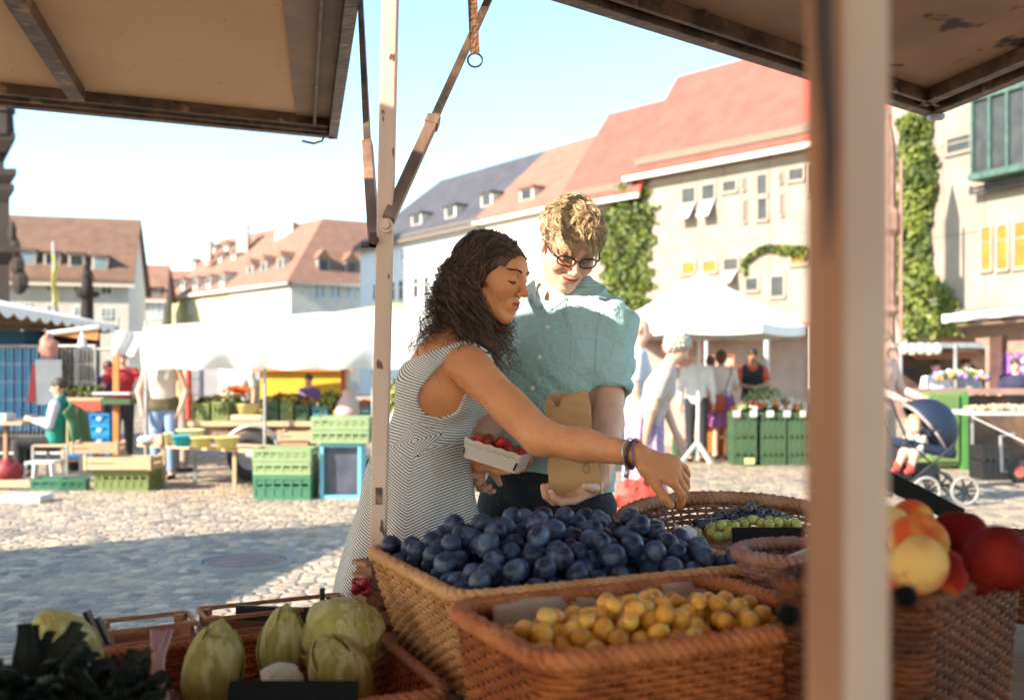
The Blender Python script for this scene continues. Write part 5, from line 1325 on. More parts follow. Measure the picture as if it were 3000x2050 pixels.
tarp = mat('white_tarpaulin', (.70, .70, .69), .6, (.66, .66, .66), 2, bump=.15, bscale=3)
tarp_y = mat('yellow_tarpaulin', (.75, .55, .12), .6, (.8, .7, .4), .8)
tan_under = mat('awning_underside', (.62, .36, .17), .8, (.5, .28, .12), 2)
steel = mat('galvanised_steel', (.42, .42, .42), .45, (.3, .3, .3), 8, metal=.6)
# ---- left stall with scalloped canopy
cA, cB, cC, cD = Vector((-7.45, 13.2, 2.25)), Vector((-8.2, 20.6, 2.25)), Vector((-15, 20.6, 2.25)), Vector((-14, 13.2, 2.25))
st = thing('market_stall', 'left market stall with white scalloped canopy and dark interior', 'market stall', loc=(-10, 16, 0), wc=True)
pk_ = (cA+cB+cC+cD)/4+Vector((0, 0, .75)); up = Vector((0, 0, .09))
mb = MB()
for a, b in ((cA, cB), (cB, cC), (cC, cD), (cD, cA)): mb.add([a+up, b+up, pk_+up], [(0, 1, 2)])
for a, b in ((cA, cB), (cB, cC), (cC, cD), (cD, cA)):
    n = 84; L_ = []
    for k in range(n+1):
        t = k/n; p = a.lerp(b, t); L_ += [p+up, p-Vector((0, 0, .09*abs(math.sin(t*math.pi*14))))]
    mb.add(L_, [(2*k, 2*k+1, 2*k+3, 2*k+2) for k in range(n)])
mb.build('canopy', tarp, st, solid=.01)
mb = MB(); ins = Vector((0, 0, .05))
for a, b in ((cA, cB), (cB, cC), (cC, cD), (cD, cA)): mb.add([a*.99+pk_*.01+ins, b*.99+pk_*.01+ins, pk_+ins], [(0, 1, 2)])
mb.build('canopy_lining', tan_under, st)
mb = MB()
for p in (cA, cB, cC, cD): mb.cyl((p.x*.995, p.y, 0), (p.x*.995, p.y, 2.5), .03, 8)
mb.build('post', steel, st)
mb = MB(); mb.bb(-15, 20.2, 0, -8.4, 20.3, 2.2); mb.build('back_wall', mat('stall_interior_shade', (.03, .02, .02), .9), st)  # near-black wall colour paints the shade inside the stall
mb = MB(); mb.bb(X(0, 19)-3, 19, .3, X(58, 19), 19.6, 2.15); mb.build('blue_cover', cm('deep_blue_tarp', (.0, .10, .26)), st)
mb = MB()
for k in range(7): mb.bb(X(-20, 17)+k*.14*1, 17, .35, X(-20, 17)+k*.14+.10, 17.4, 1.75)
blk = mb.build('pallet_stack', C_['blue'], label='blue plastic pallets stood upright behind the wire barrier', cat='pallets')
mb = MB(); slw = mat('slat_wood', (.36, .21, .12), .8, (.15, .09, .06), 3, lo=.45, hi=.55)
for k in range(11): mb.bb(X(90, 17.6)+k*.095, 17.6, .3, X(90, 17.6)+k*.095+.055, 17.64, 1.85)
mb.build('slatted_panel', slw, label='brown slatted wooden panel behind the wire barrier', cat='panel')
mb = MB(); mb.bb(X(55, 17.8), 17.8, .3, X(225, 17.8), 17.85, 1.9); mb.build('back_cloth', mat('interior_shade', (.02, .012, .012), .9), label='black sheet standing for the shade inside the stall behind the slatted panel', cat='cloth')  # black colour stands for the shaded stall interior
# wire barrier
bar = thing('barrier_fence', 'galvanised wire barrier fence beside the seated woman', 'fence', loc=(X(100, 14.6), 14.6, 0), wc=True)
mb = MB(); yb = 14.6; xa, xb = X(-40, yb), X(216, yb); zt = 1.72
mb.cyl((xa, yb, zt), (xb, yb, zt), .022, 8); mb.cyl((xa, yb, .15), (xb, yb, .15), .02, 8); mb.cyl((xb, yb, 0), (xb, yb, zt), .02, 8); mb.cyl((xa, yb, 0), (xa, yb, zt), .02, 8); mb.build('frame', steel, bar)
mb = MB()
for k in range(28): x = xa+(xb-xa)*k/27; mb.beam((x, yb, .15), (x, yb, zt), .006, .006)
for k in range(6): z = .15+(zt-.15)*k/6; mb.beam((xa, yb, z), (xb, yb, z), .007, .007)
mb.build('wire_mesh', steel, bar)
b2 = dup(bar, (X(300, 16.2), 16.2, 0), label='wire barrier fence behind the man in red')
# orange tarp under white pole, hanging things
t_ = thing('folded_parasol', 'white pole with an orange cloth hanging below it', 'parasol', loc=W(160, 750, 14), wc=True)
MB().cyl(W(108, 757, 14), W(225, 742, 14), .035, 8).build('pole', C_['white'], t_)
MB().add([W(114, 760, 14.02), W(224, 748, 14.02), W(222, 772, 14.02)], [(0, 1, 2)]).build('cloth', C_['orange'], t_, solid=.01)
mb = MB(); mb.ball(W(109, 786, 13.8), (.135, .10, .18), 16, 12, fn=lambda p: Vector((p.x*(1-.35*(p.z > .06)*(p.z-.06)/.12)+.02*math.sin(p.z*45), p.y, p.z+.02*math.sin(p.x*40+2)))); o = mb.build('hanging_bag', cm('pink_bag', (.45, .20, .15)), smooth=True, label='pink bag hanging in front of the wire barrier', cat='bag')
mb = MB(); mb.lathe([(.07, -.12), (.05, 0), (.015, .09)], 8, c=W(187, 768, 13.8)); mb.build('hanging_cloth', C_['white'], label='small white cloth hanging from the pole', cat='cloth')
sg = thing('price_board', 'blank white board on the wire barrier behind the seated woman', 'board', loc=W(100, 868, 14.4), wc=True)
mb = MB(); mb.add([W(80, 816, 14.4), W(140, 816, 14.4), W(140, 918, 14.4), W(84, 918, 14.4)], [(0, 1, 2, 3)]); mb.build('sheet', C_['white'], sg, solid=.01)
mb = MB(); mb.add([W(72, 832, 14.45), W(82, 820, 14.45), W(88, 912, 14.45), W(62, 915, 14.45)], [(0, 1, 2, 3)]); mb.build('red_sheet', cm('red_sheet', (.5, .05, .05)), sg, solid=.01)
# counter with potted plants
tb = thing('display_table', 'counter with a red tray of potted plants left of the man in red', 'table', loc=(X(200, 14), 14, 0), wc=True)
mb = MB(); mb.bb(X(150, 14), 13.8, .92, X(245, 14), 14.5, .98); mb.build('tabletop', C_['wood'], tb)
mb = MB(); mb.bb(X(152, 14), 13.75, .80, X(246, 14), 13.8, .94); mb.build('red_front', C_['red'], tb)
mb = MB()
for u in (154, 242):
    for y in (13.85, 14.4): mb.bb(X(u, 14)-.02, y-.02, 0, X(u, 14)+.02, y+.02, .92)
mb.build('leg', C_['wood'], tb)
for k, u in enumerate((165, 185, 205, 222)):
    t = thing('potted_plant', ['leftmost', 'second', 'third', 'rightmost'][k]+' small green plant of the row on the red tray counter', 'plant', loc=(X(u, 14), 14, .98), wc=True)
    MB().lathe([(.04, 0), (.055, .08)], 8, c=(X(u, 14), 14, .98)).build('pot', cm('pot', (.1, .05, .03)), t)
    leafheap('foliage', '', (X(u, 14), 14, 1.04), (.09, .09, .12), (.06, .09, .02), (.12, .14, .03), 160, .05, seed=k, parent=t)
tb2 = thing('display_table', 'narrow white shelf with green trays in front of the man in red', 'table', loc=(X(270, 13.6), 13.6, 0), wc=True)
MB().bb(X(215, 13.6), 13.5, 1.03, X(300, 13.6), 13.8, 1.06).build('shelf', C_['white'], tb2)
MB().bb(X(236, 13.6), 13.45, .90, X(304, 13.6), 13.9, .97).build('tray_board', C_['green'], tb2)
mb = MB(); mb.bb(X(256, 13.6), 13.6, 0, X(268, 13.6), 13.66, 1.55); mb.build('post', C_['orange'], tb2)
# seated woman, stool, jacket
wroot2, _, _ = person('seated woman in a green vest with her back to the blue crates', (X(128, 12.6), 12.6), H=1.68, face=(-1, -.15), lean=-4, sit=True, skin='fair', tcol=(.55, .55, .68), sleeve='long', vest=(.0, .20, .17), bcol=(.012, .012, .016), hair=(.05, .035, .03), hstyle='short', hpitch=12,
       arms={'R': ((.02, .06, -.26), (-.02, .26, -.20)), 'L': ((.02, .06, -.26), (-.02, .26, -.20))})
ch = thing('chair', 'chair of the seated woman in the green vest', 'chair', loc=(X(128, 12.6), 12.6, 0), wc=True)
cx = X(128, 12.6); mb = MB(); mb.bb(cx-.22, 12.38, .40, cx+.24, 12.82, .43); mb.build('seat', C_['wood'], ch)
for sx, sy in ((-.2, -.2), (.22, -.2), (-.2, .2), (.22, .2)): MB().bb(cx+sx-.015, 12.6+sy-.015, 0, cx+sx+.015, 12.6+sy+.015, .40).build('leg', steel, ch)
mb = MB(); mb.bb(cx+.215, 12.4, .43, cx+.235, 12.8, .88); mb.build('backrest', C_['wood'], ch)
jk = MB()
def jfn(i, j):
    x = cx+.27+.05*math.sin(i*9)+.14*j*(1-.3*i); y = 12.30+.56*i; z = .93-.62*j+.05*math.sin(i*5)-.1*(i-.5)**2*4*(1-j)
    return (x-.05*(1-j), y+.03*math.sin(j*8), z)
jk.grid(jfn, 24, 14); jk.build('jacket', cm('green_jacket', (.045, .14, .05)), label='dark green jacket hung over the back of the chair', cat='jacket', smooth=True, solid=.03)
stl = thing('stool', 'small white plastic stool in front of the seated woman', 'stool', loc=(X(100, 12), 12, 0), wc=True)
sx0 = X(100, 12); mb = MB(); mb.bb(sx0-.17, 11.86, .235, sx0+.17, 12.14, .26); mb.build('seat', C_['white'], stl)
for sx, sy in ((-1, -1), (1, -1), (-1, 1), (1, 1)):
    MB().beam((sx0+sx*.19, 12+sy*.15, 0), (sx0+sx*.15, 12+sy*.12, .24), .05, .03).build('leg', C_['white'], stl)
o = crate('flat mint green tray on the cobbles by the white stool', (X(112, 11.3), 11.3, 0), .1, .34, .3, .13, 'dgreen'); 
o = crate('second flat mint green tray, right of the first by the stool', (X(165, 11.2), 11.25, 0), .25, .30, .28, .13, 'dgreen')
mb = MB(); mb.bb(X(15, 10.2), 10.0, 0.0, X(112, 10.2), 10.3, .075); mb.build('foam_block', C_['white'], label='long white foam block lying on the cobbles at far left', cat='foam block', bevel=.01)
mb = MB(); mb.ball((X(18, 11.8), 11.8, .16), (.17, .15, .14), 14, 10, fn=lambda p: Vector((p.x*(1-.25*p.z/.14)+.012*math.sin(p.z*70), p.y, p.z+.02*math.sin(p.x*45+1)*(p.z > 0)))); mb.build('shopping_bag', cm('red_bag', (.26, .02, .025)), label='dark red bag on the ground at the left edge', cat='bag', smooth=True)
mb = MB(); mb.bb(X(-30, 11.4), 11.2, .03, X(92, 11.4), 11.32, .10); mb.build('wooden_board', C_['wood'], label='wooden board on the ground under the red bag', cat='board')
tbl = thing('display_table', 'dark wooden table edge at far left in front of the seated woman', 'table', loc=(X(10, 12.8), 12.8, 0), wc=True)
MB().bb(X(-60, 12.8), 12.6, .66, X(66, 12.8), 13.2, .70).build('tabletop', C_['wood'], tbl); MB().bb(X(16, 12.8), 12.7, 0, X(24, 12.8), 12.76, .66).build('leg', slw, tbl)
MB().bb(X(-10, 12.8), 12.65, .70, X(26, 12.8), 12.9, .80).build('scale', C_['white'], label='pale box on the table at the left edge', cat='box')
# blue crates on a wooden pallet
plt = MB()
for k in range(6): plt.bb(X(168, 14)-.05, 13.5+k*.12, .12, X(168, 14)+.85, 13.58+k*.12, .15)
for k in range(3): plt.bb(X(168, 14)+.35*k, 13.5, 0, X(168, 14)+.35*k+.1, 14.2, .12)
plt.build('pallet', C_['wood'], label='wooden pallet under the stacked blue crates', cat='pallet')
names = ['bottom', 'second', 'third', 'top']
for c in range(2):
    for k in range(4):
        crate('%s blue crate of the %s stack on the pallet' % (names[k], 'left' if c == 0 else 'right'), (X(198, 14)+c*.31, 13.86, .155+k*.155), 0, .305, .4, .15, 'blue' if (k+c) % 2 else 'blue2', 'blue crates stacked on the pallet', emblem=(c == 1 or k == 1))
# wooden crates and green crate in front
o1 = crate('olive green crate on the cobbles under the pale wooden crates', (X(283, 11.2), 11.3, 0), 0, .64, .42, .23, 'olive')
o2 = crate('pale wooden crate standing on the olive green crate', (X(272, 11.1), 11.2, .235), 0, .78, .36, .15, 'wood', slats=True)
o3 = crate('upper pale wooden crate tilted on the lower one', (X(230, 11.5), 11.4, .40), .15, .55, .34, .12, 'wood', slats=True)
# low table with bowls
lt = thing('trestle_table', 'low wooden trestle table carrying plastic bowls', 'table', loc=(X(450, 11.1), 11.1, 0), wc=True)
tl, tr = W(312, 1003, 11.8), W(590, 1030, 10.75); tl.z = tr.z = .465
dd_ = (tr-tl).normalized(); pp_ = Vector((-dd_.y, dd_.x, 0))*.30
mb = MB(); mb.beam(tl+pp_, tr+pp_, .62, .035); mb.build('tabletop', C_['wood'], lt)
for t in (.22, .80):
    for s_ in (.05, 1.6):
        p = tl.lerp(tr, t)+pp_*s_; MB().bb(p.x-.02, p.y-.02, 0, p.x+.02, p.y+.02, .45).build('leg', steel if s_ > 1 else C_['wood'], lt)
def bowl(label, u, y, r, h, m, group=None):
    c = Vector((X(u, y), y, .485)); mb = MB(); mb.lathe([(.001, .006), (r*.68, .004), (r*.92, h*.9), (r*1.04, h*.93), (r*1.05, h), (r*.95, h), (r*.72, .02), (.001, .018)], 20)
    o = mb.build('basin', m, smooth=True, label=label, cat='basin', group=group, loc=c); return o
by_ = cm('basin_yellow', (.72, .62, .22), .4); bb_ = cm('basin_blue', (.02, .42, .55), .4); bw_ = cm('basin_pale', (.72, .72, .40), .4)
bowl('turquoise plastic basin on the low trestle table', 414, 11.2, .115, .13, bb_); bowl('left yellow plastic basin on the low trestle table', 458, 11.05, .125, .12, by_); bowl('right yellow plastic basin at the end of the low trestle table', 514, 10.95, .145, .13, by_)
bowl('wide pale basin behind the turquoise one', 432, 11.7, .16, .17, bw_); bowl('small lime basin left of the turquoise one', 384, 11.5, .06, .14, bw_)
mb = MB(); mb.ball((X(332, 11.7), 11.7, .53), (.11, .09, .055), 12, 6); mb.build('towel', C_['white'], label='white towel heap on the left end of the low trestle table', cat='towel', smooth=True)
mb = MB(); mb.bb(X(356, 11.6), 11.5, .485, X(374, 11.6), 11.7, .60); mb.build('box', cm('peach_box', (.6, .35, .25)), label='peach coloured box beside the white towel', cat='box', bevel=.005)
# ---- people left
person('man in pale vest with a waist bag standing under the white tarpaulin edge', (X(372, 12.4), 12.4), H=1.70, face=(.15, -1), lean=12, skin='pale', tcol=(.62, .55, .50), sleeve='none', bcol=(.22, .32, .50), apron=(.10, .08, .04), hair=(.3, .15, .08), arms={'R': ((.10, -.02, -.28), (.05, .02, -.54)), 'L': ((.10, -.02, -.28), (.05, .12, -.50))})
person('man in a red apron reaching across the counter', (X(278, 15), 15), H=1.66, face=(.3, -1), tcol=(.48, .03, .04), bcol=(.05, .05, .06), skin='pale', hair=(.25, .15, .1), arms={'L': ((.12, .10, -.22), (.28, .30, -.02)), 'R': ((.1, .1, -.25), (.1, .35, -.28))}, hpitch=25)
person('dark haired vendor bending behind the white shelf left of the man in red', (X(243, 15.6), 15.6), H=1.52, face=(.5, -1), tcol=(.06, .04, .12), bcol=(.05, .05, .06), skin='fair', hair=(.12, .05, .03), lean=15, hpitch=30)
person('man with bare arms beside the counter right of the man in red', (X(330, 14.5), 15.2), H=1.6, face=(-.6, -1), tcol=(.62, .6, .58), bcol=(.03, .03, .04), skin='fair', hair=(.2, .1, .06))
person('woman in a sand coloured cardigan behind the man with the waist bag', (X(408, 13.4), 13.4), H=1.6, face=(.6, .8), tcol=(.50, .33, .20), sleeve='long', bcol=(.35, .28, .22), hair=(.35, .25, .2), hstyle='bob')
# ---- trailer with produce
tr_ = thing('market_trailer', 'flat market trailer with wooden deck and one visible wheel', 'trailer', loc=(X(640, 12.6), 12.6, 0), wc=True)
xa, xb = X(425, 12.3), X(870, 12.3)
MB().bb(xa, 12.3, .66, xb, 14.4, .72).build('deck', C_['wood'], tr_); MB().bb(xa+.05, 12.36, .54, xb-.05, 12.46, .66).build('side_beam', slw, tr_)
MB().bb(xa+.2, 13.0, .50, xb-.2, 13.1, .655).build('chassis', C_['black'], tr_)
whc = Vector((X(572, 12.2), 12.22, .30)); RX = Matrix.Rotation(R(90), 3, 'X')
rubber = mat('rubber', (.03, .03, .03), .8); rimm = cm('wheel_rim', (.5, .5, .48))
wt = MB().lathe([(.17, -.10), (.27, -.10), (.30, -.06), (.30, .06), (.27, .10), (.17, .10), (.17, -.10)], 28, c=whc, M=RX).build('wheel', rubber, tr_, smooth=True)
MB().lathe([(.001, .04), (.07, .06), (.09, .02), (.16, .03), (.175, .085), (.175, -.06), (.001, -.06)], 24, c=whc, M=RX).build('rim', rimm, wt, smooth=True)
mb = MB(); mb.tube([whc+Vector((math.cos(t)*.37, 0, math.sin(t)*.37)) for t in np.linspace(.3, 2.84, 12)], .02, 8); mb.build('mudguard', steel, tr_)
for k, (u0, u1, h, m) in enumerate([(440, 484, .22, 'olive'), (486, 528, .24, 'olive'), (598, 638, .24, 'green'), (640, 672, .22, 'olive'), (674, 708, .20, 'green'), (712, 750, .18, 'teal'), (810, 846, .18, 'teal')]):
    crate('%s crate of produce on the trailer deck' % ['leftmost olive', 'second olive', 'dark green', 'pale olive', 'narrow dark green', 'left teal', 'right teal'][k], (X((u0+u1)/2, 12.55), 12.6, .722), 0, (u1-u0)/F_PX*12.5, .38, h, m, 'produce crates on the trailer deck')
leafheap('leaf_vegetables', 'leafy vegetables heaped in the olive crates on the trailer', (X(484, 12.6), 12.6, .90), (.24, .16, .14), (.14, .16, .03), (.28, .22, .06), 380, .06, 5, kind='stuff')
fo = thing('flower_bunch', 'bright orange flowers above the yellow basin on the trailer', 'flowers', loc=(X(538, 12.9), 12.9, .72), wc=True)
stuffb = MB(); rg = random.Random(9)
for k in range(46): stuffb.ball((X(538, 12.9)+rg.gauss(0, .075), 12.9+rg.gauss(0, .05), 1.10+rg.gauss(0, .035)), rg.uniform(.018, .032), 6, 4)
stuffb.build('blossoms', cm('orange_blossom', (.75, .12, .01)), fo); leafheap('foliage', '', (X(530, 12.9), 12.9, .90), (.18, .08, .18), (.05, .12, .03), (.1, .16, .04), 180, .05, 3, parent=fo)
MB().lathe([(.05, .722), (.06, .95)], 8, c=(X(538, 12.9), 12.9, 0)).build('vase', C_['green'], fo)
sc_ = thing('kitchen_scale', 'low pale scale on the trailer edge under a yellow basin', 'scale', loc=W(560, 945, 12.35), wc=True)
mb = MB(); mb.bb(X(525, 12.35), 12.3, .722, X(598, 12.35), 12.55, .80); mb.build('base', cm('scale_cream', (.6, .45, .3)), sc_, bevel=.02)
mb = MB(); mb.lathe([(.001, .006), (.11, .004), (.155, .12), (.17, .13), (.16, .14), (.1, .02), (.001, .02)], 18); mb.build('basin', by_, smooth=True, label='yellow basin on the pale scale on the trailer', cat='basin', loc=(X(563, 12.4), 12.42, .80))
stuffheap('squash', 'small squashes and gourds heaped on the green trailer crates', (X(650, 12.7), 12.75, .90), (.30, .15, .14), [(.16, .09, .02), (.30, .12, .02), (.10, .09, .02), (.4, .3, .05)], 120, (.03, .05), 4)
leafheap('lettuce', 'mound of olive green lettuce on the right of the trailer', (X(752, 12.6), 12.6, .86), (.17, .14, .24), (.16, .17, .03), (.25, .24, .05), 420, .06, 7, kind='stuff')
mb = MB(); mb.lathe([(.02, 0), (.13, .03), (.17, .12), (.13, .24), (.07, .32), (.09, .38)], 12); mb.build('onion_sack', cm('pink_net', (.62, .42, .38)), smooth=True, label='pale pink net sack standing on the right of the trailer', cat='sack', loc=(X(786, 12.3), 12.45, .722))
stuffheap('tomatoes', 'orange tomatoes in the teal crates by the near post', (X(826, 12.6), 12.6, .90), (.14, .12, .06), [(.55, .12, .02)], 40, (.03, .04), 8)
cr = crate('small wooden crate on the trailer edge behind the pale green crate', (X(672, 12), 12.05, .50), 0, .42, .3, .11, 'wood', slats=True)
MB().bb(X(640, 12.05), 11.9, 0, X(704, 12.05), 12.2, .49).build('plinth', slw, label='dark wooden box carrying the small wooden crate', cat='box')
# yellow back cloth and inner fence, sausages of colour under the tarp
bk_ = thing('market_stall', 'flower and vegetable stall with hanging white tarpaulin in the middle of the square', 'market stall', loc=(X(600, 13), 13, 0), wc=True)
yF = 12.0
def tarpf(i, j):
    u = 326+(975-326)*i; vt = 742-26*math.sin(min(1, i*1.6)*1.2)-22*max(0, i-.25); vb = 838+1.5*math.sin(i*40)+(2 if i < .02 else 0)
    y = yF+.05*math.sin(i*15+j*2)*j+.02*math.sin(i*37+3*j); p = W(u, vt+(vb-vt)*j, yF); return (p.x, y-.15*math.sin(j*2.5), p.z)
MB().grid(tarpf, 70, 14).build('hanging_tarpaulin', tarp, bk_, smooth=True)
def rooff(i, j):
    u = 326+(975-326)*i; vt = 742-26*math.sin(min(1, i*1.6)*1.2)-22*max(0, i-.25); p = W(u, vt, yF); z = p.z+.16*math.sin(j*1.57)+.015*math.sin(i*9)
    return (p.x-.2*j, yF+3.2*j, z)
MB().grid(rooff, 60, 10).build('roof_tarpaulin', tarp, bk_, smooth=True)
MB().grid(lambda i, j: W(255+78*i, 750+6*i+(52+4*i)*j, 13.6+.05*math.sin(i*12+j*4)), 14, 8).build('side_tarpaulin', tarp, bk_, smooth=True)
mb = MB()
for u in (330, 600, 846): MB().cyl((X(u, 12.1), 12.12, 0), (X(u, 12.1), 12.12, 1.95), .02, 8).build('post', steel, bk_)
MB().bb(X(590, 16), 16, .6, X(775, 16), 16.1, 1.42).build('yellow_cloth', cm('yellow_cloth', (.70, .42, .03)), bk_); MB().bb(X(560, 15.9), 15.9, 1.36, X(800, 15.9), 15.98, 1.62).build('orange_band', C_['orange'], bk_)
MB().bb(X(435, 16.4), 16.4, .2, X(590, 16.4), 16.5, 1.5).build('grey_cloth', cm('grey_cloth', (.35, .34, .36)), bk_)
MB().bb(X(500, 16.2), 16.1, .9, X(548, 16.2), 16.2, 1.45).build('white_panel', C_['white'], bk_)
for u, c in ((428, (.55, .05, .05)), (779, (.6, .08, .06)), (788, (.65, .5, .38))): MB().cyl((X(u, 12.9), 12.9, .722), (X(u, 12.9), 12.9, 1.5), .035, 8).build('coloured_post', cm('coloured_post', c), bk_)
person('vendor in white with an orange scarf behind the orange flowers', (X(545, 15), 15), H=1.62, face=(-.2, -1), tcol=(.7, .7, .7), bcol=(.05, .05, .06), skin='fair', hair=(.25, .08, .03), hstyle='bob')
person('small dark haired vendor in front of the yellow cloth', (X(702, 15.2), 15.2), H=1.30, face=(-.4, -1), tcol=(.15, .08, .25), bcol=(.05, .05, .06), skin='fair', hair=(.08, .03, .02))
# yellow topped canopy further back
yt = thing('market_stall', 'yellow topped canopy behind the white tarpaulin stall', 'market stall', loc=(X(890, 19), 19, 0), wc=True)
mb = MB(); pc_ = W(900, 688, 19.5); q = [Vector((pc_.x-2.0, 18, 2.28)), Vector((pc_.x+1.9, 18, 2.28)), Vector((pc_.x+1.9, 21, 2.28)), Vector((pc_.x-2.0, 21, 2.28))]
for a, b in zip(q, q[1:]+q[:1]): mb.add([a, b, pc_], [(0, 1, 2)])
mb.build('canopy', tarp_y, yt)
mb = MB()
for a in q: mb.cyl((a.x, a.y, 0), a, .03, 6)
mb.build('post', steel, yt); mb = MB()
for a, b in zip(q, q[1:]+q[:1]): mb.add([a, b, b-Vector((0, 0, .2)), a-Vector((0, 0, .2))], [(0, 1, 2, 3)])
mb.build('valance', tarp, yt, solid=.01)
# ---- green crate stacks on the cobbles
y0 = 10.5
crate('dark green crate at the bottom of the pale crate stack', (X(650, y0), y0, 0), 0, .62, .42, .25, 'dgreen', 'crates stacked beside the blue frame')
crate('pale green crate standing directly on the dark green crate', (X(650, y0), y0, .255), 0, .62, .42, .135, 'lgreen', 'crates stacked beside the blue frame')
crate('topmost pale green crate of the stack beside the blue frame', (X(649, y0), y0, .395), .02, .63, .42, .135, 'lgreen', 'crates stacked beside the blue frame')
fr_ = thing('blue_frame_stand', 'light blue framed dark stand on the cobbles under pale green crates', 'stand', loc=(X(773, 10.4), 10.4, 0), wc=True)
xl, xr_ = X(727, 10.4), X(820, 10.4); mb = MB(); fb_ = cm('light_blue_paint', (.16, .50, .62))
mb.bb(xl, 10.38, 0, xl+.035, 10.75, .575); mb.bb(xr_-.035, 10.38, 0, xr_, 10.75, .575); mb.bb(xl+.035, 10.38, 0, xr_-.035, 10.43, .035); mb.bb(xl+.035, 10.38, .54, xr_-.035, 10.75, .575); mb.build('frame', fb_, fr_)
mb = MB(); mb.bb(xl+.035, 10.45, .035, xr_-.035, 10.47, .54); mb.build('panel', mat('dark_glass_panel', (.05, .06, .09), .3, (.1, .1, .13), 5), fr_)
crate('lower pale green crate on the light blue frame', (X(777, y0), y0+.05, .58), 0, .63, .42, .135, 'lgreen'); crate('upper pale green crate on the light blue frame', (X(779, y0), y0+.05, .72), -.02, .63, .42, .135, 'lgreen')
crate('dark green crate behind the light blue frame', (X(840, 11.2), 11.2, 0), 0, .3, .4, .35, 'green')
crate('teal crate with greens between the post and the woman', (X(895, 12), 12, .5), 0, .3, .4, .25, 'teal'); leafheap('greens', 'yellow green bunch of leaves between the post and the woman', (X(895, 12), 12, .85), (.2, .15, .4), (.30, .30, .06), (.15, .2, .05), 300, .08, 6, kind='stuff')
MB().bb(X(870, 12.2), 11.9, 0, X(925, 12.2), 12.4, .495).build('plinth', slw, label='box under the teal crate', cat='box')
person('person in loose white clothes half hidden behind the striped dress', (X(915, 9.2), 9.2), H=1.55, face=(.9, .3), lean=14, tcol=(.72, .72, .74), sleeve='long', bottom='skirt', bcol=(.72, .72, .74), hem=.25, hair=(.5, .45, .4), hstyle='short')
# ---- statue column and flag in front of the left house
sc2 = thing('statue_column', 'dark stone column carrying a standing statue left of the town houses', 'statue', loc=W(198, 740, 40), wc=True)
yS = 40; cxs = X(198, yS); mb = MB(); mb.lathe([(.9, 0), (.9, .8), (.55, 1.0), (.30, 1.2), (.24, Zv(676, yS)), (.45, Zv(672, yS)), (.5, Zv(662, yS)), (.15, Zv(660, yS))], 10, c=(cxs, yS, 0)); mb.build('column', M['dark_stone'], sc2)
stf = UN(.08, cap((cxs, yS, Zv(658, yS)), (cxs, yS, Zv(625, yS)), .24, .17), cap((cxs, yS, Zv(625, yS)), (cxs-.02, yS, Zv(612, yS)), .2, .14), sph((cxs, yS-.03, Zv(603, yS)), .13), cap((cxs+.15, yS, Zv(618, yS)), (cxs+.3, yS-.1, Zv(636, yS)), .06, .05))
V_, Q_ = polygonise(stf, (cxs-.6, yS-.5, Zv(662, yS)-.3), (cxs+.6, yS+.5, Zv(596, yS)+.3), .04); o = bake('statue_figure', [(V_, Q_)], M['dark_stone'], sc2)
fl = thing('flagpole', 'flagpole with a hanging yellow banner in front of the left house', 'flag', loc=(X(125, 45), 45, 0), wc=True)
MB().cyl((X(124, 45), 45, 0), (X(121, 45), 45, Zv(548, 45)), .06, 8).build('pole', steel, fl)
MB().grid(lambda i, j: (X(119+9*i+5*j, 45)+.06*math.sin(j*9), 45-.1+.12*math.sin(i*6+j*5), Zv(580+116*j, 45)), 6, 14).build('banner', cm('yellow_banner', (.50, .45, .08)), fl, smooth=True, solid=.02)

# ================================================================== right side
um = thing('market_umbrella', 'large white market umbrella right of the couple', 'umbrella', loc=(X(1590, 14.6), 14.6, 0), wc=True)
uc = Vector((X(1592, 14.6), 14.6, 0)); pkz = Zv(617, 14.6); ez_ = 1.99; NR = 8; RR_ = 1.50
def umf(i, j):
    a = i*2*math.pi+math.pi/8; k = a/(2*math.pi/NR)-.5; fr = (k-math.floor(k)); edge = math.cos(math.pi/NR)/math.cos((fr-.5)*2*math.pi/NR)
    r = RR_*j*edge; return (uc.x+math.cos(a)*r, uc.y+math.sin(a)*r*.9, pkz+(ez_-pkz)*(j**.93)-.03*math.sin(fr*math.pi)*j)
MB().grid(umf, 64, 14).build('canopy', tarp, um, smooth=False, weld=True)
MB().grid(lambda i, j: (lambda p: (p[0], p[1], p[2]-.13*j))(umf(i, 1)), 64, 2).build('valance', tarp, um)
mb = MB(); px_u = uc.x-.06; mb.cyl((px_u, 14.6, .05), (uc.x-.02, 14.6, pkz-.02), .028, 10); mb.build('pole', C_['white'], um)
mb = MB()
for k in range(8):
    a = math.pi/8+k*math.pi/4; mb.tube([(uc.x, 14.6, pkz-.08), (uc.x+math.cos(a)*RR_*.98, uc.y+math.sin(a)*RR_*.88, ez_-.02)], .012, 5)
mb.build('rib', C_['white'], um)
mb = MB()
for a in (.5, 2.1, 3.6, 5.2): mb.beam((px_u, 14.6, .32), (px_u+math.cos(a)*.30, 14.6+math.sin(a)*.30, .02), .05, .03)
mb.build('foot', C_['white'], um)
tent = thing('market_stall', 'pink walled market tent behind the white umbrella', 'market stall', loc=(X(1670, 18.5), 18.5, 0), wc=True)
pinkc = cm('pale_pink_cloth', (.55, .42, .36)); MB().bb(X(1440, 18.5), 18.5, 0, X(1870, 18.5), 18.6, 2.15).build('back_cloth', pinkc, tent)
MB().bb(X(1440, 18.4), 17.9, 1.95, X(1660, 18.4), 18.45, 2.03).build('awning_band', cm('orange_brown', (.45, .16, .07)), tent); MB().bb(X(1440, 17.8), 16.9, 2.1, X(1880, 17.8), 18.9, 2.2).build('roof_cloth', cm('rust_cloth', (.5, .24, .16)), tent)
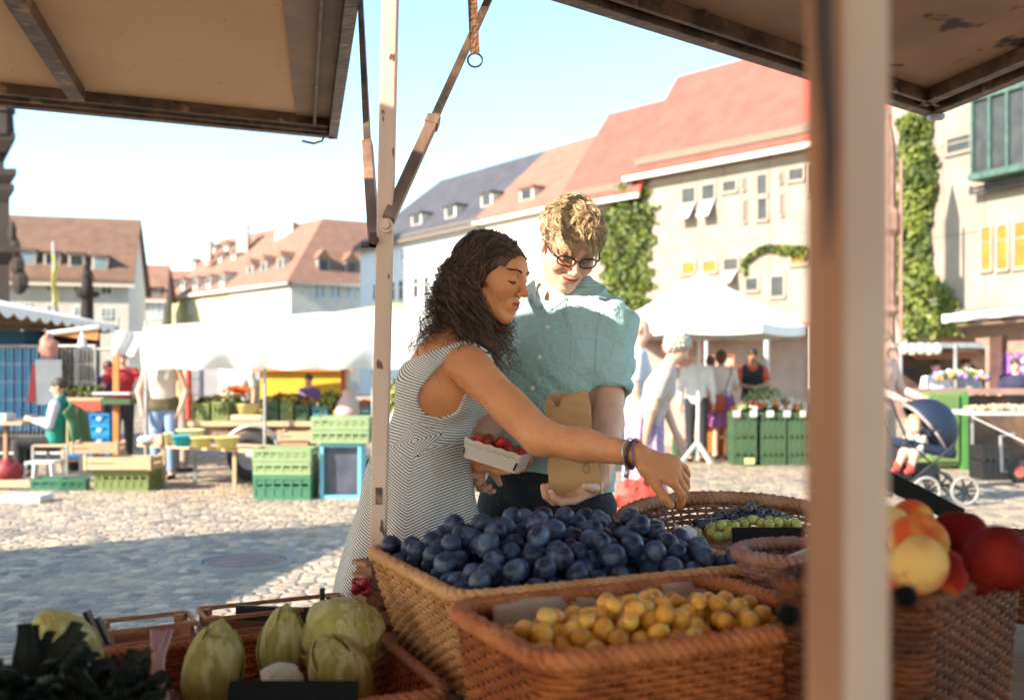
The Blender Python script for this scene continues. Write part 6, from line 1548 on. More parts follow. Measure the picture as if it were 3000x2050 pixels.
MB().bb(X(1485, 17.85), 17.8, 1.92, X(1640, 17.85), 17.86, 2.12).build('valance', cm('apricot_cloth', (.66, .30, .08)), tent)
MB().bb(X(1500, 18.3), 18.3, 1.45, X(1600, 18.3), 18.36, 1.90).build('pink_panel', cm('salmon_cloth', (.62, .30, .26)), tent)
mb = MB()
for u in (1603, 1740, 1840): mb.cyl((X(u, 16.4), 16.4, 0), (X(u, 16.4), 16.4, 2.1), .03 if u != 1740 else .045, 8)
mb.build('post', C_['white'], tent)
sgn = thing('stall_sign', 'small pale sign with orange border hanging in the pink tent', 'sign', loc=W(1642, 820, 17), wc=True)
MB().add([W(1618, 808, 17), W(1664, 806, 17), W(1663, 830, 17), W(1618, 832, 17)], [(0, 1, 2, 3)]).build('board', cm('sign_pale', (.66, .5, .4)), sgn, solid=.02)
mb = MB(); P_ = [W(1616, 807, 16.97), W(1666, 805, 16.97), W(1665, 831, 16.97), W(1616, 833, 16.97)]
for a, b in zip(P_, P_[1:]+P_[:1]): mb.beam(a, b, .03, .02)
mb.build('border', C_['orange'], sgn)
# crates with produce
gi = 0
for c, (u, wpx) in enumerate([(1688, 56), (1752, 60), (1812, 58)]):
    for k in range(3):
        crate('%s green crate in the %s column under the umbrella stall' % (['bottom', 'middle', 'top'][k], ['left', 'middle', 'right'][c]), (X(u, 14.35), 14.45, k*.255), 0, wpx/F_PX*14.3, .42, .25, 'green', 'green crates under the umbrella stall')
stuffheap('vegetables', 'mixed vegetables heaped on the green crates under the umbrella', (X(1752, 14.5), 14.55, .78), (.52, .2, .16), [(.42, .05, .02), (.58, .22, .05), (.6, .5, .35), (.12, .2, .04), (.65, .6, .5)], 200, (.025, .055), 3)
leafheap('cabbage_greens', 'pale green cabbages at the back of the umbrella stall', (X(1735, 15), 15, .86), (.35, .25, .26), (.22, .26, .09), (.4, .38, .2), 500, .08, 8, kind='stuff')
MB().bb(X(1665, 15.1), 14.8, 0, X(1860, 15.1), 15.3, .84).build('counter_box', slw, label='dark counter behind the green crates under the umbrella', cat='counter')
for k in range(5):
    u = 1672+k*38; mb = MB(); mb.bb(X(u, 14.2)-.05, 14.2, .70, X(u, 14.2)+.05, 14.205, .79); mb.build('price_tag', C_['white'], label='small white price tag on the green crate edge, number %s from the left' % ['one', 'two', 'three', 'four', 'five'][k], cat='price tag', group='price tags on the green crates')
MB().bb(X(1690, 14.2), 14.2, .03, X(1712, 14.2), 14.21, .11).build('yellow_label', by_, label='yellow label on the bottom left green crate', cat='label')
crate('dark green crate beside the umbrella foot', (X(1565, 15.6), 15.6, 0), 0, .5, .4, .3, 'green'); stuffheap('oranges', 'oranges in the crate beside the umbrella foot', (X(1565, 15.6), 15.6, .25), (.2, .15, .08), [(.6, .25, .02)], 40, (.03, .04), 9)
crate('rust coloured crate behind the woman in the purple skirt', (X(1625, 16.2), 16.2, 0), 0, .6, .4, .5, 'orange')
person('woman in a white top and purple skirt with a red shoulder bag', (X(1637, 15.4), 15.4), H=1.66, face=(.25, 1), tcol=(.70, .64, .60), bottom='skirt', bcol=(.38, .12, .32), hem=.50, hair=(.12, .05, .03), hstyle='bob', skin='pale', arms={'R': ((.05, .10, -.26), (.02, .30, -.12)), 'L': ((.05, .02, -.28), (0, .2, -.35))})
hb = thing('shoulder_bag', 'red shoulder bag worn by the woman in the purple skirt', 'bag', loc=W(1625, 912, 15.1), wc=True)
mb = MB(); c = W(1626, 913, 15.15); mb.bb(c.x-.13, c.y-.05, c.z-.14, c.x+.13, c.y+.05, c.z+.12); mb.build('bag_body', C_['red'], hb, bevel=.03); MB().tube([c+Vector((.1, 0, .12)), c+Vector((.22, .02, .42)), c+Vector((.26, .15, .58))], .01, 5).build('strap', cm('brown_strap', (.2, .06, .04)), hb)
person('woman in an olive top with tied up hair beside the woman in the purple skirt', (X(1612, 16.0), 16.0), H=1.58, face=(.5, 1), tcol=(.42, .34, .16), bottom='skirt', bcol=(.5, .25, .15), hem=.5, hair=(.14, .05, .03), hstyle='up', skin='pale')
person('vendor in a black vest with orange sleeves under the umbrella', (X(1708, 16.3), 16.3), H=1.72, face=(-.2, -1), tcol=(.55, .08, .02), vest=(.015, .012, .015), bcol=(.02, .02, .02), hair=(.03, .015, .01), skin='tan', arms={'R': ((.05, .1, -.25), (-.1, .3, -.28)), 'L': ((.05, .1, -.25), (-.1, .3, -.28))}, hpitch=25)
person('person in a white shirt and black trousers behind the umbrella pole', (X(1580, 14.9), 14.9), H=1.70, face=(.3, 1), tcol=(.72, .70, .70), bcol=(.02, .02, .025), sleeve='long', hair=(.5, .4, .3), skin='pale', lean=6)
person('bald man in a white shirt and pale shorts behind the shoulder of the blond man', (X(1446, 8.6), 8.6), H=1.77, face=(1, -.12), tcol=(.48, .52, .58), bottom='shorts', bcol=(.60, .60, .62), hair=(.5, .4, .3), hstyle='bald', skin='pale', hpitch=8, h=.010, shoes=(.4, .36, .3))
person('old woman with white curls in a pale blouse and floral skirt', (X(1462, 7.4), 7.4), H=1.62, face=(1, -.15), lean=20, tcol=(.46, .40, .39), bottom='skirt', bcol=(.40, .33, .46), bcol2=(.26, .18, .36), hem=.22, hair=(.50, .44, .36), hstyle='curly', skin='pale', hpitch=35, h=.010, skirtw=.85, shoes=(.4, .3, .2),
       arms={'R': ((.03, -.10, -.26), (-.02, -.16, -.52)), 'L': ((.03, .0, -.26), (0, .1, -.5))})
rb = thing('shopping_bag', 'bright red cloth bag hanging from the hand of the old woman', 'bag', loc=W(1450, 1120, 7.0), wc=True)
mb = MB(); c = W(1450, 1125, 7.0)
mb.ball((0, 0, 0), (.20, .08, .13), 24, 16, fn=lambda p: Vector((p.x*(1-.35*p.z/.13)+.016*math.sin(p.z*50+1), p.y+.022*math.sin(p.x*75+p.z*20), p.z+.018*math.sin(p.x*38)))); mb.v = [(x+c.x, y+c.y, z+c.z) for x, y, z in mb.v]; mb.build('bag_body', cm('red_cloth', (.50, .065, .05)), rb, smooth=True)
mb = MB(); mb.tube([c+Vector((-.10, 0, .08)), c+Vector((-.04, 0, .28)), c+Vector((.0, 0, .40))], .012, 6); mb.tube([c+Vector((.10, 0, .08)), c+Vector((.04, 0, .28)), c+Vector((.0, 0, .40))], .012, 6); mb.build('handle', cm('red_cloth', (.50, .065, .05)), rb)
# ---- right stalls
rs = thing('market_stall', 'market stall with glass lamps and dark display at the right', 'market stall', loc=(X(2180, 15), 15, 0), wc=True)
MB().bb(X(2030, 14.4), 14.2, 1.02, X(2440, 14.4), 14.8, 1.10).build('counter', M['sandstone'], rs); MB().bb(X(2140, 14.4), 14.35, 0, X(2440, 14.4), 14.4, 1.0).build('counter_front', M['dark_shop'], rs)
MB().bb(X(2040, 15.5), 15.4, 1.72, X(2230, 15.5), 17, 1.80).build('roof_edge', steel, rs); MB().bb(X(2040, 16.9), 16.8, .9, X(2230, 16.9), 16.9, 1.75).build('display', M['dark_shop'], rs)
MB().bb(X(2080, 15.6), 15.6, 1.55, X(2230, 15.6), 15.7, 1.66).build('rust_beam', cm('rust_beam', (.30, .10, .04)), rs)
mb = MB(); mb.cyl((X(2168, 15.4), 15.4, 1.1), (X(2168, 15.4), 15.4, 1.78), .03, 8); mb.cyl((X(2044, 15.4), 15.4, 1.1), (X(2044, 15.4), 15.4, 1.78), .03, 8); mb.build('post', steel, rs)
lampm = mat('lamp_glass', (.75, .66, .5), .15, spec=.8)
for k, u in enumerate((2052, 2070, 2090, 2108, 2126)):
    mb = MB(); p = W(u, 792+2*(k % 2), 15.3); mb.lathe([(.001, -.09), (.06, -.07), (.08, 0), (.05, .06), (.02, .09)], 12, c=p); mb.build('glass_lamp', lampm, rs, smooth=True)
for k, (u, hh, tc_2, nm) in enumerate([(2124, 1.52, (.72, .7, .72), 'white shirt'), (2192, 1.55, (.36, .34, .36), 'grey shirt'), (2303, 1.55, (.03, .03, .08), 'dark navy shirt')]):
    person('customer in a %s at the right stall counter' % nm, (X(u, 15.8), 15.8), H=hh, face=(-.3, -1), tcol=tc_2, bcol=(.03, .03, .04), hair=(.1, .05, .03), skin='pale', hpitch=20)
stuffheap('flowers', 'purple and white flowers on the right stall counter', (X(2185, 15), 15.0, 1.22), (.42, .1, .16), [(.35, .2, .6), (.7, .6, .65), (.5, .3, .05), (.08, .14, .03)], 120, (.025, .05), 12)
gb = thing('louvre_cabinet', 'green slatted cabinet behind the stroller', 'cabinet', loc=(X(2150, 13.6), 13.6, 0), wc=True)
mb = MB()
xg0, xg1 = X(2113, 13.6), X(2178, 13.6)
for k in range(22): mb.bb(xg0, 13.62, .12+k*.042, xg1, 13.66, .12+k*.042+.033)
mb.bb(xg0, 13.68, .05, xg1+.05, 14.0, 1.06); mb.build('slats', cm('apple_green', (.15, .24, .08)), gb); MB().bb(xg1+.051, 13.6, 0, xg1+.12, 14.0, 1.07).build('side_board', cm('leaf_green', (.06, .2, .05)), gb)
wtb = thing('display_table', 'white edged table with baked goods at the far right', 'table', loc=(X(2270, 12.4), 12.4, 0), wc=True)
MB().bb(X(2192, 12.4), 12.2, .80, X(2440, 12.4), 13.2, .84).build('tabletop', C_['white'], wtb)
mb = MB()
for u in (2215, 2400): mb.cyl((X(u, 12.5), 12.6, 0), (X(u, 12.5), 12.6, .8), .02, 6)
mb.build('leg', steel, wtb)
stuffheap('bread_rolls', 'tan rolls in rows on the white edged table', (X(2290, 12.7), 12.6, .85), (.55, .25, .05), [(.45, .3, .18), (.55, .4, .28)], 130, (.03, .045), 14)
crate('black box under the white edged table', (X(2255, 12.3), 12.4, 0), 0, .36, .4, .42, 'black')
ht = thing('hand_truck', 'hand truck with red hubbed wheel at the right edge', 'hand truck', loc=(X(2312, 11.9), 11.9, 0), wc=True)
wc_ = Vector((X(2312, 11.9), 11.9, .14)); wh = MB().lathe([(.06, -.03), (.12, -.035), (.14, 0), (.12, .035), (.06, .03)], 20, c=wc_, M=RX).build('wheel', rubber, ht, smooth=True); MB().lathe([(.001, -.03), (.07, -.025), (.07, .03), (.001, .035)], 16, c=wc_, M=RX).build('rim', cm('red_rim', (.65, .12, .08)), wh)
MB().tube([wc_, wc_+Vector((-.2, 0, .0)), wc_+Vector((-.22, 0, .42)), wc_+Vector((-.05, 0, .45))], .02, 8).build('frame', steel, ht)
MB().tube([W(2205, 945, 12), W(2330, 1005, 11.7)], .008, 5).build('rope', C_['white'], label='thin rope slanting below the white edged table', cat='rope')
aw = thing('awning', 'white awning with brown striped underside at the right edge', 'awning', loc=W(2240, 730, 16), wc=True)
MB().grid(lambda i, j: W(2142+250*i, 714-20*math.sin(i*1.5)+20*j, 15.4+.6*j*0+.05*math.sin(i*20)), 20, 4).build('awning_front', tarp, aw, smooth=True, solid=.08)
und = mat('striped_brown_cloth', (.30, .19, .13), .8, (.20, .12, .08), 2, stretch=(1, 1, 8))
MB().add([W(2172, 738, 15.4), W(2400, 722, 15.4), W(2400, 748, 18.5), W(2200, 768, 18.5)], [(0, 1, 2, 3)]).build('awning_underside', und, aw, solid=.03)
MB().beam(W(2176, 740, 15.5), W(2200, 770, 18.5), .05, .05).build('awning_arm', M['gutter_dark'], aw)
# ---- stroller, child, pusher
person('person in a pale pink shirt pushing the stroller, half behind the near pole', (X(2002, 10.7), 10.7), H=1.74, face=(.6, -.8), tcol=(.62, .40, .34), bcol=(.5, .42, .34), sleeve='long', skin='pale', hair=(.3, .2, .12), arms={'L': ((.06, .06, -.27), (.06, .30, -.36)), 'R': ((.06, .06, -.27), (.0, .30, -.36))})
sr = thing('stroller', 'navy blue baby stroller with large spoked wheels', 'stroller', loc=(X(2120, 10.1), 10.1, 0), wc=True)
navy = cm('navy_cloth', (.007, .016, .042)); greyc = cm('grey_lining', (.28, .24, .25)); blackm = cm('stroller_black', (.015, .015, .02), .4)
cS = W(2090, 975, 10.1)
def hood(i, j):
    a = R(-52+i*180); b = R(-88+176*j); r = .32
    return (cS.x+.04+math.cos(a)*math.cos(b)*r*1.0, cS.y+math.sin(b)*r*.72, cS.z+.0+math.sin(a)*math.cos(b)*r*.98)
MB().grid(hood, 22, 16).build('hood', navy, sr, smooth=True, solid=.018)
mb = MB(); mb.tube([Vector(hood(1, j)) for j in np.linspace(0, 1, 14)], .018, 8); mb.tube([Vector(hood(.0, j)) for j in np.linspace(0, 1, 14)], .012, 8); mb.build('hood_rim', greyc, sr, smooth=True)
seat = MB(); seat.box((cS.x+.02, cS.y, cS.z-.18), (.56, .36, .10), M=Matrix.Rotation(R(12), 3, 'Y')); seat.box((cS.x+.20, cS.y, cS.z-.02), (.10, .34, .42), M=Matrix.Rotation(R(-14), 3, 'Y')); seat.build('seat', navy, sr, bevel=.03)
MB().box((cS.x-.27, cS.y, cS.z-.30), (.10, .32, .26)).build('footrest', blackm, sr, bevel=.02)
MB().bb(cS.x-.25, cS.y-.15, .22, cS.x+.12, cS.y+.15, .40).build('basket', blackm, sr, bevel=.02)
mb = MB()
for sy in (-.23, .23):
    mb.tube([(cS.x-.28, cS.y+sy, .15), (cS.x+.26, cS.y+sy, .62)], .011, 6); mb.tube([(cS.x+.30, cS.y+sy, .15), (cS.x-.22, cS.y+sy, .62)], .011, 6); mb.tube([(cS.x-.22, cS.y+sy, .62), (cS.x-.40, cS.y+sy, 1.04)], .011, 6)
mb.tube([(cS.x-.40, cS.y-.23, 1.04), (cS.x-.42, cS.y, 1.06), (cS.x-.40, cS.y+.23, 1.04)], .016, 8); mb.tube([(cS.x-.28, cS.y-.25, .15), (cS.x-.28, cS.y+.25, .15)], .01, 6); mb.tube([(cS.x+.30, cS.y-.25, .15), (cS.x+.30, cS.y+.25, .15)], .01, 6)
mb.build('frame', blackm, sr)
tyre = cm('grey_tyre', (.30, .29, .28))
for sx in (-.06, .32):
    for sy in (-.28, .28):
        c = Vector((cS.x+sx, cS.y+sy, .145)); 
        w0 = MB(); w0.tube([c+Vector((math.cos(t)*.13, 0, math.sin(t)*.13)) for t in np.linspace(0, 6.2832, 25)], .016, 8, cap=False); w0 = w0.build('wheel', tyre, sr, smooth=True)
        mb = MB(); mb.lathe([(.001, -.03), (.03, -.02), (.03, .02), (.001, .03)], 10, c=c, M=RX)
        for k in range(7): a = k*.8976; mb.beam(c, c+Vector((math.cos(a)*.12, 0, math.sin(a)*.12)), .022, .012, up=(0, 1, 0))
        mb.build('spokes', blackm, w0)
# child
cr_ = thing('person', 'small child in pale clothes with red sandals sitting in the stroller', 'person', loc=cS, wc=True)
hc_ = W(2074, 965, 10.02); Mh_ = frame_of((-.45, -1), 5, 0, hc_)
bf = UN(.025, XF(UN(.02, ell((0, -.018, .02), (.078, .09, .088)), ell((0, .03, -.035), (.062, .055, .062)), ell((0, .088, -.03), (.01, .01, .012)), ell((.08, 0, -.01), (.01, .015, .02)), ell((-.08, 0, -.01), (.01, .015, .02))), Mh_, .98),
     cap(hc_-Vector((0, 0, .09)), hc_+Vector((.03, .04, -.22)), .045, .085), cap(hc_+Vector((-.06, 0, -.13)), hc_+Vector((-.12, -.05, -.24)), .03, .022), cap(hc_+Vector((.09, 0, -.13)), hc_+Vector((.02, -.09, -.24)), .03, .022),
     limb([hc_+Vector((.0, .0, -.27)), hc_+Vector((-.14, -.08, -.27)), hc_+Vector((-.20, -.08, -.42))], [.055, .042, .03]), limb([hc_+Vector((.06, 0, -.27)), hc_+Vector((-.04, -.12, -.27)), hc_+Vector((-.08, -.12, -.43))], [.055, .042, .03]))
bb0, bb1 = np.array(hc_)-.6, np.array(hc_)+.35
bake('body', [polygonise(bf, bb0, bb1, .009)], skin_m('baby'), cr_, tint=lambda V: np.ones((len(V), 3)))
tf_ = UN(.02, cap(hc_-Vector((-.01, 0, .12)), hc_+Vector((.03, .04, -.24)), .062, .10), cap(hc_+Vector((-.06, 0, -.13)), hc_+Vector((-.11, -.05, -.22)), .042, .036), cap(hc_+Vector((.09, 0, -.13)), hc_+Vector((.03, -.08, -.22)), .042, .036), cap(hc_+Vector((0, 0, -.27)), hc_+Vector((-.12, -.07, -.27)), .065, .05), cap(hc_+Vector((.06, 0, -.27)), hc_+Vector((-.03, -.11, -.27)), .065, .05))
bake('romper', [polygonise(tf_, bb0, bb1, .009)], cloth_m((.62, .56, .46)), cr_)
for q in ((-.20, -.08, -.43), (-.08, -.12, -.44)):
    p = hc_+Vector(q); bake('sandal', [polygonise(UN(.01, cap(p, p+Vector((-.05, -.03, -.01)), .032, .026), cap(p+Vector((0, 0, .05)), p, .034, .034)), np.array(p)-.12, np.array(p)+.12, .008)], cloth_m((.6, .06, .05)), cr_)
fz_ = UN(.02, ell((0, .085, -.04), (.07, .08, .095))); bake('hair', [polygonise(XF(SUB(ell((0, -.020, .026), (.083, .096, .090)), fz_, .01), Mh_, .98), np.array(hc_)-.15, np.array(hc_)+.15, .007)], mat('baby_hair', (.5, .33, .18), .6), cr_)
# ---- manhole
mh = G(555, 1276); t = thing('manhole_cover', 'round iron manhole cover set in the shaded cobbles', 'manhole cover', loc=(mh.x, mh.y, 0), wc=True)
mm = mat('cast_iron', (.33, .26, .25), .7, (.24, .19, .18), 10, bump=.5)
MB().lathe([(.001, .010), (.27, .010), (.275, .006)], 36, c=mh).build('lid', mm, t); MB().lathe([(.285, .006), (.287, .016), (.33, .016), (.335, .0)], 36, c=mh).build('ring', mat('stone_ring', (.26, .24, .23), .8), t)
mb = MB()
for k in range(-5, 6):
    hw = math.sqrt(max(0, .25**2-(k*.045)**2)); mb.bb(mh.x-hw, mh.y+k*.045-.008, .010, mh.x+hw, mh.y+k*.045+.008, .017)
mb.build('tread_bars', mm, t)
# ================================================================== the stall in front: frame, roofs, tables, baskets, fruit
rust = dict(c3=(.10, .035, .015), s3=9)
post_m = mat('chipped_cream_paint', (.74, .51, .41), .5, (.62, .41, .32), 6, bump=.15, bscale=30, c3=(.13, .05, .03), s3=34, t3=(.645, .67), stretch=(1, 1, .4))
dark_st = mat('weathered_dark_steel', (.17, .10, .062), .5, (.045, .03, .025), 9, metal=.3, bump=.3, bscale=40, c3=(.34, .21, .14), s3=11, t3=(.60, .68))
strut_m = mat('worn_strut_paint', (.33, .21, .15), .5, (.16, .09, .06), 7, metal=.2, bump=.2, bscale=30, stretch=(1, 1, .4))
ply = mat('plywood_ceiling', (.86, .54, .30), .75, (.76, .45, .23), 1.3, lo=.3, hi=.7, bump=.1, bscale=12, c3=(.22, .10, .05), s3=38, t3=(.70, .74))
ply2 = mat('sheet_metal_lining', (.42, .26, .16), .6, (.22, .13, .08), 3, bump=.25, bscale=8, c3=(.40, .26, .18), s3=6, t3=(.60, .7))
HG = 2.40
# corner post
cpst = thing('stall_post', 'square cream painted post with rust chips standing left of the couple', 'post', loc=(-.31, 2.3, 0), wc=True)
pb0, pt0 = W(858, 1250, 2.12), W(886, 0, 2.12); dz = (pt0-pb0)/(pt0.z-pb0.z); p0 = pb0-dz*pb0.z; p1 = pb0+dz*(2.52-pb0.z)
MB().beam(p0, p1, .0335, .0335, up=(0, 1, 0)).build('post_tube', post_m, cpst, bevel=.003)
mb = MB(); c = W(877, 513, 2.10); mb.cyl(c+V3(0, .0, 0), c+V3(0, -.010, 0), .0155, 20); mb.cyl(c+V3(0, -.010, 0), c+V3(0, -.020, 0), .0095, 6); mb.build('bolt', mat('worn_bolt', (.50, .36, .28), .35, metal=.5), cpst)
mb = MB(); mb.beam(W(848, 562, 2.11), W(850, 528, 2.11), .018, .012, up=(0, 1, 0)); mb.beam(W(864, 556, 2.11), W(838, 556, 2.11), .012, .012, up=(0, 1, 0)); mb.cyl(W(849, 545, 2.10), W(849, 545, 2.092), .010, 14); c = W(838, 556, 2.11); mb.cyl(c, c+V3(-.016, 0, 0), .0065, 10); mb.build('bracket', dark_st, cpst)
c = W(860, 1125, 2.103); mb = MB(); mb.cyl(c, c+V3(0, -.006, 0), .006, 8); mb.bb(c.x-.007, c.y-.002, c.z-.018, c.x+.007, c.y+.001, c.z+.018); mb.build('latch', dark_st, cpst)
s1 = thing('strut', 'telescopic strut rising from the post to the left roof flap', 'strut', loc=W(850, 555, 2.3), wc=True)
a, m_, b = W(850, 552, 2.12), W(834, 325, 2.50), W(818, 0, 3.10)
MB().beam(a, m_, .024, .024, up=(0, 1, 0)).build('outer_tube', strut_m, s1, bevel=.002); MB().beam(m_-(b-m_)*.02, b+(b-m_)*.05, .016, .016, up=(0, 1, 0)).build('inner_tube', dark_st, s1)
s2 = thing('strut', 'telescopic strut slanting right from the bolt on the post', 'strut', loc=W(880, 505, 2.27), wc=True)
a, m_, b = W(881, 500, 2.095), W(984, 272, 2.28), W(1122, -30, 2.55)
MB().beam(a, m_, .026, .024, up=(0, 1, 0)).build('outer_tube', strut_m, s2, bevel=.002); MB().beam(m_-(b-m_)*.03, b+(b-m_)*.1, .017, .017, up=(0, 1, 0)).build('inner_tube', dark_st, s2)
mb = MB(); mb.beam(m_-(m_-a)*.07, m_+(m_-a)*.01, .032, .030, up=(0, 1, 0)); mb.build('collar_piece', strut_m, s2, bevel=.003)
# strap with ring
sp = thing('strap', 'brown strap with a steel ring hanging from above between post and couple', 'strap', loc=W(1074, 60, 2.2), wc=True)
pts = [(1062, -230), (1068, -60), (1073, 10), (1075, 60), (1078, 122)]; P_ = [W(u, v, 2.2) for u, v in pts]
mb = MB()
for i in range(len(P_)-1): mb.beam(P_[i], P_[i+1]+(P_[i+1]-P_[i])*.02, .021, .004, up=(0, 1, 0))
mb.build('webbing', mat('brown_webbing', (.22, .095, .04), .8, (.12, .05, .025), 30, bump=.5, bscale=120), sp)
c = W(1078, 137, 2.2); mb = MB(); mb.tube([c+V3(math.cos(t)*.016, 0, math.sin(t)*.015) for t in np.linspace(0, 6.2832, 25)], .0022, 6, cap=False); mb.build('ring', mat('dark_ring', (.06, .07, .10), .35, metal=.8), sp, smooth=True)
# roof flaps
def quad_slab(P, z0, z1):
    n = len(P); v = [Vector((p[0], p[1], z0)) for p in P]+[Vector((p[0], p[1], z1)) for p in P]
    return v, [tuple(range(n)), tuple(range(n, 2*n))[::-1]]+[(i, n+i, n+(i+1) % n, (i+1) % n) for i in range(n)]
lf = thing('roof_flap', 'left plywood roof flap of the stall with dark steel rails', 'roof flap', loc=(-2, 3.4, HG), wc=True)
H0 = Vector((-.36, 2.42)); Cc = Vector((-.845, 4.70)); dl_ = Vector((-.918, -.397)); F1 = Cc+dl_*7.5; H1 = H0+dl_*7.7
dr = (Cc-H0).normalized(); 
MB().add(*quad_slab([H0, Cc, F1, H1], HG+.055, HG+.075)).build('panel', ply, lf)
inn = .17
MB().add(*quad_slab([H0+dl_*.02, Cc+dl_*.02-dr*.02, Cc+dl_*inn-dr*.02, H0+dl_*(inn+.06)], HG+.046, HG+.0545)).build('metal_lining', ply2, lf)
def rail(a, b, w_, z0, z1, name, par, m=dark_st):
    a = Vector((a.x, a.y, (z0+z1)/2)); b = Vector((b.x, b.y, (z0+z1)/2)); return MB().beam(a, b, w_, z1-z0).build(name, m, par, bevel=.002)
rail(H0-dr*.1, Cc, .042, HG-.01, HG+.085, 'side_rail', lf); rail(H0+dl_*.09, Cc+dl_*.09, .012, HG+.01, HG+.046, 'inner_rail', lf)
rail(Cc+dl_*.0-dr*.03, F1-dr*.03, .05, HG-.01, HG+.09, 'front_rail', lf); rail(Cc+dl_*.03-dr*.13, F1-dr*.13, .05, HG+.012, HG+.054, 'ledge_rail', lf, dark_st); rail(Cc+dl_*.03-dr*.085, F1-dr*.085, .03, HG+.0, HG+.03, 'channel_rail', lf, dark_st)
q1 = Vector((X(165, 3.97), 3.97)); q2 = Vector((X(30, 2.985), 2.985)); rail(q1+(q1-q2)*.10, q2-(q1-q2)*.35, .06, HG-.005, HG+.050, 'cross_beam', lf)
mb = MB(); c = W(712, 320, 4.65); mb.tube([c+V3(.05, 0, .03), c+V3(.04, 0, 0), c+V3(0, 0, -.012), c+V3(-.055, 0, .0)], .006, 6); mb.build('hook', dark_st, lf)
rf = thing('roof_flap', 'right roof flap of the stall, dark underneath, above the red roofs', 'roof flap', loc=(2, 3, HG), wc=True)
Q1 = Vector((1.80, 4.27)); e1_ = Vector((.78, .62)).normalized(); e2_ = Vector((.225, -.974)); Q0 = Q1-e1_*2.62; Q2 = Q1+e2_*4.2; Q3 = Q0+e2_*3.4
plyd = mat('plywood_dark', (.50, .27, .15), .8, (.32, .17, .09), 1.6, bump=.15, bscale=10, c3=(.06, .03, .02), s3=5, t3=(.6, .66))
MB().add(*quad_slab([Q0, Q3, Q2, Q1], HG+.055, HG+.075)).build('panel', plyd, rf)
rail(Q0, Q1, .055, HG-.01, HG+.085, 'side_rail', rf); rail(Q1+e2_*.02, Q2, .05, HG-.01, HG+.085, 'front_rail', rf); rail(Q1+e2_*.03-e1_*.12, Q2-e1_*.12, .05, HG+.0, HG+.054, 'ledge_rail', rf)
rail(Q0+e2_*.08, Q1+e2_*.08, .02, HG+.0, HG+.054, 'inner_rail', rf)
for t in (.45, .75): rail(Q0.lerp(Q3, t), Q1.lerp(Q2, t), .05, HG+.0, HG+.054, 'cross_beam', rf)
mb = MB(); c = Vector((Q1.x-.62*.78-.1, Q1.y-.62*.62-.08, HG-.02)); mb.cyl(c, c-V3(0, 0, .02), .015, 6); c = Vector((Q1.x+.01, Q1.y-.02, HG-.012)); mb.bb(c.x-.03, c.y-.02, c.z-.02, c.x+.03, c.y+.02, c.z); mb.build('bolt', steel, rf)
# unseen main roof cut for the sun strip, canopy added for ground shade
mr2 = thing('shade_roof', 'unseen main plywood roof of the stall, edge cut to shape sun and shade', 'roof', loc=(0, 0, 2.5), wc=True)
MB().add(*quad_slab([(-1.65, 1.717), (-8, -1.03), (-8, -4), (2.4, -4), (2.4, -.54)], 2.50, 2.54)).build('panel', ply, mr2)
nb_ = thing('shade_canopy', 'unseen canopy added at the left to shade the cobbles', 'canopy', loc=(-8, 3, 2.6), wc=True)
MB().add(*quad_slab([(-4.75, 6.5), (-12.0, 2.4), (-11.0, -1.2), (-5.50, 2.2)], 2.60, 2.63)).build('cover', tarp, nb_)
mb = MB()
for p in ((-5.0, 6.45), (-11.9, 2.4), (-10.9, -1.1), (-5.55, 2.3)): mb.cyl((p[0], p[1], 0), (p[0], p[1], 2.6), .03, 8)
mb.build('post', steel, nb_)
# near post: square tube seen on its corner
np_ = thing('stall_post', 'blurred square post close to the camera with brown and pale faces', 'post', loc=(.208, .62, 0), wc=True)
yN = .62; xl_, xc_, xr2 = X(1842, yN), X(1912, yN), X(2034, yN)
near_pale = mat('near_cream_paint', (.60, .42, .33), .55, (.44, .28, .20), 5, stretch=(1, 1, .5)); near_brown = mat('near_brown_face', (.46, .21, .11), .6, (.16, .06, .03), 2.2, lo=.42, hi=.6, stretch=(1, 1, .35))  # left face coloured a darker brown than the right face
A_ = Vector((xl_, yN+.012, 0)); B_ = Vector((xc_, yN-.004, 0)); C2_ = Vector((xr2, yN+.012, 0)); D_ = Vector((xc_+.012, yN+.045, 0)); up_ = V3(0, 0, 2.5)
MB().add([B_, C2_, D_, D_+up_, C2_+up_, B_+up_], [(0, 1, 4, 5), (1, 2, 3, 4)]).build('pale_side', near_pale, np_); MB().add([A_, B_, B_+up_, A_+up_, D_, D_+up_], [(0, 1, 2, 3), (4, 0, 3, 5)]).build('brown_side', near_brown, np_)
mb = MB(); mb.tube([W(1866, -160, .48), W(1872, 100, .48), W(1884, 330, .49), W(1882, 480, .50), W(1876, 600, .51)], [.0105, .0105, .008, .005, .001], 8, flat=.35); mb.build('strap', mat('dark_strap', (.05, .02, .012), .8), label='dark brown strap hanging against the near post', cat='strap')
for k, (u, v, y) in enumerate([(1790, 1395, .82), (2056, 1352, .82)]):
    mb = MB(); c = W(u, v, y); mb.lathe([(.001, -.010), (.008, -.007), (.0105, 0), (.008, .007), (.001, .010)], 18, c=c, M=RX); mb.build('clamp_knob', mat('black_knob', (.003, .003, .004), .8, spec=.1), smooth=True, label=['round black knob left of the near post above the yellow plums', 'round black knob right of the near post under the peaches'][k], cat='knob')

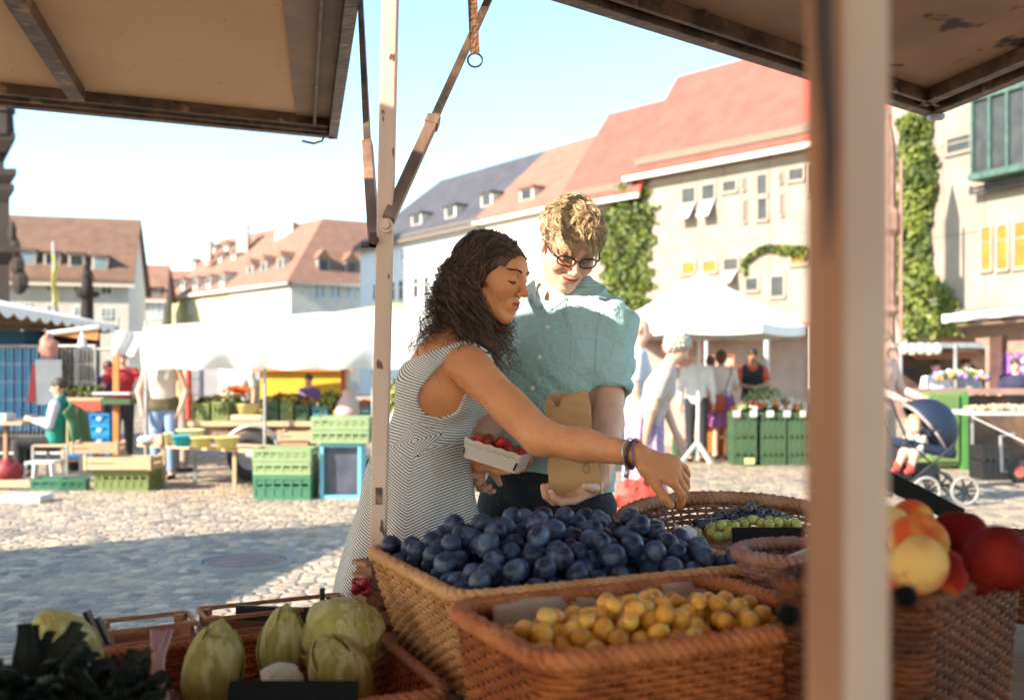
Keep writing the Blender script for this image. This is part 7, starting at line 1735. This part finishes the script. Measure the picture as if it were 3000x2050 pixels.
# ------------------------------------------------------------------ tables
tabm = mat('table_board', (.30, .17, .09), .8, (.2, .11, .06), 4, stretch=(1, 6, 1))
ax1 = Vector((.907, .42, 0)).normalized(); ax2 = Vector((.42, -.907, 0)).normalized()
def table(label, o, l1, l2, z):
    t = thing('trestle_table', label, 'table', loc=o, wc=True); o = Vector(o); P = [o, o+ax2*l2, o+ax1*l1+ax2*l2, o+ax1*l1]
    v, f = quad_slab([p.to_2d() for p in P], z-.03, z); MB().add(v, f).build('tabletop', tabm, t)
    for p, s1_, s2_ in zip(P, (1, 1, -1, -1), (1, -1, -1, 1)):
        q = p+ax1*.05*s1_+ax2*.05*s2_; MB().beam((q.x, q.y, 0), (q.x, q.y, z-.03), .045, .045).build('leg', tabm, t)
    return t
table('trestle table under the plum and grape baskets', (-.285, 2.02, 0), 1.55, 1.35, .725)
table('lower trestle table under the cabbage basket', (-1.15, 1.70, 0), .86, 1.1, .595)

# ------------------------------------------------------------------ wicker
wk = {}
def wick(name, c, c2):
    if name not in wk: wk[name] = mat(name, c, .62, c2, 14, lo=.35, hi=.65, bump=.35, bscale=60, spec=.22)
    return wk[name]
def rrect(l1, l2, rad, n):
    """closed rounded rectangle sampled evenly, centre 0"""
    pts = []; a, b = l1/2-rad, l2/2-rad
    segs = [((a, -b-rad), (a, b)), None]
    P = []
    def arc(cx, cy, t0): return [(cx+rad*math.cos(t), cy+rad*math.sin(t)) for t in np.linspace(t0, t0+math.pi/2, 7)]
    P += arc(a, b, 0); P += arc(-a, b, math.pi/2); P += arc(-a, -b, math.pi); P += arc(a, -b, 1.5*math.pi); P.append(P[0])
    P = np.array(P); d = np.r_[0, np.cumsum(np.linalg.norm(np.diff(P, axis=0), axis=1))]; t = np.linspace(0, d[-1], n, endpoint=False)
    return np.stack([np.interp(t, d, P[:, 0]), np.interp(t, d, P[:, 1])], 1), d[-1]
def ellp(r1, r2, n):
    t = np.linspace(0, 2*math.pi, 400); P = np.stack([r1*np.cos(t), r2*np.sin(t)], 1); d = np.r_[0, np.cumsum(np.linalg.norm(np.diff(P, axis=0), axis=1))]; s = np.linspace(0, d[-1], n, endpoint=False)
    return np.stack([np.interp(s, d, P[:, 0]), np.interp(s, d, P[:, 1])], 1), d[-1]
def basket(label, ctr, l1, l2, h, mbody, mrim, taper=.86, rad=.05, oval=False, rimr=.010, step=.0085, zf=None, a1=ax1, a2=ax2, name='wicker_basket', tilt=None, stake=.022, rimtwist=.045):
    """ctr: centre of the rim. l1 along a1, l2 along a2"""
    root = thing(name, label, 'basket', loc=ctr, wc=True); ctr = Vector(ctr)
    T = tilt if tilt is not None else Matrix.Identity(3)
    def out(sc, n):
        P, L = (ellp(l1/2*sc, l2/2*sc, n) if oval else rrect(l1*sc, l2*sc, rad*sc, n)); return P, L
    P, L = out(1, 8); ns = int(L/stake/2)*2; n = ns*4
    mb = MB(); rows = int(h/step)
    Nv = 6
    for r in range(rows):
        t = r/(rows-1); sc = 1-(1-taper)*(t**1.2); Pr, _ = out(sc, n); z = -h*t
        d = np.roll(Pr, -1, 0)-np.roll(Pr, 1, 0); d /= np.linalg.norm(d, axis=1, keepdims=True); nr = np.stack([d[:, 1], -d[:, 0]], 1)
        ph = 1 if r % 2 else -1; am = .0034*ph*np.cos(np.arange(n)*math.pi/4)
        rr_ = step*.56; base = len(mb.v); jit = (random.random()-.5)*.0015
        for i in range(n):
            cx, cy = Pr[i]+nr[i]*(am[i]+.001)
            for k in range(Nv):
                a = 2*math.pi*k/Nv; ox = math.cos(a)*rr_*.62; oz = math.sin(a)*rr_
                q = T @ Vector((0, 0, 0)) ; x = cx+nr[i][0]*ox; y = cy+nr[i][1]*ox
                v_ = T @ (a1*x+a2*y+Vector((0, 0, z+oz+jit))); mb.v.append((ctr.x+v_.x, ctr.y+v_.y, ctr.z+v_.z))
        for i in range(n):
            i2 = (i+1) % n
            for k in range(Nv): k2 = (k+1) % Nv; mb.f.append((base+i*Nv+k, base+i2*Nv+k, base+i2*Nv+k2, base+i*Nv+k2))
    body = mb.build('woven_side', mbody, root, smooth=True)
    mb = MB()
    P0, _ = out(1, ns); P1, _ = out(taper, ns)
    for i in range(ns):
        a = T @ (a1*P0[i][0]+a2*P0[i][1]+Vector((0, 0, .0))); b = T @ (a1*P1[i][0]+a2*P1[i][1]+Vector((0, 0, -h))); mb.tube([ctr+a, ctr+b], .0032, 5)
    P2, _ = out(taper*.985, 40); v = [ctr+(T @ (a1*x+a2*y+Vector((0, 0, -h+.004)))) for x, y in P2]; mb.add(v, [tuple(range(40))]); mb.build('stakes', mbody, root)
    mb = MB(); n = int(L/.009); Pr, _ = out(1.0, n)
    for s in range(3):
        pts = []
        for i in range(n+1):
            q = Pr[i % n]; w_ = Pr[(i+1) % n]-Pr[(i-1) % n]; w_ = w_/np.linalg.norm(w_); nr = np.array([w_[1], -w_[0]]); a = i*L/n/rimtwist*2*math.pi*round(1)+s*2.094
            a = 2*math.pi*round(L/rimtwist)*i/n+s*2.094
            o = T @ (a1*(q[0]+nr[0]*math.cos(a)*rimr*.75)+a2*(q[1]+nr[1]*math.cos(a)*rimr*.75)+Vector((0, 0, .006+math.sin(a)*rimr*.65))); pts.append(ctr+o)
        mb.tube(pts, rimr*.72, 6, cap=False)
    mb.build('braided_rim', mrim, root, smooth=True)
    return root
W_tan = wick('wicker_tan', (.60, .29, .115), (.40, .165, .055)); W_tan2 = wick('wicker_tan_rim', (.72, .38, .17), (.56, .25, .09))
W_red = wick('wicker_reddish', (.44, .125, .032), (.24, .055, .015)); W_red2 = wick('wicker_reddish_rim', (.56, .19, .065), (.40, .11, .035)); W_dark = wick('wicker_dimmed', (.17, .05, .016), (.08, .024, .009))  # the darkest wicker has the corner vignette put into its colour
BL = Vector((-.290, 2.01, .915)); L1, L2 = .600, .490
pcn = BL+ax1*L1/2+ax2*L2/2
plum_b = basket('large tan wicker basket heaped with dark blue plums', pcn, L1, L2, .18, W_tan, W_tan2, taper=.84, rad=.045)
# heaps
def heap(n, r, c, l1, l2, zbase, zc, seed, a1=ax1, a2=ax2, margin=.6, jit=0.0, tries=12, round_=False):
    rg = random.Random(seed); pts = []
    cell = {}; g = 2*r
    def near(x, y):
        i, j = int(math.floor(x/g)), int(math.floor(y/g)); o = []
        for a in (-1, 0, 1):
            for b in (-1, 0, 1): o += cell.get((i+a, j+b), [])
        return o
    while len(pts) < n:
        best = None
        for _ in range(tries):
            x = rg.uniform(-l1/2+r*margin, l1/2-r*margin); y = rg.uniform(-l2/2+r*margin, l2/2-r*margin)
            u, v = 2*x/l1, 2*y/l2
            if round_ and u*u+v*v > 1: continue
            prof = zbase+zc*max(0, 1-.75*(abs(u)**2.2)-.75*(abs(v)**2.2)); z = prof
            for (px, py, pz) in near(x, y):
                d2 = (px-x)**2+(py-y)**2
                if d2 < 4*r*r: z = max(z, pz+math.sqrt(max(0, 4*r*r-d2))*.94)
            sc_ = z-prof
            if best is None or sc_ < best[0]: best = (sc_, x, y, z)
        if best is None: continue
        _, x, y, z = best; pts.append((x, y, z)); cell.setdefault((int(math.floor(x/g)), int(math.floor(y/g))), []).append((x, y, z))
    return [(c+a1*x+a2*y, z) for x, y, z in pts]
def fruit_mat(name, c1, c2, c3, rough, bloom=None, rand=.25, sss=0):
    m = mat(name, c1, rough, c2, 38, detail=7, lo=.40, hi=.60, rand=rand, c3=c3, s3=28, t3=(.50, .64), sss=sss, spec=.4, bump=.06, bscale=90)
    return m
plm = fruit_mat('plum_skin', (.012, .013, .034), (.035, .050, .105), (.10, .13, .21), .42)
def plum_mesh(r, name, m, el=1.08, crease=.05):
    mb = MB(); mb.ball((0, 0, 0), (r, r, r*el), 22, 14, fn=lambda p: Vector((p.x*(1-crease*math.exp(-(math.atan2(p.y, p.x)/.25)**2)), p.y*(1-crease*math.exp(-(math.atan2(p.y, p.x)/.25)**2)), p.z-(.16*r*math.exp(-((p.x**2+p.y**2)/(r*.28)**2)) if p.z > 0 else 0))))
    return mb.build(name, m, smooth=True)
def scatter(proto, pts, rg, smin_=.9, smax=1.1, tilt=1.3, group=None):
    first = True
    for (p, z) in pts:
        o = proto if first else proto.copy()
        if not first: col.objects.link(o)
        first = False
        o.location = (p.x, p.y, z); s = rg.uniform(smin_, smax); o.scale = (s*rg.uniform(.93, 1.05), s*rg.uniform(.93, 1.05), s*rg.uniform(.95, 1.10)); o.rotation_euler = (rg.uniform(-tilt, tilt), rg.uniform(-tilt, tilt), rg.uniform(0, 6.28))
R_PL = .0198
pp = heap(290, R_PL, Vector((pcn.x, pcn.y, 0)), L1-.035, L2-.035, .872, .050, 5)
pr = plum_mesh(R_PL, 'plum', plm); settag(pr, 'dark blue plum with pale bloom heaped in the large tan wicker basket', 'plum', 'plums heaped in the large tan basket')
stm_m = mat('fruit_stem', (.16, .10, .04), .8)
scatter(pr, pp, random.Random(1), .92, 1.10)
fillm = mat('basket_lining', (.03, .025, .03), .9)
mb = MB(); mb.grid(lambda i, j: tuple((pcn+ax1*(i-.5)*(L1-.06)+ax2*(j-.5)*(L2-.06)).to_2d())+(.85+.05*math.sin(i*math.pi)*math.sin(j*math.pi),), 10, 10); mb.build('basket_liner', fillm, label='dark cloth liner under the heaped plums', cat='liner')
# mirabelle basket
m1, m2 = .50, .335
MBL = Vector((-.098, 1.540, .905)); mcn = MBL+ax1*m1/2+ax2*m2/2
basket('reddish wicker basket of small yellow plums in front of the blue plums', mcn, m1, m2, .19, W_red, W_red2, taper=.88, rad=.05, rimr=.012)
mir = fruit_mat('mirabelle_skin', (.78, .38, .045), (.66, .25, .02), (.84, .50, .10), .35, rand=.12, sss=.15)
mi = plum_mesh(.0132, 'mirabelle', mir, 1.12, .03); settag(mi, 'small golden yellow plum in the reddish front basket', 'yellow plum', 'small yellow plums in the reddish front basket')
mp2 = heap(205, .0132, Vector((mcn.x, mcn.y, 0))+ax2*.012, m1-.085, m2-.11, .858, .036, 8)
scatter(mi, mp2, random.Random(2), .9, 1.15)
paper = mat('liner_paper', (.52, .34, .24), .7, (.42, .26, .18), 6, bump=.3, bscale=14)
mb = MB(); pc0 = mcn-ax2*(m2/2-.020)
mb.grid(lambda i, j: tuple(pc0+ax1*((i-.5)*.40+.015)+ax2*(.006*math.sin(i*14)+.012*j+.004*math.sin(i*31))+Vector((0, 0, .010-.085*j+.006*math.sin(i*9)*(1-j)+(-.012*(i > .93))*(1-j)))), 40, 8)
mb.build('liner_sheet', paper, label='crumpled brown paper lining the back of the yellow plum basket', cat='paper', smooth=True, solid=.001)
mb = MB(); mb.grid(lambda i, j: tuple((mcn+ax1*(i-.5)*(m1-.08)+ax2*(j-.5)*(m2-.07)).to_2d())+(.855+.02*math.sin(i*math.pi)*math.sin(j*math.pi),), 8, 8); mb.build('basket_liner', cm('brown_liner', (.25, .11, .04)), label='brown liner under the small yellow plums', cat='liner')
# right peach basket
pa1 = Vector((.67, .74, 0)).normalized(); pa2 = Vector((.74, -.67, 0)).normalized()
pcc = Vector((.580, 1.474, .978)); 
basket('dark wicker basket of peaches right of the near post', pcc, .43, .21, .23, W_dark, W_dark, taper=.9, rad=.04, a1=pa1, a2=pa2, rimr=.011)
def peach_mat(name, c1, c2, lo, hi): return mat(name, c1, .85, c2, 12, detail=5, lo=lo, hi=hi, spec=.08, c3=tuple(x*.7 for x in c1), s3=45, t3=(.64, .74), bump=.05, bscale=200)
pmats = [peach_mat('peach_red', (.30, .018, .012), (.55, .15, .03), .50, .66), peach_mat('peach_mixed', (.62, .085, .03), (.75, .36, .07), .42, .58), peach_mat('peach_yellow', (.74, .44, .14), (.56, .12, .05), .46, .64), peach_mat('peach_dark', (.13, .007, .006), (.24, .02, .01), .5, .7)]
def peach(label, u, v, y, k, r=.0375):
    mb = MB(); mb.ball((0, 0, 0), (r, r, r*.93), 26, 18, fn=lambda p: Vector((p.x*(1-.06*math.exp(-(math.atan2(p.y, p.x)/.22)**2)), p.y, p.z-.22*r*math.exp(-((p.x**2+p.y**2)/(r*.3)**2))*(1 if p.z > 0 else 0))))
    o = mb.build('peach', pmats[k], smooth=True, label=label, cat='peach', group='peaches in the dark basket', loc=W(u, v, y), rot=(random.uniform(-.5, .9), random.uniform(-.8, .8), random.uniform(0, 6)))
peach('pink and yellow peach at the back top of the heap right of the near post', 2062, 1190, 1.42, 1); peach('red and gold peach in the middle of the heap beside the near post', 2085, 1228, 1.30, 1); peach('pale yellow peach lowest in the heap beside the near post', 2082, 1282, 1.22, 2)
peach('dark red peach behind the largest one', 2178, 1212, 1.38, 3); peach('large dark red peach at the right edge of the heap', 2262, 1262, 1.22, 3, .040); peach('yellow peach mostly hidden by the near post', 2010, 1205, 1.38, 2)
for k, (u, v, y) in enumerate([(2165, 1268, 1.43), (2215, 1290, 1.38), (1985, 1285, 1.34), (2128, 1300, 1.31), (2290, 1285, 1.46), (1930, 1270, 1.38), (2040, 1305, 1.32)]): peach('peach low in the dark basket, partly covered by others', u, v, y, [0, 3, 1, 0, 3, 0, 1][k])
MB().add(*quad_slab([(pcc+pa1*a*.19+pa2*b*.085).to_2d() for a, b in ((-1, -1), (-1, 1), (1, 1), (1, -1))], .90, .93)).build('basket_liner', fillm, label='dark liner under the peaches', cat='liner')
sb = MB(); sb.box(W(2086, 1125, 1.66), (.155, .012, .030), M=Matrix.Rotation(R(27), 3, 'Y')); sb.build('price_sign', mat('black_sign', (.006, .006, .006), .75, spec=.2), bevel=.002, label='black price sign slanting above the peaches', cat='price sign')
bsk2 = basket('small dark basket rim at the right edge behind the peaches', (1.02, 1.98, .93), .34, .26, .12, W_dark, W_dark, oval=True, taper=.8)
stuffheap('potatoes', 'brown potatoes in the dark basket at the right edge', (1.02, 1.98, .87), (.12, .08, .05), [(.36, .22, .12)], 30, (.02, .028), 3)
# grape tray
tl_ = Matrix.Rotation(R(-13), 3, Vector((1, .1, 0)).normalized())
gcn = Vector((.485, 2.165, .945)); G1 = Vector((1, .1, 0)).normalized(); G2 = Vector((.1, -1, 0)).normalized()
W_gr = wick('wicker_grape', (.40, .20, .12), (.26, .11, .06)); W_gr2 = wick('wicker_grape_rim', (.48, .24, .15), (.30, .13, .07))
tl_ = Matrix.Rotation(R(11), 3, G1)
basket('shallow oval wicker tray of grapes behind the plum basket', gcn, .50, .37, .085, W_gr, W_gr2, oval=True, taper=.86, tilt=tl_, rimr=.013, step=.010, a1=G1, a2=G2, name='wicker_tray')
def bunch(label, c, pts_n, r, spread, m, seed, name='grape_bunch'):
    t = thing(name, label, 'grapes', loc=c, wc=True); rg = random.Random(seed); P = []
    k = 0
    while len(P) < pts_n and k < 4000:
        k += 1; p = Vector((rg.gauss(0, spread[0]), rg.gauss(0, spread[1]), abs(rg.gauss(0, spread[2])))); p.z = min(p.z, spread[2]*1.1*max(0.15, 1-(p.x/spread[0]/2.4)**2-(p.y/spread[1]/2.4)**2))
        if all((p-q).length > r*1.75 for q in P): P.append(p)
    base = None
    for p in P:
        if base is None:
            mb = MB(); mb.ball((0, 0, 0), (r, r, r*1.08), 14, 10); base = mb.build('grape', m, smooth=True); base.parent = t; base.location = p
        else: o = base.copy(); col.objects.link(o); o.parent = t; o.location = p; o.scale = (rg.uniform(.85, 1.1),)*3
    mb = MB(); mb.tube([Vector(c)+V3(-spread[0]*2, 0, spread[2]), Vector(c)+V3(0, 0, spread[2]*1.2), Vector(c)+V3(spread[0]*2.2, .01, spread[2]*1.5)], .0016, 5); mb.build('stalk', mat('grape_stalk', (.22, .22, .06), .7), t)
    return t
gw = mat('white_grape', (.52, .50, .12), .25, (.42, .42, .10), 20, sss=.25, rand=.1); gk = mat('black_grape', (.015, .017, .035), .35, (.05, .06, .10), 20, rand=.2)
bunch('bunch of yellow green grapes in front on the oval tray', W(1648, 1215, 2.10), 34, .0105, (.021, .016, .024), gw, 1)
bunch('bunch of blue black grapes behind the yellow green ones', W(1705, 1178, 2.20), 32, .0105, (.023, .016, .024), gk, 2)
bunch('few blue black grapes left of the yellow green bunch', W(1610, 1190, 2.16), 7, .0100, (.012, .010, .010), gk, 3)
bunch('second yellow green bunch of grapes under the black sign', W(1745, 1188, 2.13), 14, .0100, (.026, .012, .010), gw, 4)
mb = MB(); mb.grid(lambda i, j: tuple(W(1530+52*i, 1185+30*j+18*i+5*math.sin(i*7+j*5), 2.04-.03*j)), 6, 6); mb.build('paper_napkin', mat('white_paper', (.70, .60, .60), .8), smooth=True, label='crumpled white paper in the left end of the grape tray', cat='paper', solid=.001)
sg = MB(); sg.box(W(1745, 1222, 1.98), (.145, .010, .045), M=Matrix.Rotation(R(-25), 3, 'X')); sg.build('price_sign', mat('black_sign2', (.007, .006, .007), .7, spec=.2), bevel=.002, label='black price sign leaning on the grape tray', cat='price sign')
# small round basket left of the near post
W_pu = wick('wicker_mauve', (.44, .22, .16), (.30, .13, .09))
basket('small round wicker basket between the plums and the near post', (.535, 1.80, .945), .25, .22, .12, W_pu, W_pu, oval=True, taper=.85, a1=G1, a2=G2, rimr=.011)
mb = MB(); mb.box(W(1815, 1262, 1.72), (.10, .010, .016), M=Matrix.Rotation(R(-22), 3, 'Y')); mb.build('card', mat('grey_card', (.5, .42, .4), .6), label='pale grey card lying across the small round basket', cat='card')
leafheap('dried_herbs', 'dry brown herbs in the small round basket', (.55, 1.80, .83), (.09, .08, .05), (.16, .10, .05), (.10, .05, .03), 160, .03, 4, kind='stuff')

# ------------------------------------------------------------------ left lower basket with pointed cabbages
K0 = Vector((-.292, 1.985, .768)); cl1, cl2 = .50, .46
ccn = K0-ax1*cl1/2+ax2*cl2/2
basket('low reddish wicker basket of pointed cabbages at the lower left', ccn, cl1, cl2, .175, W_red, wick('wicker_orange_rim', (.46, .17, .07), (.30, .10, .04)), taper=.92, rad=.03, rimr=.008)
cabm = mat('cabbage_leaf', (.46, .37, .10), .65, (.33, .28, .055), 6, lo=.35, hi=.65, bump=.6, bscale=14, c3=(.54, .46, .19), s3=16, t3=(.5, .60), stretch=(2.5, 2.5, .8))
cabv = mat('cabbage_vein', (.62, .58, .34), .5)
def cabbage(label, c, ax, r, h, seed, pointed=True, name='pointed_cabbage', stem=False):
    ax = Vector(ax).normalized(); q = ax.to_track_quat('Z', 'Y').to_matrix(); rg = random.Random(seed); t = thing(name, label, 'cabbage', loc=c, wc=True); c = Vector(c)
    def prof(tz): return (math.sin(min(1, tz*1.15)*math.pi*.5)**.7)*(1-tz**2.2)**.62 if pointed else math.sqrt(max(0, 1-(2*tz-1)**2))
    mb = MB()
    mb.grid(lambda i, j: tuple(c+q @ Vector((math.cos(i*6.2832)*r*.93*prof(j), math.sin(i*6.2832)*r*.93*prof(j), h*(j-.5)))), 24, 16); mb.build('heart', cabm, t, smooth=True)
    for L_ in range(6):
        a0 = L_*1.05+rg.uniform(-.3, .3); wd_ = rg.uniform(.9, 1.25); top = rg.uniform(.82, 1.0); lift = 1.0+.075*(L_ % 3)
        def fn(i, j):
            jj = .02+(top-.02)*j; half_ = wd_*(1-.55*j**2); a = a0+(i-.5)*2*half_; e = abs(i-.5)*2
            rr2 = r*prof(jj)*(lift+.09*e**4+.030*math.sin(i*26+j*8+seed)*e+.012*math.cos(j*20+i*9)); rib = .05*math.exp(-((i-.5)/.035)**2)*(1-j*.7)
            return tuple(c+q @ Vector((math.cos(a)*(rr2+r*rib), math.sin(a)*(rr2+r*rib), h*(jj-.5))))
        m2_ = MB(); m2_.grid(fn, 26, 16); m2_.build('leaf', cabm, t, smooth=True, solid=.0012)
    if stem:
        m2_ = MB(); base = c-ax*h*.49; m2_.lathe([(.001, .010), (.010, .010), (.012, .016), (.020, .016), (.030, .006), (.034, -.010)], 18, c=base, M=q @ Matrix.Rotation(math.pi, 3, 'X')); m2_.build('cut_stem', mat('cabbage_stem', (.50, .32, .14), .6, (.34, .19, .07), 40), t)
    return t
def Pc(u, v, y): return W(u, v, y)
cabbage('pointed cabbage standing left in the low basket', Pc(480, 1530, 1.70), (.12, .30, 1), .062, .19, 1)
cabbage('pointed cabbage in the middle of the low basket, tip up', Pc(640, 1475, 1.80), (.05, .25, 1), .050, .17, 2)
cabbage('round pale cabbage lying with its cut stem towards the camera', Pc(778, 1452, 1.80), (.05, .95, .12), .066, .15, 3, pointed=False, stem=True)
cabbage('pale cabbage under the one with the cut stem', Pc(775, 1535, 1.70), (-.5, .35, .8), .060, .16, 4)
cabbage('pale cabbage showing behind the dark greens at lower left', Pc(150, 1480, 1.62), (-.6, .3, .6), .062, .17, 5)
mb = MB(); mb.ball(Pc(640, 1535, 1.62), (.035, .03, .022), 12, 8, fn=lambda p: p*(1+.12*math.sin(p.x*150)*math.sin(p.z*170))); mb.build('cauliflower_piece', mat('pale_floret', (.66, .6, .46), .7, (.5, .46, .3), 30, bump=.6, bscale=60), smooth=True, label='pale cauliflower piece in front of the middle cabbage', cat='cauliflower')
mb = MB(); mb.box(Pc(665, 1580, 1.46), (.19, .010, .045), M=Matrix.Rotation(R(-20), 3, 'X')); mb.build('price_sign', mat('black_sign3', (.006, .006, .006), .85, spec=.15), bevel=.002, label='black price sign at the bottom edge in front of the cabbages', cat='price sign')
mb = MB(); mb.box(W(628, 1392, 2.0), (.165, .008, .030), M=Matrix.Rotation(R(2), 3, 'Y')); mb.build('price_sign', mat('black_sign4', (.015, .014, .015), .4), bevel=.002, label='flat black price sign on the wooden crate behind the cabbages', cat='price sign')
# wooden fruit crates behind
wcm = mat('thin_crate_wood', (.46, .21, .10), .7, (.34, .14, .06), 12, stretch=(1, 8, 8), bump=.2)
def open_crate(label, A, B, z0, z1, d):
    A = Vector(A); B = Vector(B); t = thing('fruit_crate', label, 'crate', loc=(A.x, A.y, z0), wc=True); u_ = (B-A).normalized(); n_ = Vector((u_.y, -u_.x, 0))*d
    mb = MB(); q = [A, B, B+n_, A+n_]
    for a, b in zip(q, q[1:]+q[:1]):
        for zz in np.arange(z0+.015, z1, .045): mb.beam(Vector((a.x, a.y, min(zz+.014, z1-.004))), Vector((b.x, b.y, min(zz+.014, z1-.004))), .005, .030 if zz+.05 < z1 else .008)
    for a, s_ in zip(q, ((1, 1), (-1, 1), (-1, -1), (1, -1))):
        c = a+u_*.014*s_[0]+n_.normalized()*.012*s_[1]; mb.beam((c.x, c.y, z0), (c.x, c.y, z1-.002), .026, .018)
    mb.add([Vector((p.x, p.y, z0+.01)) for p in q], [(0, 1, 2, 3)]); mb.build('crate_body', wcm, t); return t
open_crate('thin wooden crate behind the cabbage basket, left one', (-.80, 1.905, 0), (-.648, 1.985, 0), .60, .805, .10)
open_crate('thin wooden crate behind the cabbage basket, right one', (-.632, 2.0, 0), (-.372, 2.135, 0), .60, .808, .10)
t = open_crate('thin wooden crate of raspberries wedged left of the plum basket', (-.335, 2.10, 0), (-.30, 2.06, 0), .60, .885, -.08)
rsm = mat('raspberry_red', (.36, .012, .03), .4, (.25, .008, .02), 40, rand=.2)
mb = MB(); mb.ball((0, 0, 0), (.0075, .0075, .009), 10, 8, fn=lambda p: p*(1+.12*math.sin(p.x*900)*math.sin(p.z*800))); ra = mb.build('raspberry', rsm, smooth=True, label='red raspberry in the thin wooden crate left of the plum basket', cat='raspberry', group='raspberries left of the plum basket')
rg = random.Random(3); first = True
for k in range(26):
    p = W(rg.uniform(803, 838), rg.uniform(1318, 1345), rg.uniform(2.02, 2.07)); o = ra if first else ra.copy()
    if not first: col.objects.link(o)
    first = False; o.location = p; o.rotation_euler = (rg.random()*3, rg.random()*3, 0)
MB().bb(-.335, 2.07, .60, -.28, 2.14, .80).build('packing_box', wcm, label='wooden block under the raspberries', cat='box')
# clips
clm = mat('black_clip', (.012, .010, .010), .4)
for k, (lab, P_) in enumerate([('pair of black clips standing on the wooden crate rim', [(W(733, 1400, 1.98), W(731, 1333, 1.98), .016), (W(742, 1392, 1.975), W(745, 1352, 1.975), .010)]),
                              ('two crossed black clips behind the dark greens', [(W(232, 1470, 1.66), W(196, 1385, 1.66), .020), (W(248, 1462, 1.65), W(220, 1400, 1.65), .014)])]):
    t = thing('clip', lab, 'clip', loc=P_[0][0], wc=True)
    for a, b, w_ in P_: MB().beam(a, b, w_, .008).build('clip_arm', clm, t, bevel=.002)
# bundle of pale reeds
mb = MB(); rg = random.Random(8)
for k in range(16):
    a = W(352+rg.uniform(-22, 14)+k*1.2, 1600, 1.50+rg.uniform(-.02, .02)); m3 = W(360+rg.uniform(-14, 14), 1500, 1.52+rg.uniform(-.01, .01)); b = W(345+k*3.0, 1432+rg.uniform(-4, 14), 1.56); mb.tube([a, m3, b], .0032, 5)
mb.build('reed_bundle', mat('pale_reed', (.46, .26, .24), .6), label='bundle of pale mauve reed ends left of the cabbages', cat='reeds', smooth=True)
# dark curly greens
km = mat('dark_kale', (.006, .011, .005), .7, (.014, .022, .009), 12)
def kale(label, c, r, n, seed):
    t = thing('kale', label, 'kale', loc=c, wc=True); rg = random.Random(seed); c = Vector(c)
    mb = MB()
    for k in range(n):
        a = rg.uniform(0, 6.28); el = rg.uniform(.05, 1.3); d = Vector((math.cos(a)*math.cos(el), math.sin(a)*math.cos(el), math.sin(el))); s_ = d.cross(Vector((0, 0, 1))).normalized(); nn = s_.cross(d); L_ = r*rg.uniform(.7, 1.05); w_ = r*rg.uniform(.09, .17); ph = rg.random()*6
        mb.grid(lambda i, j: tuple(c+d*L_*j+s_*((i-.5)*2*w_*math.sin(min(1, .15+j)*2.4))+nn*(.10*r*j*j*-2+.05*r*math.sin(i*28+ph)*j+.04*r*math.sin(j*22+ph)*abs(i-.5)*2)), 10, 8)
    mb.build('leaves', km, t, smooth=True)
kale('dark green curly kale at the lower left corner', W(60, 1625, 1.36), .13, 90, 1); kale('dark green curly kale left of the pale reeds', W(235, 1632, 1.36), .10, 80, 2)
basket('low basket under the dark kale at the lower left corner', Vector((-.70, 1.42, .735)), .44, .34, .13, W_red, W_dark, rad=.03)
for o in list(col.objects):
    if o.type == 'MESH' and not o.data.materials: o.data.materials.append(tabm)
print('objects', len(col.objects))
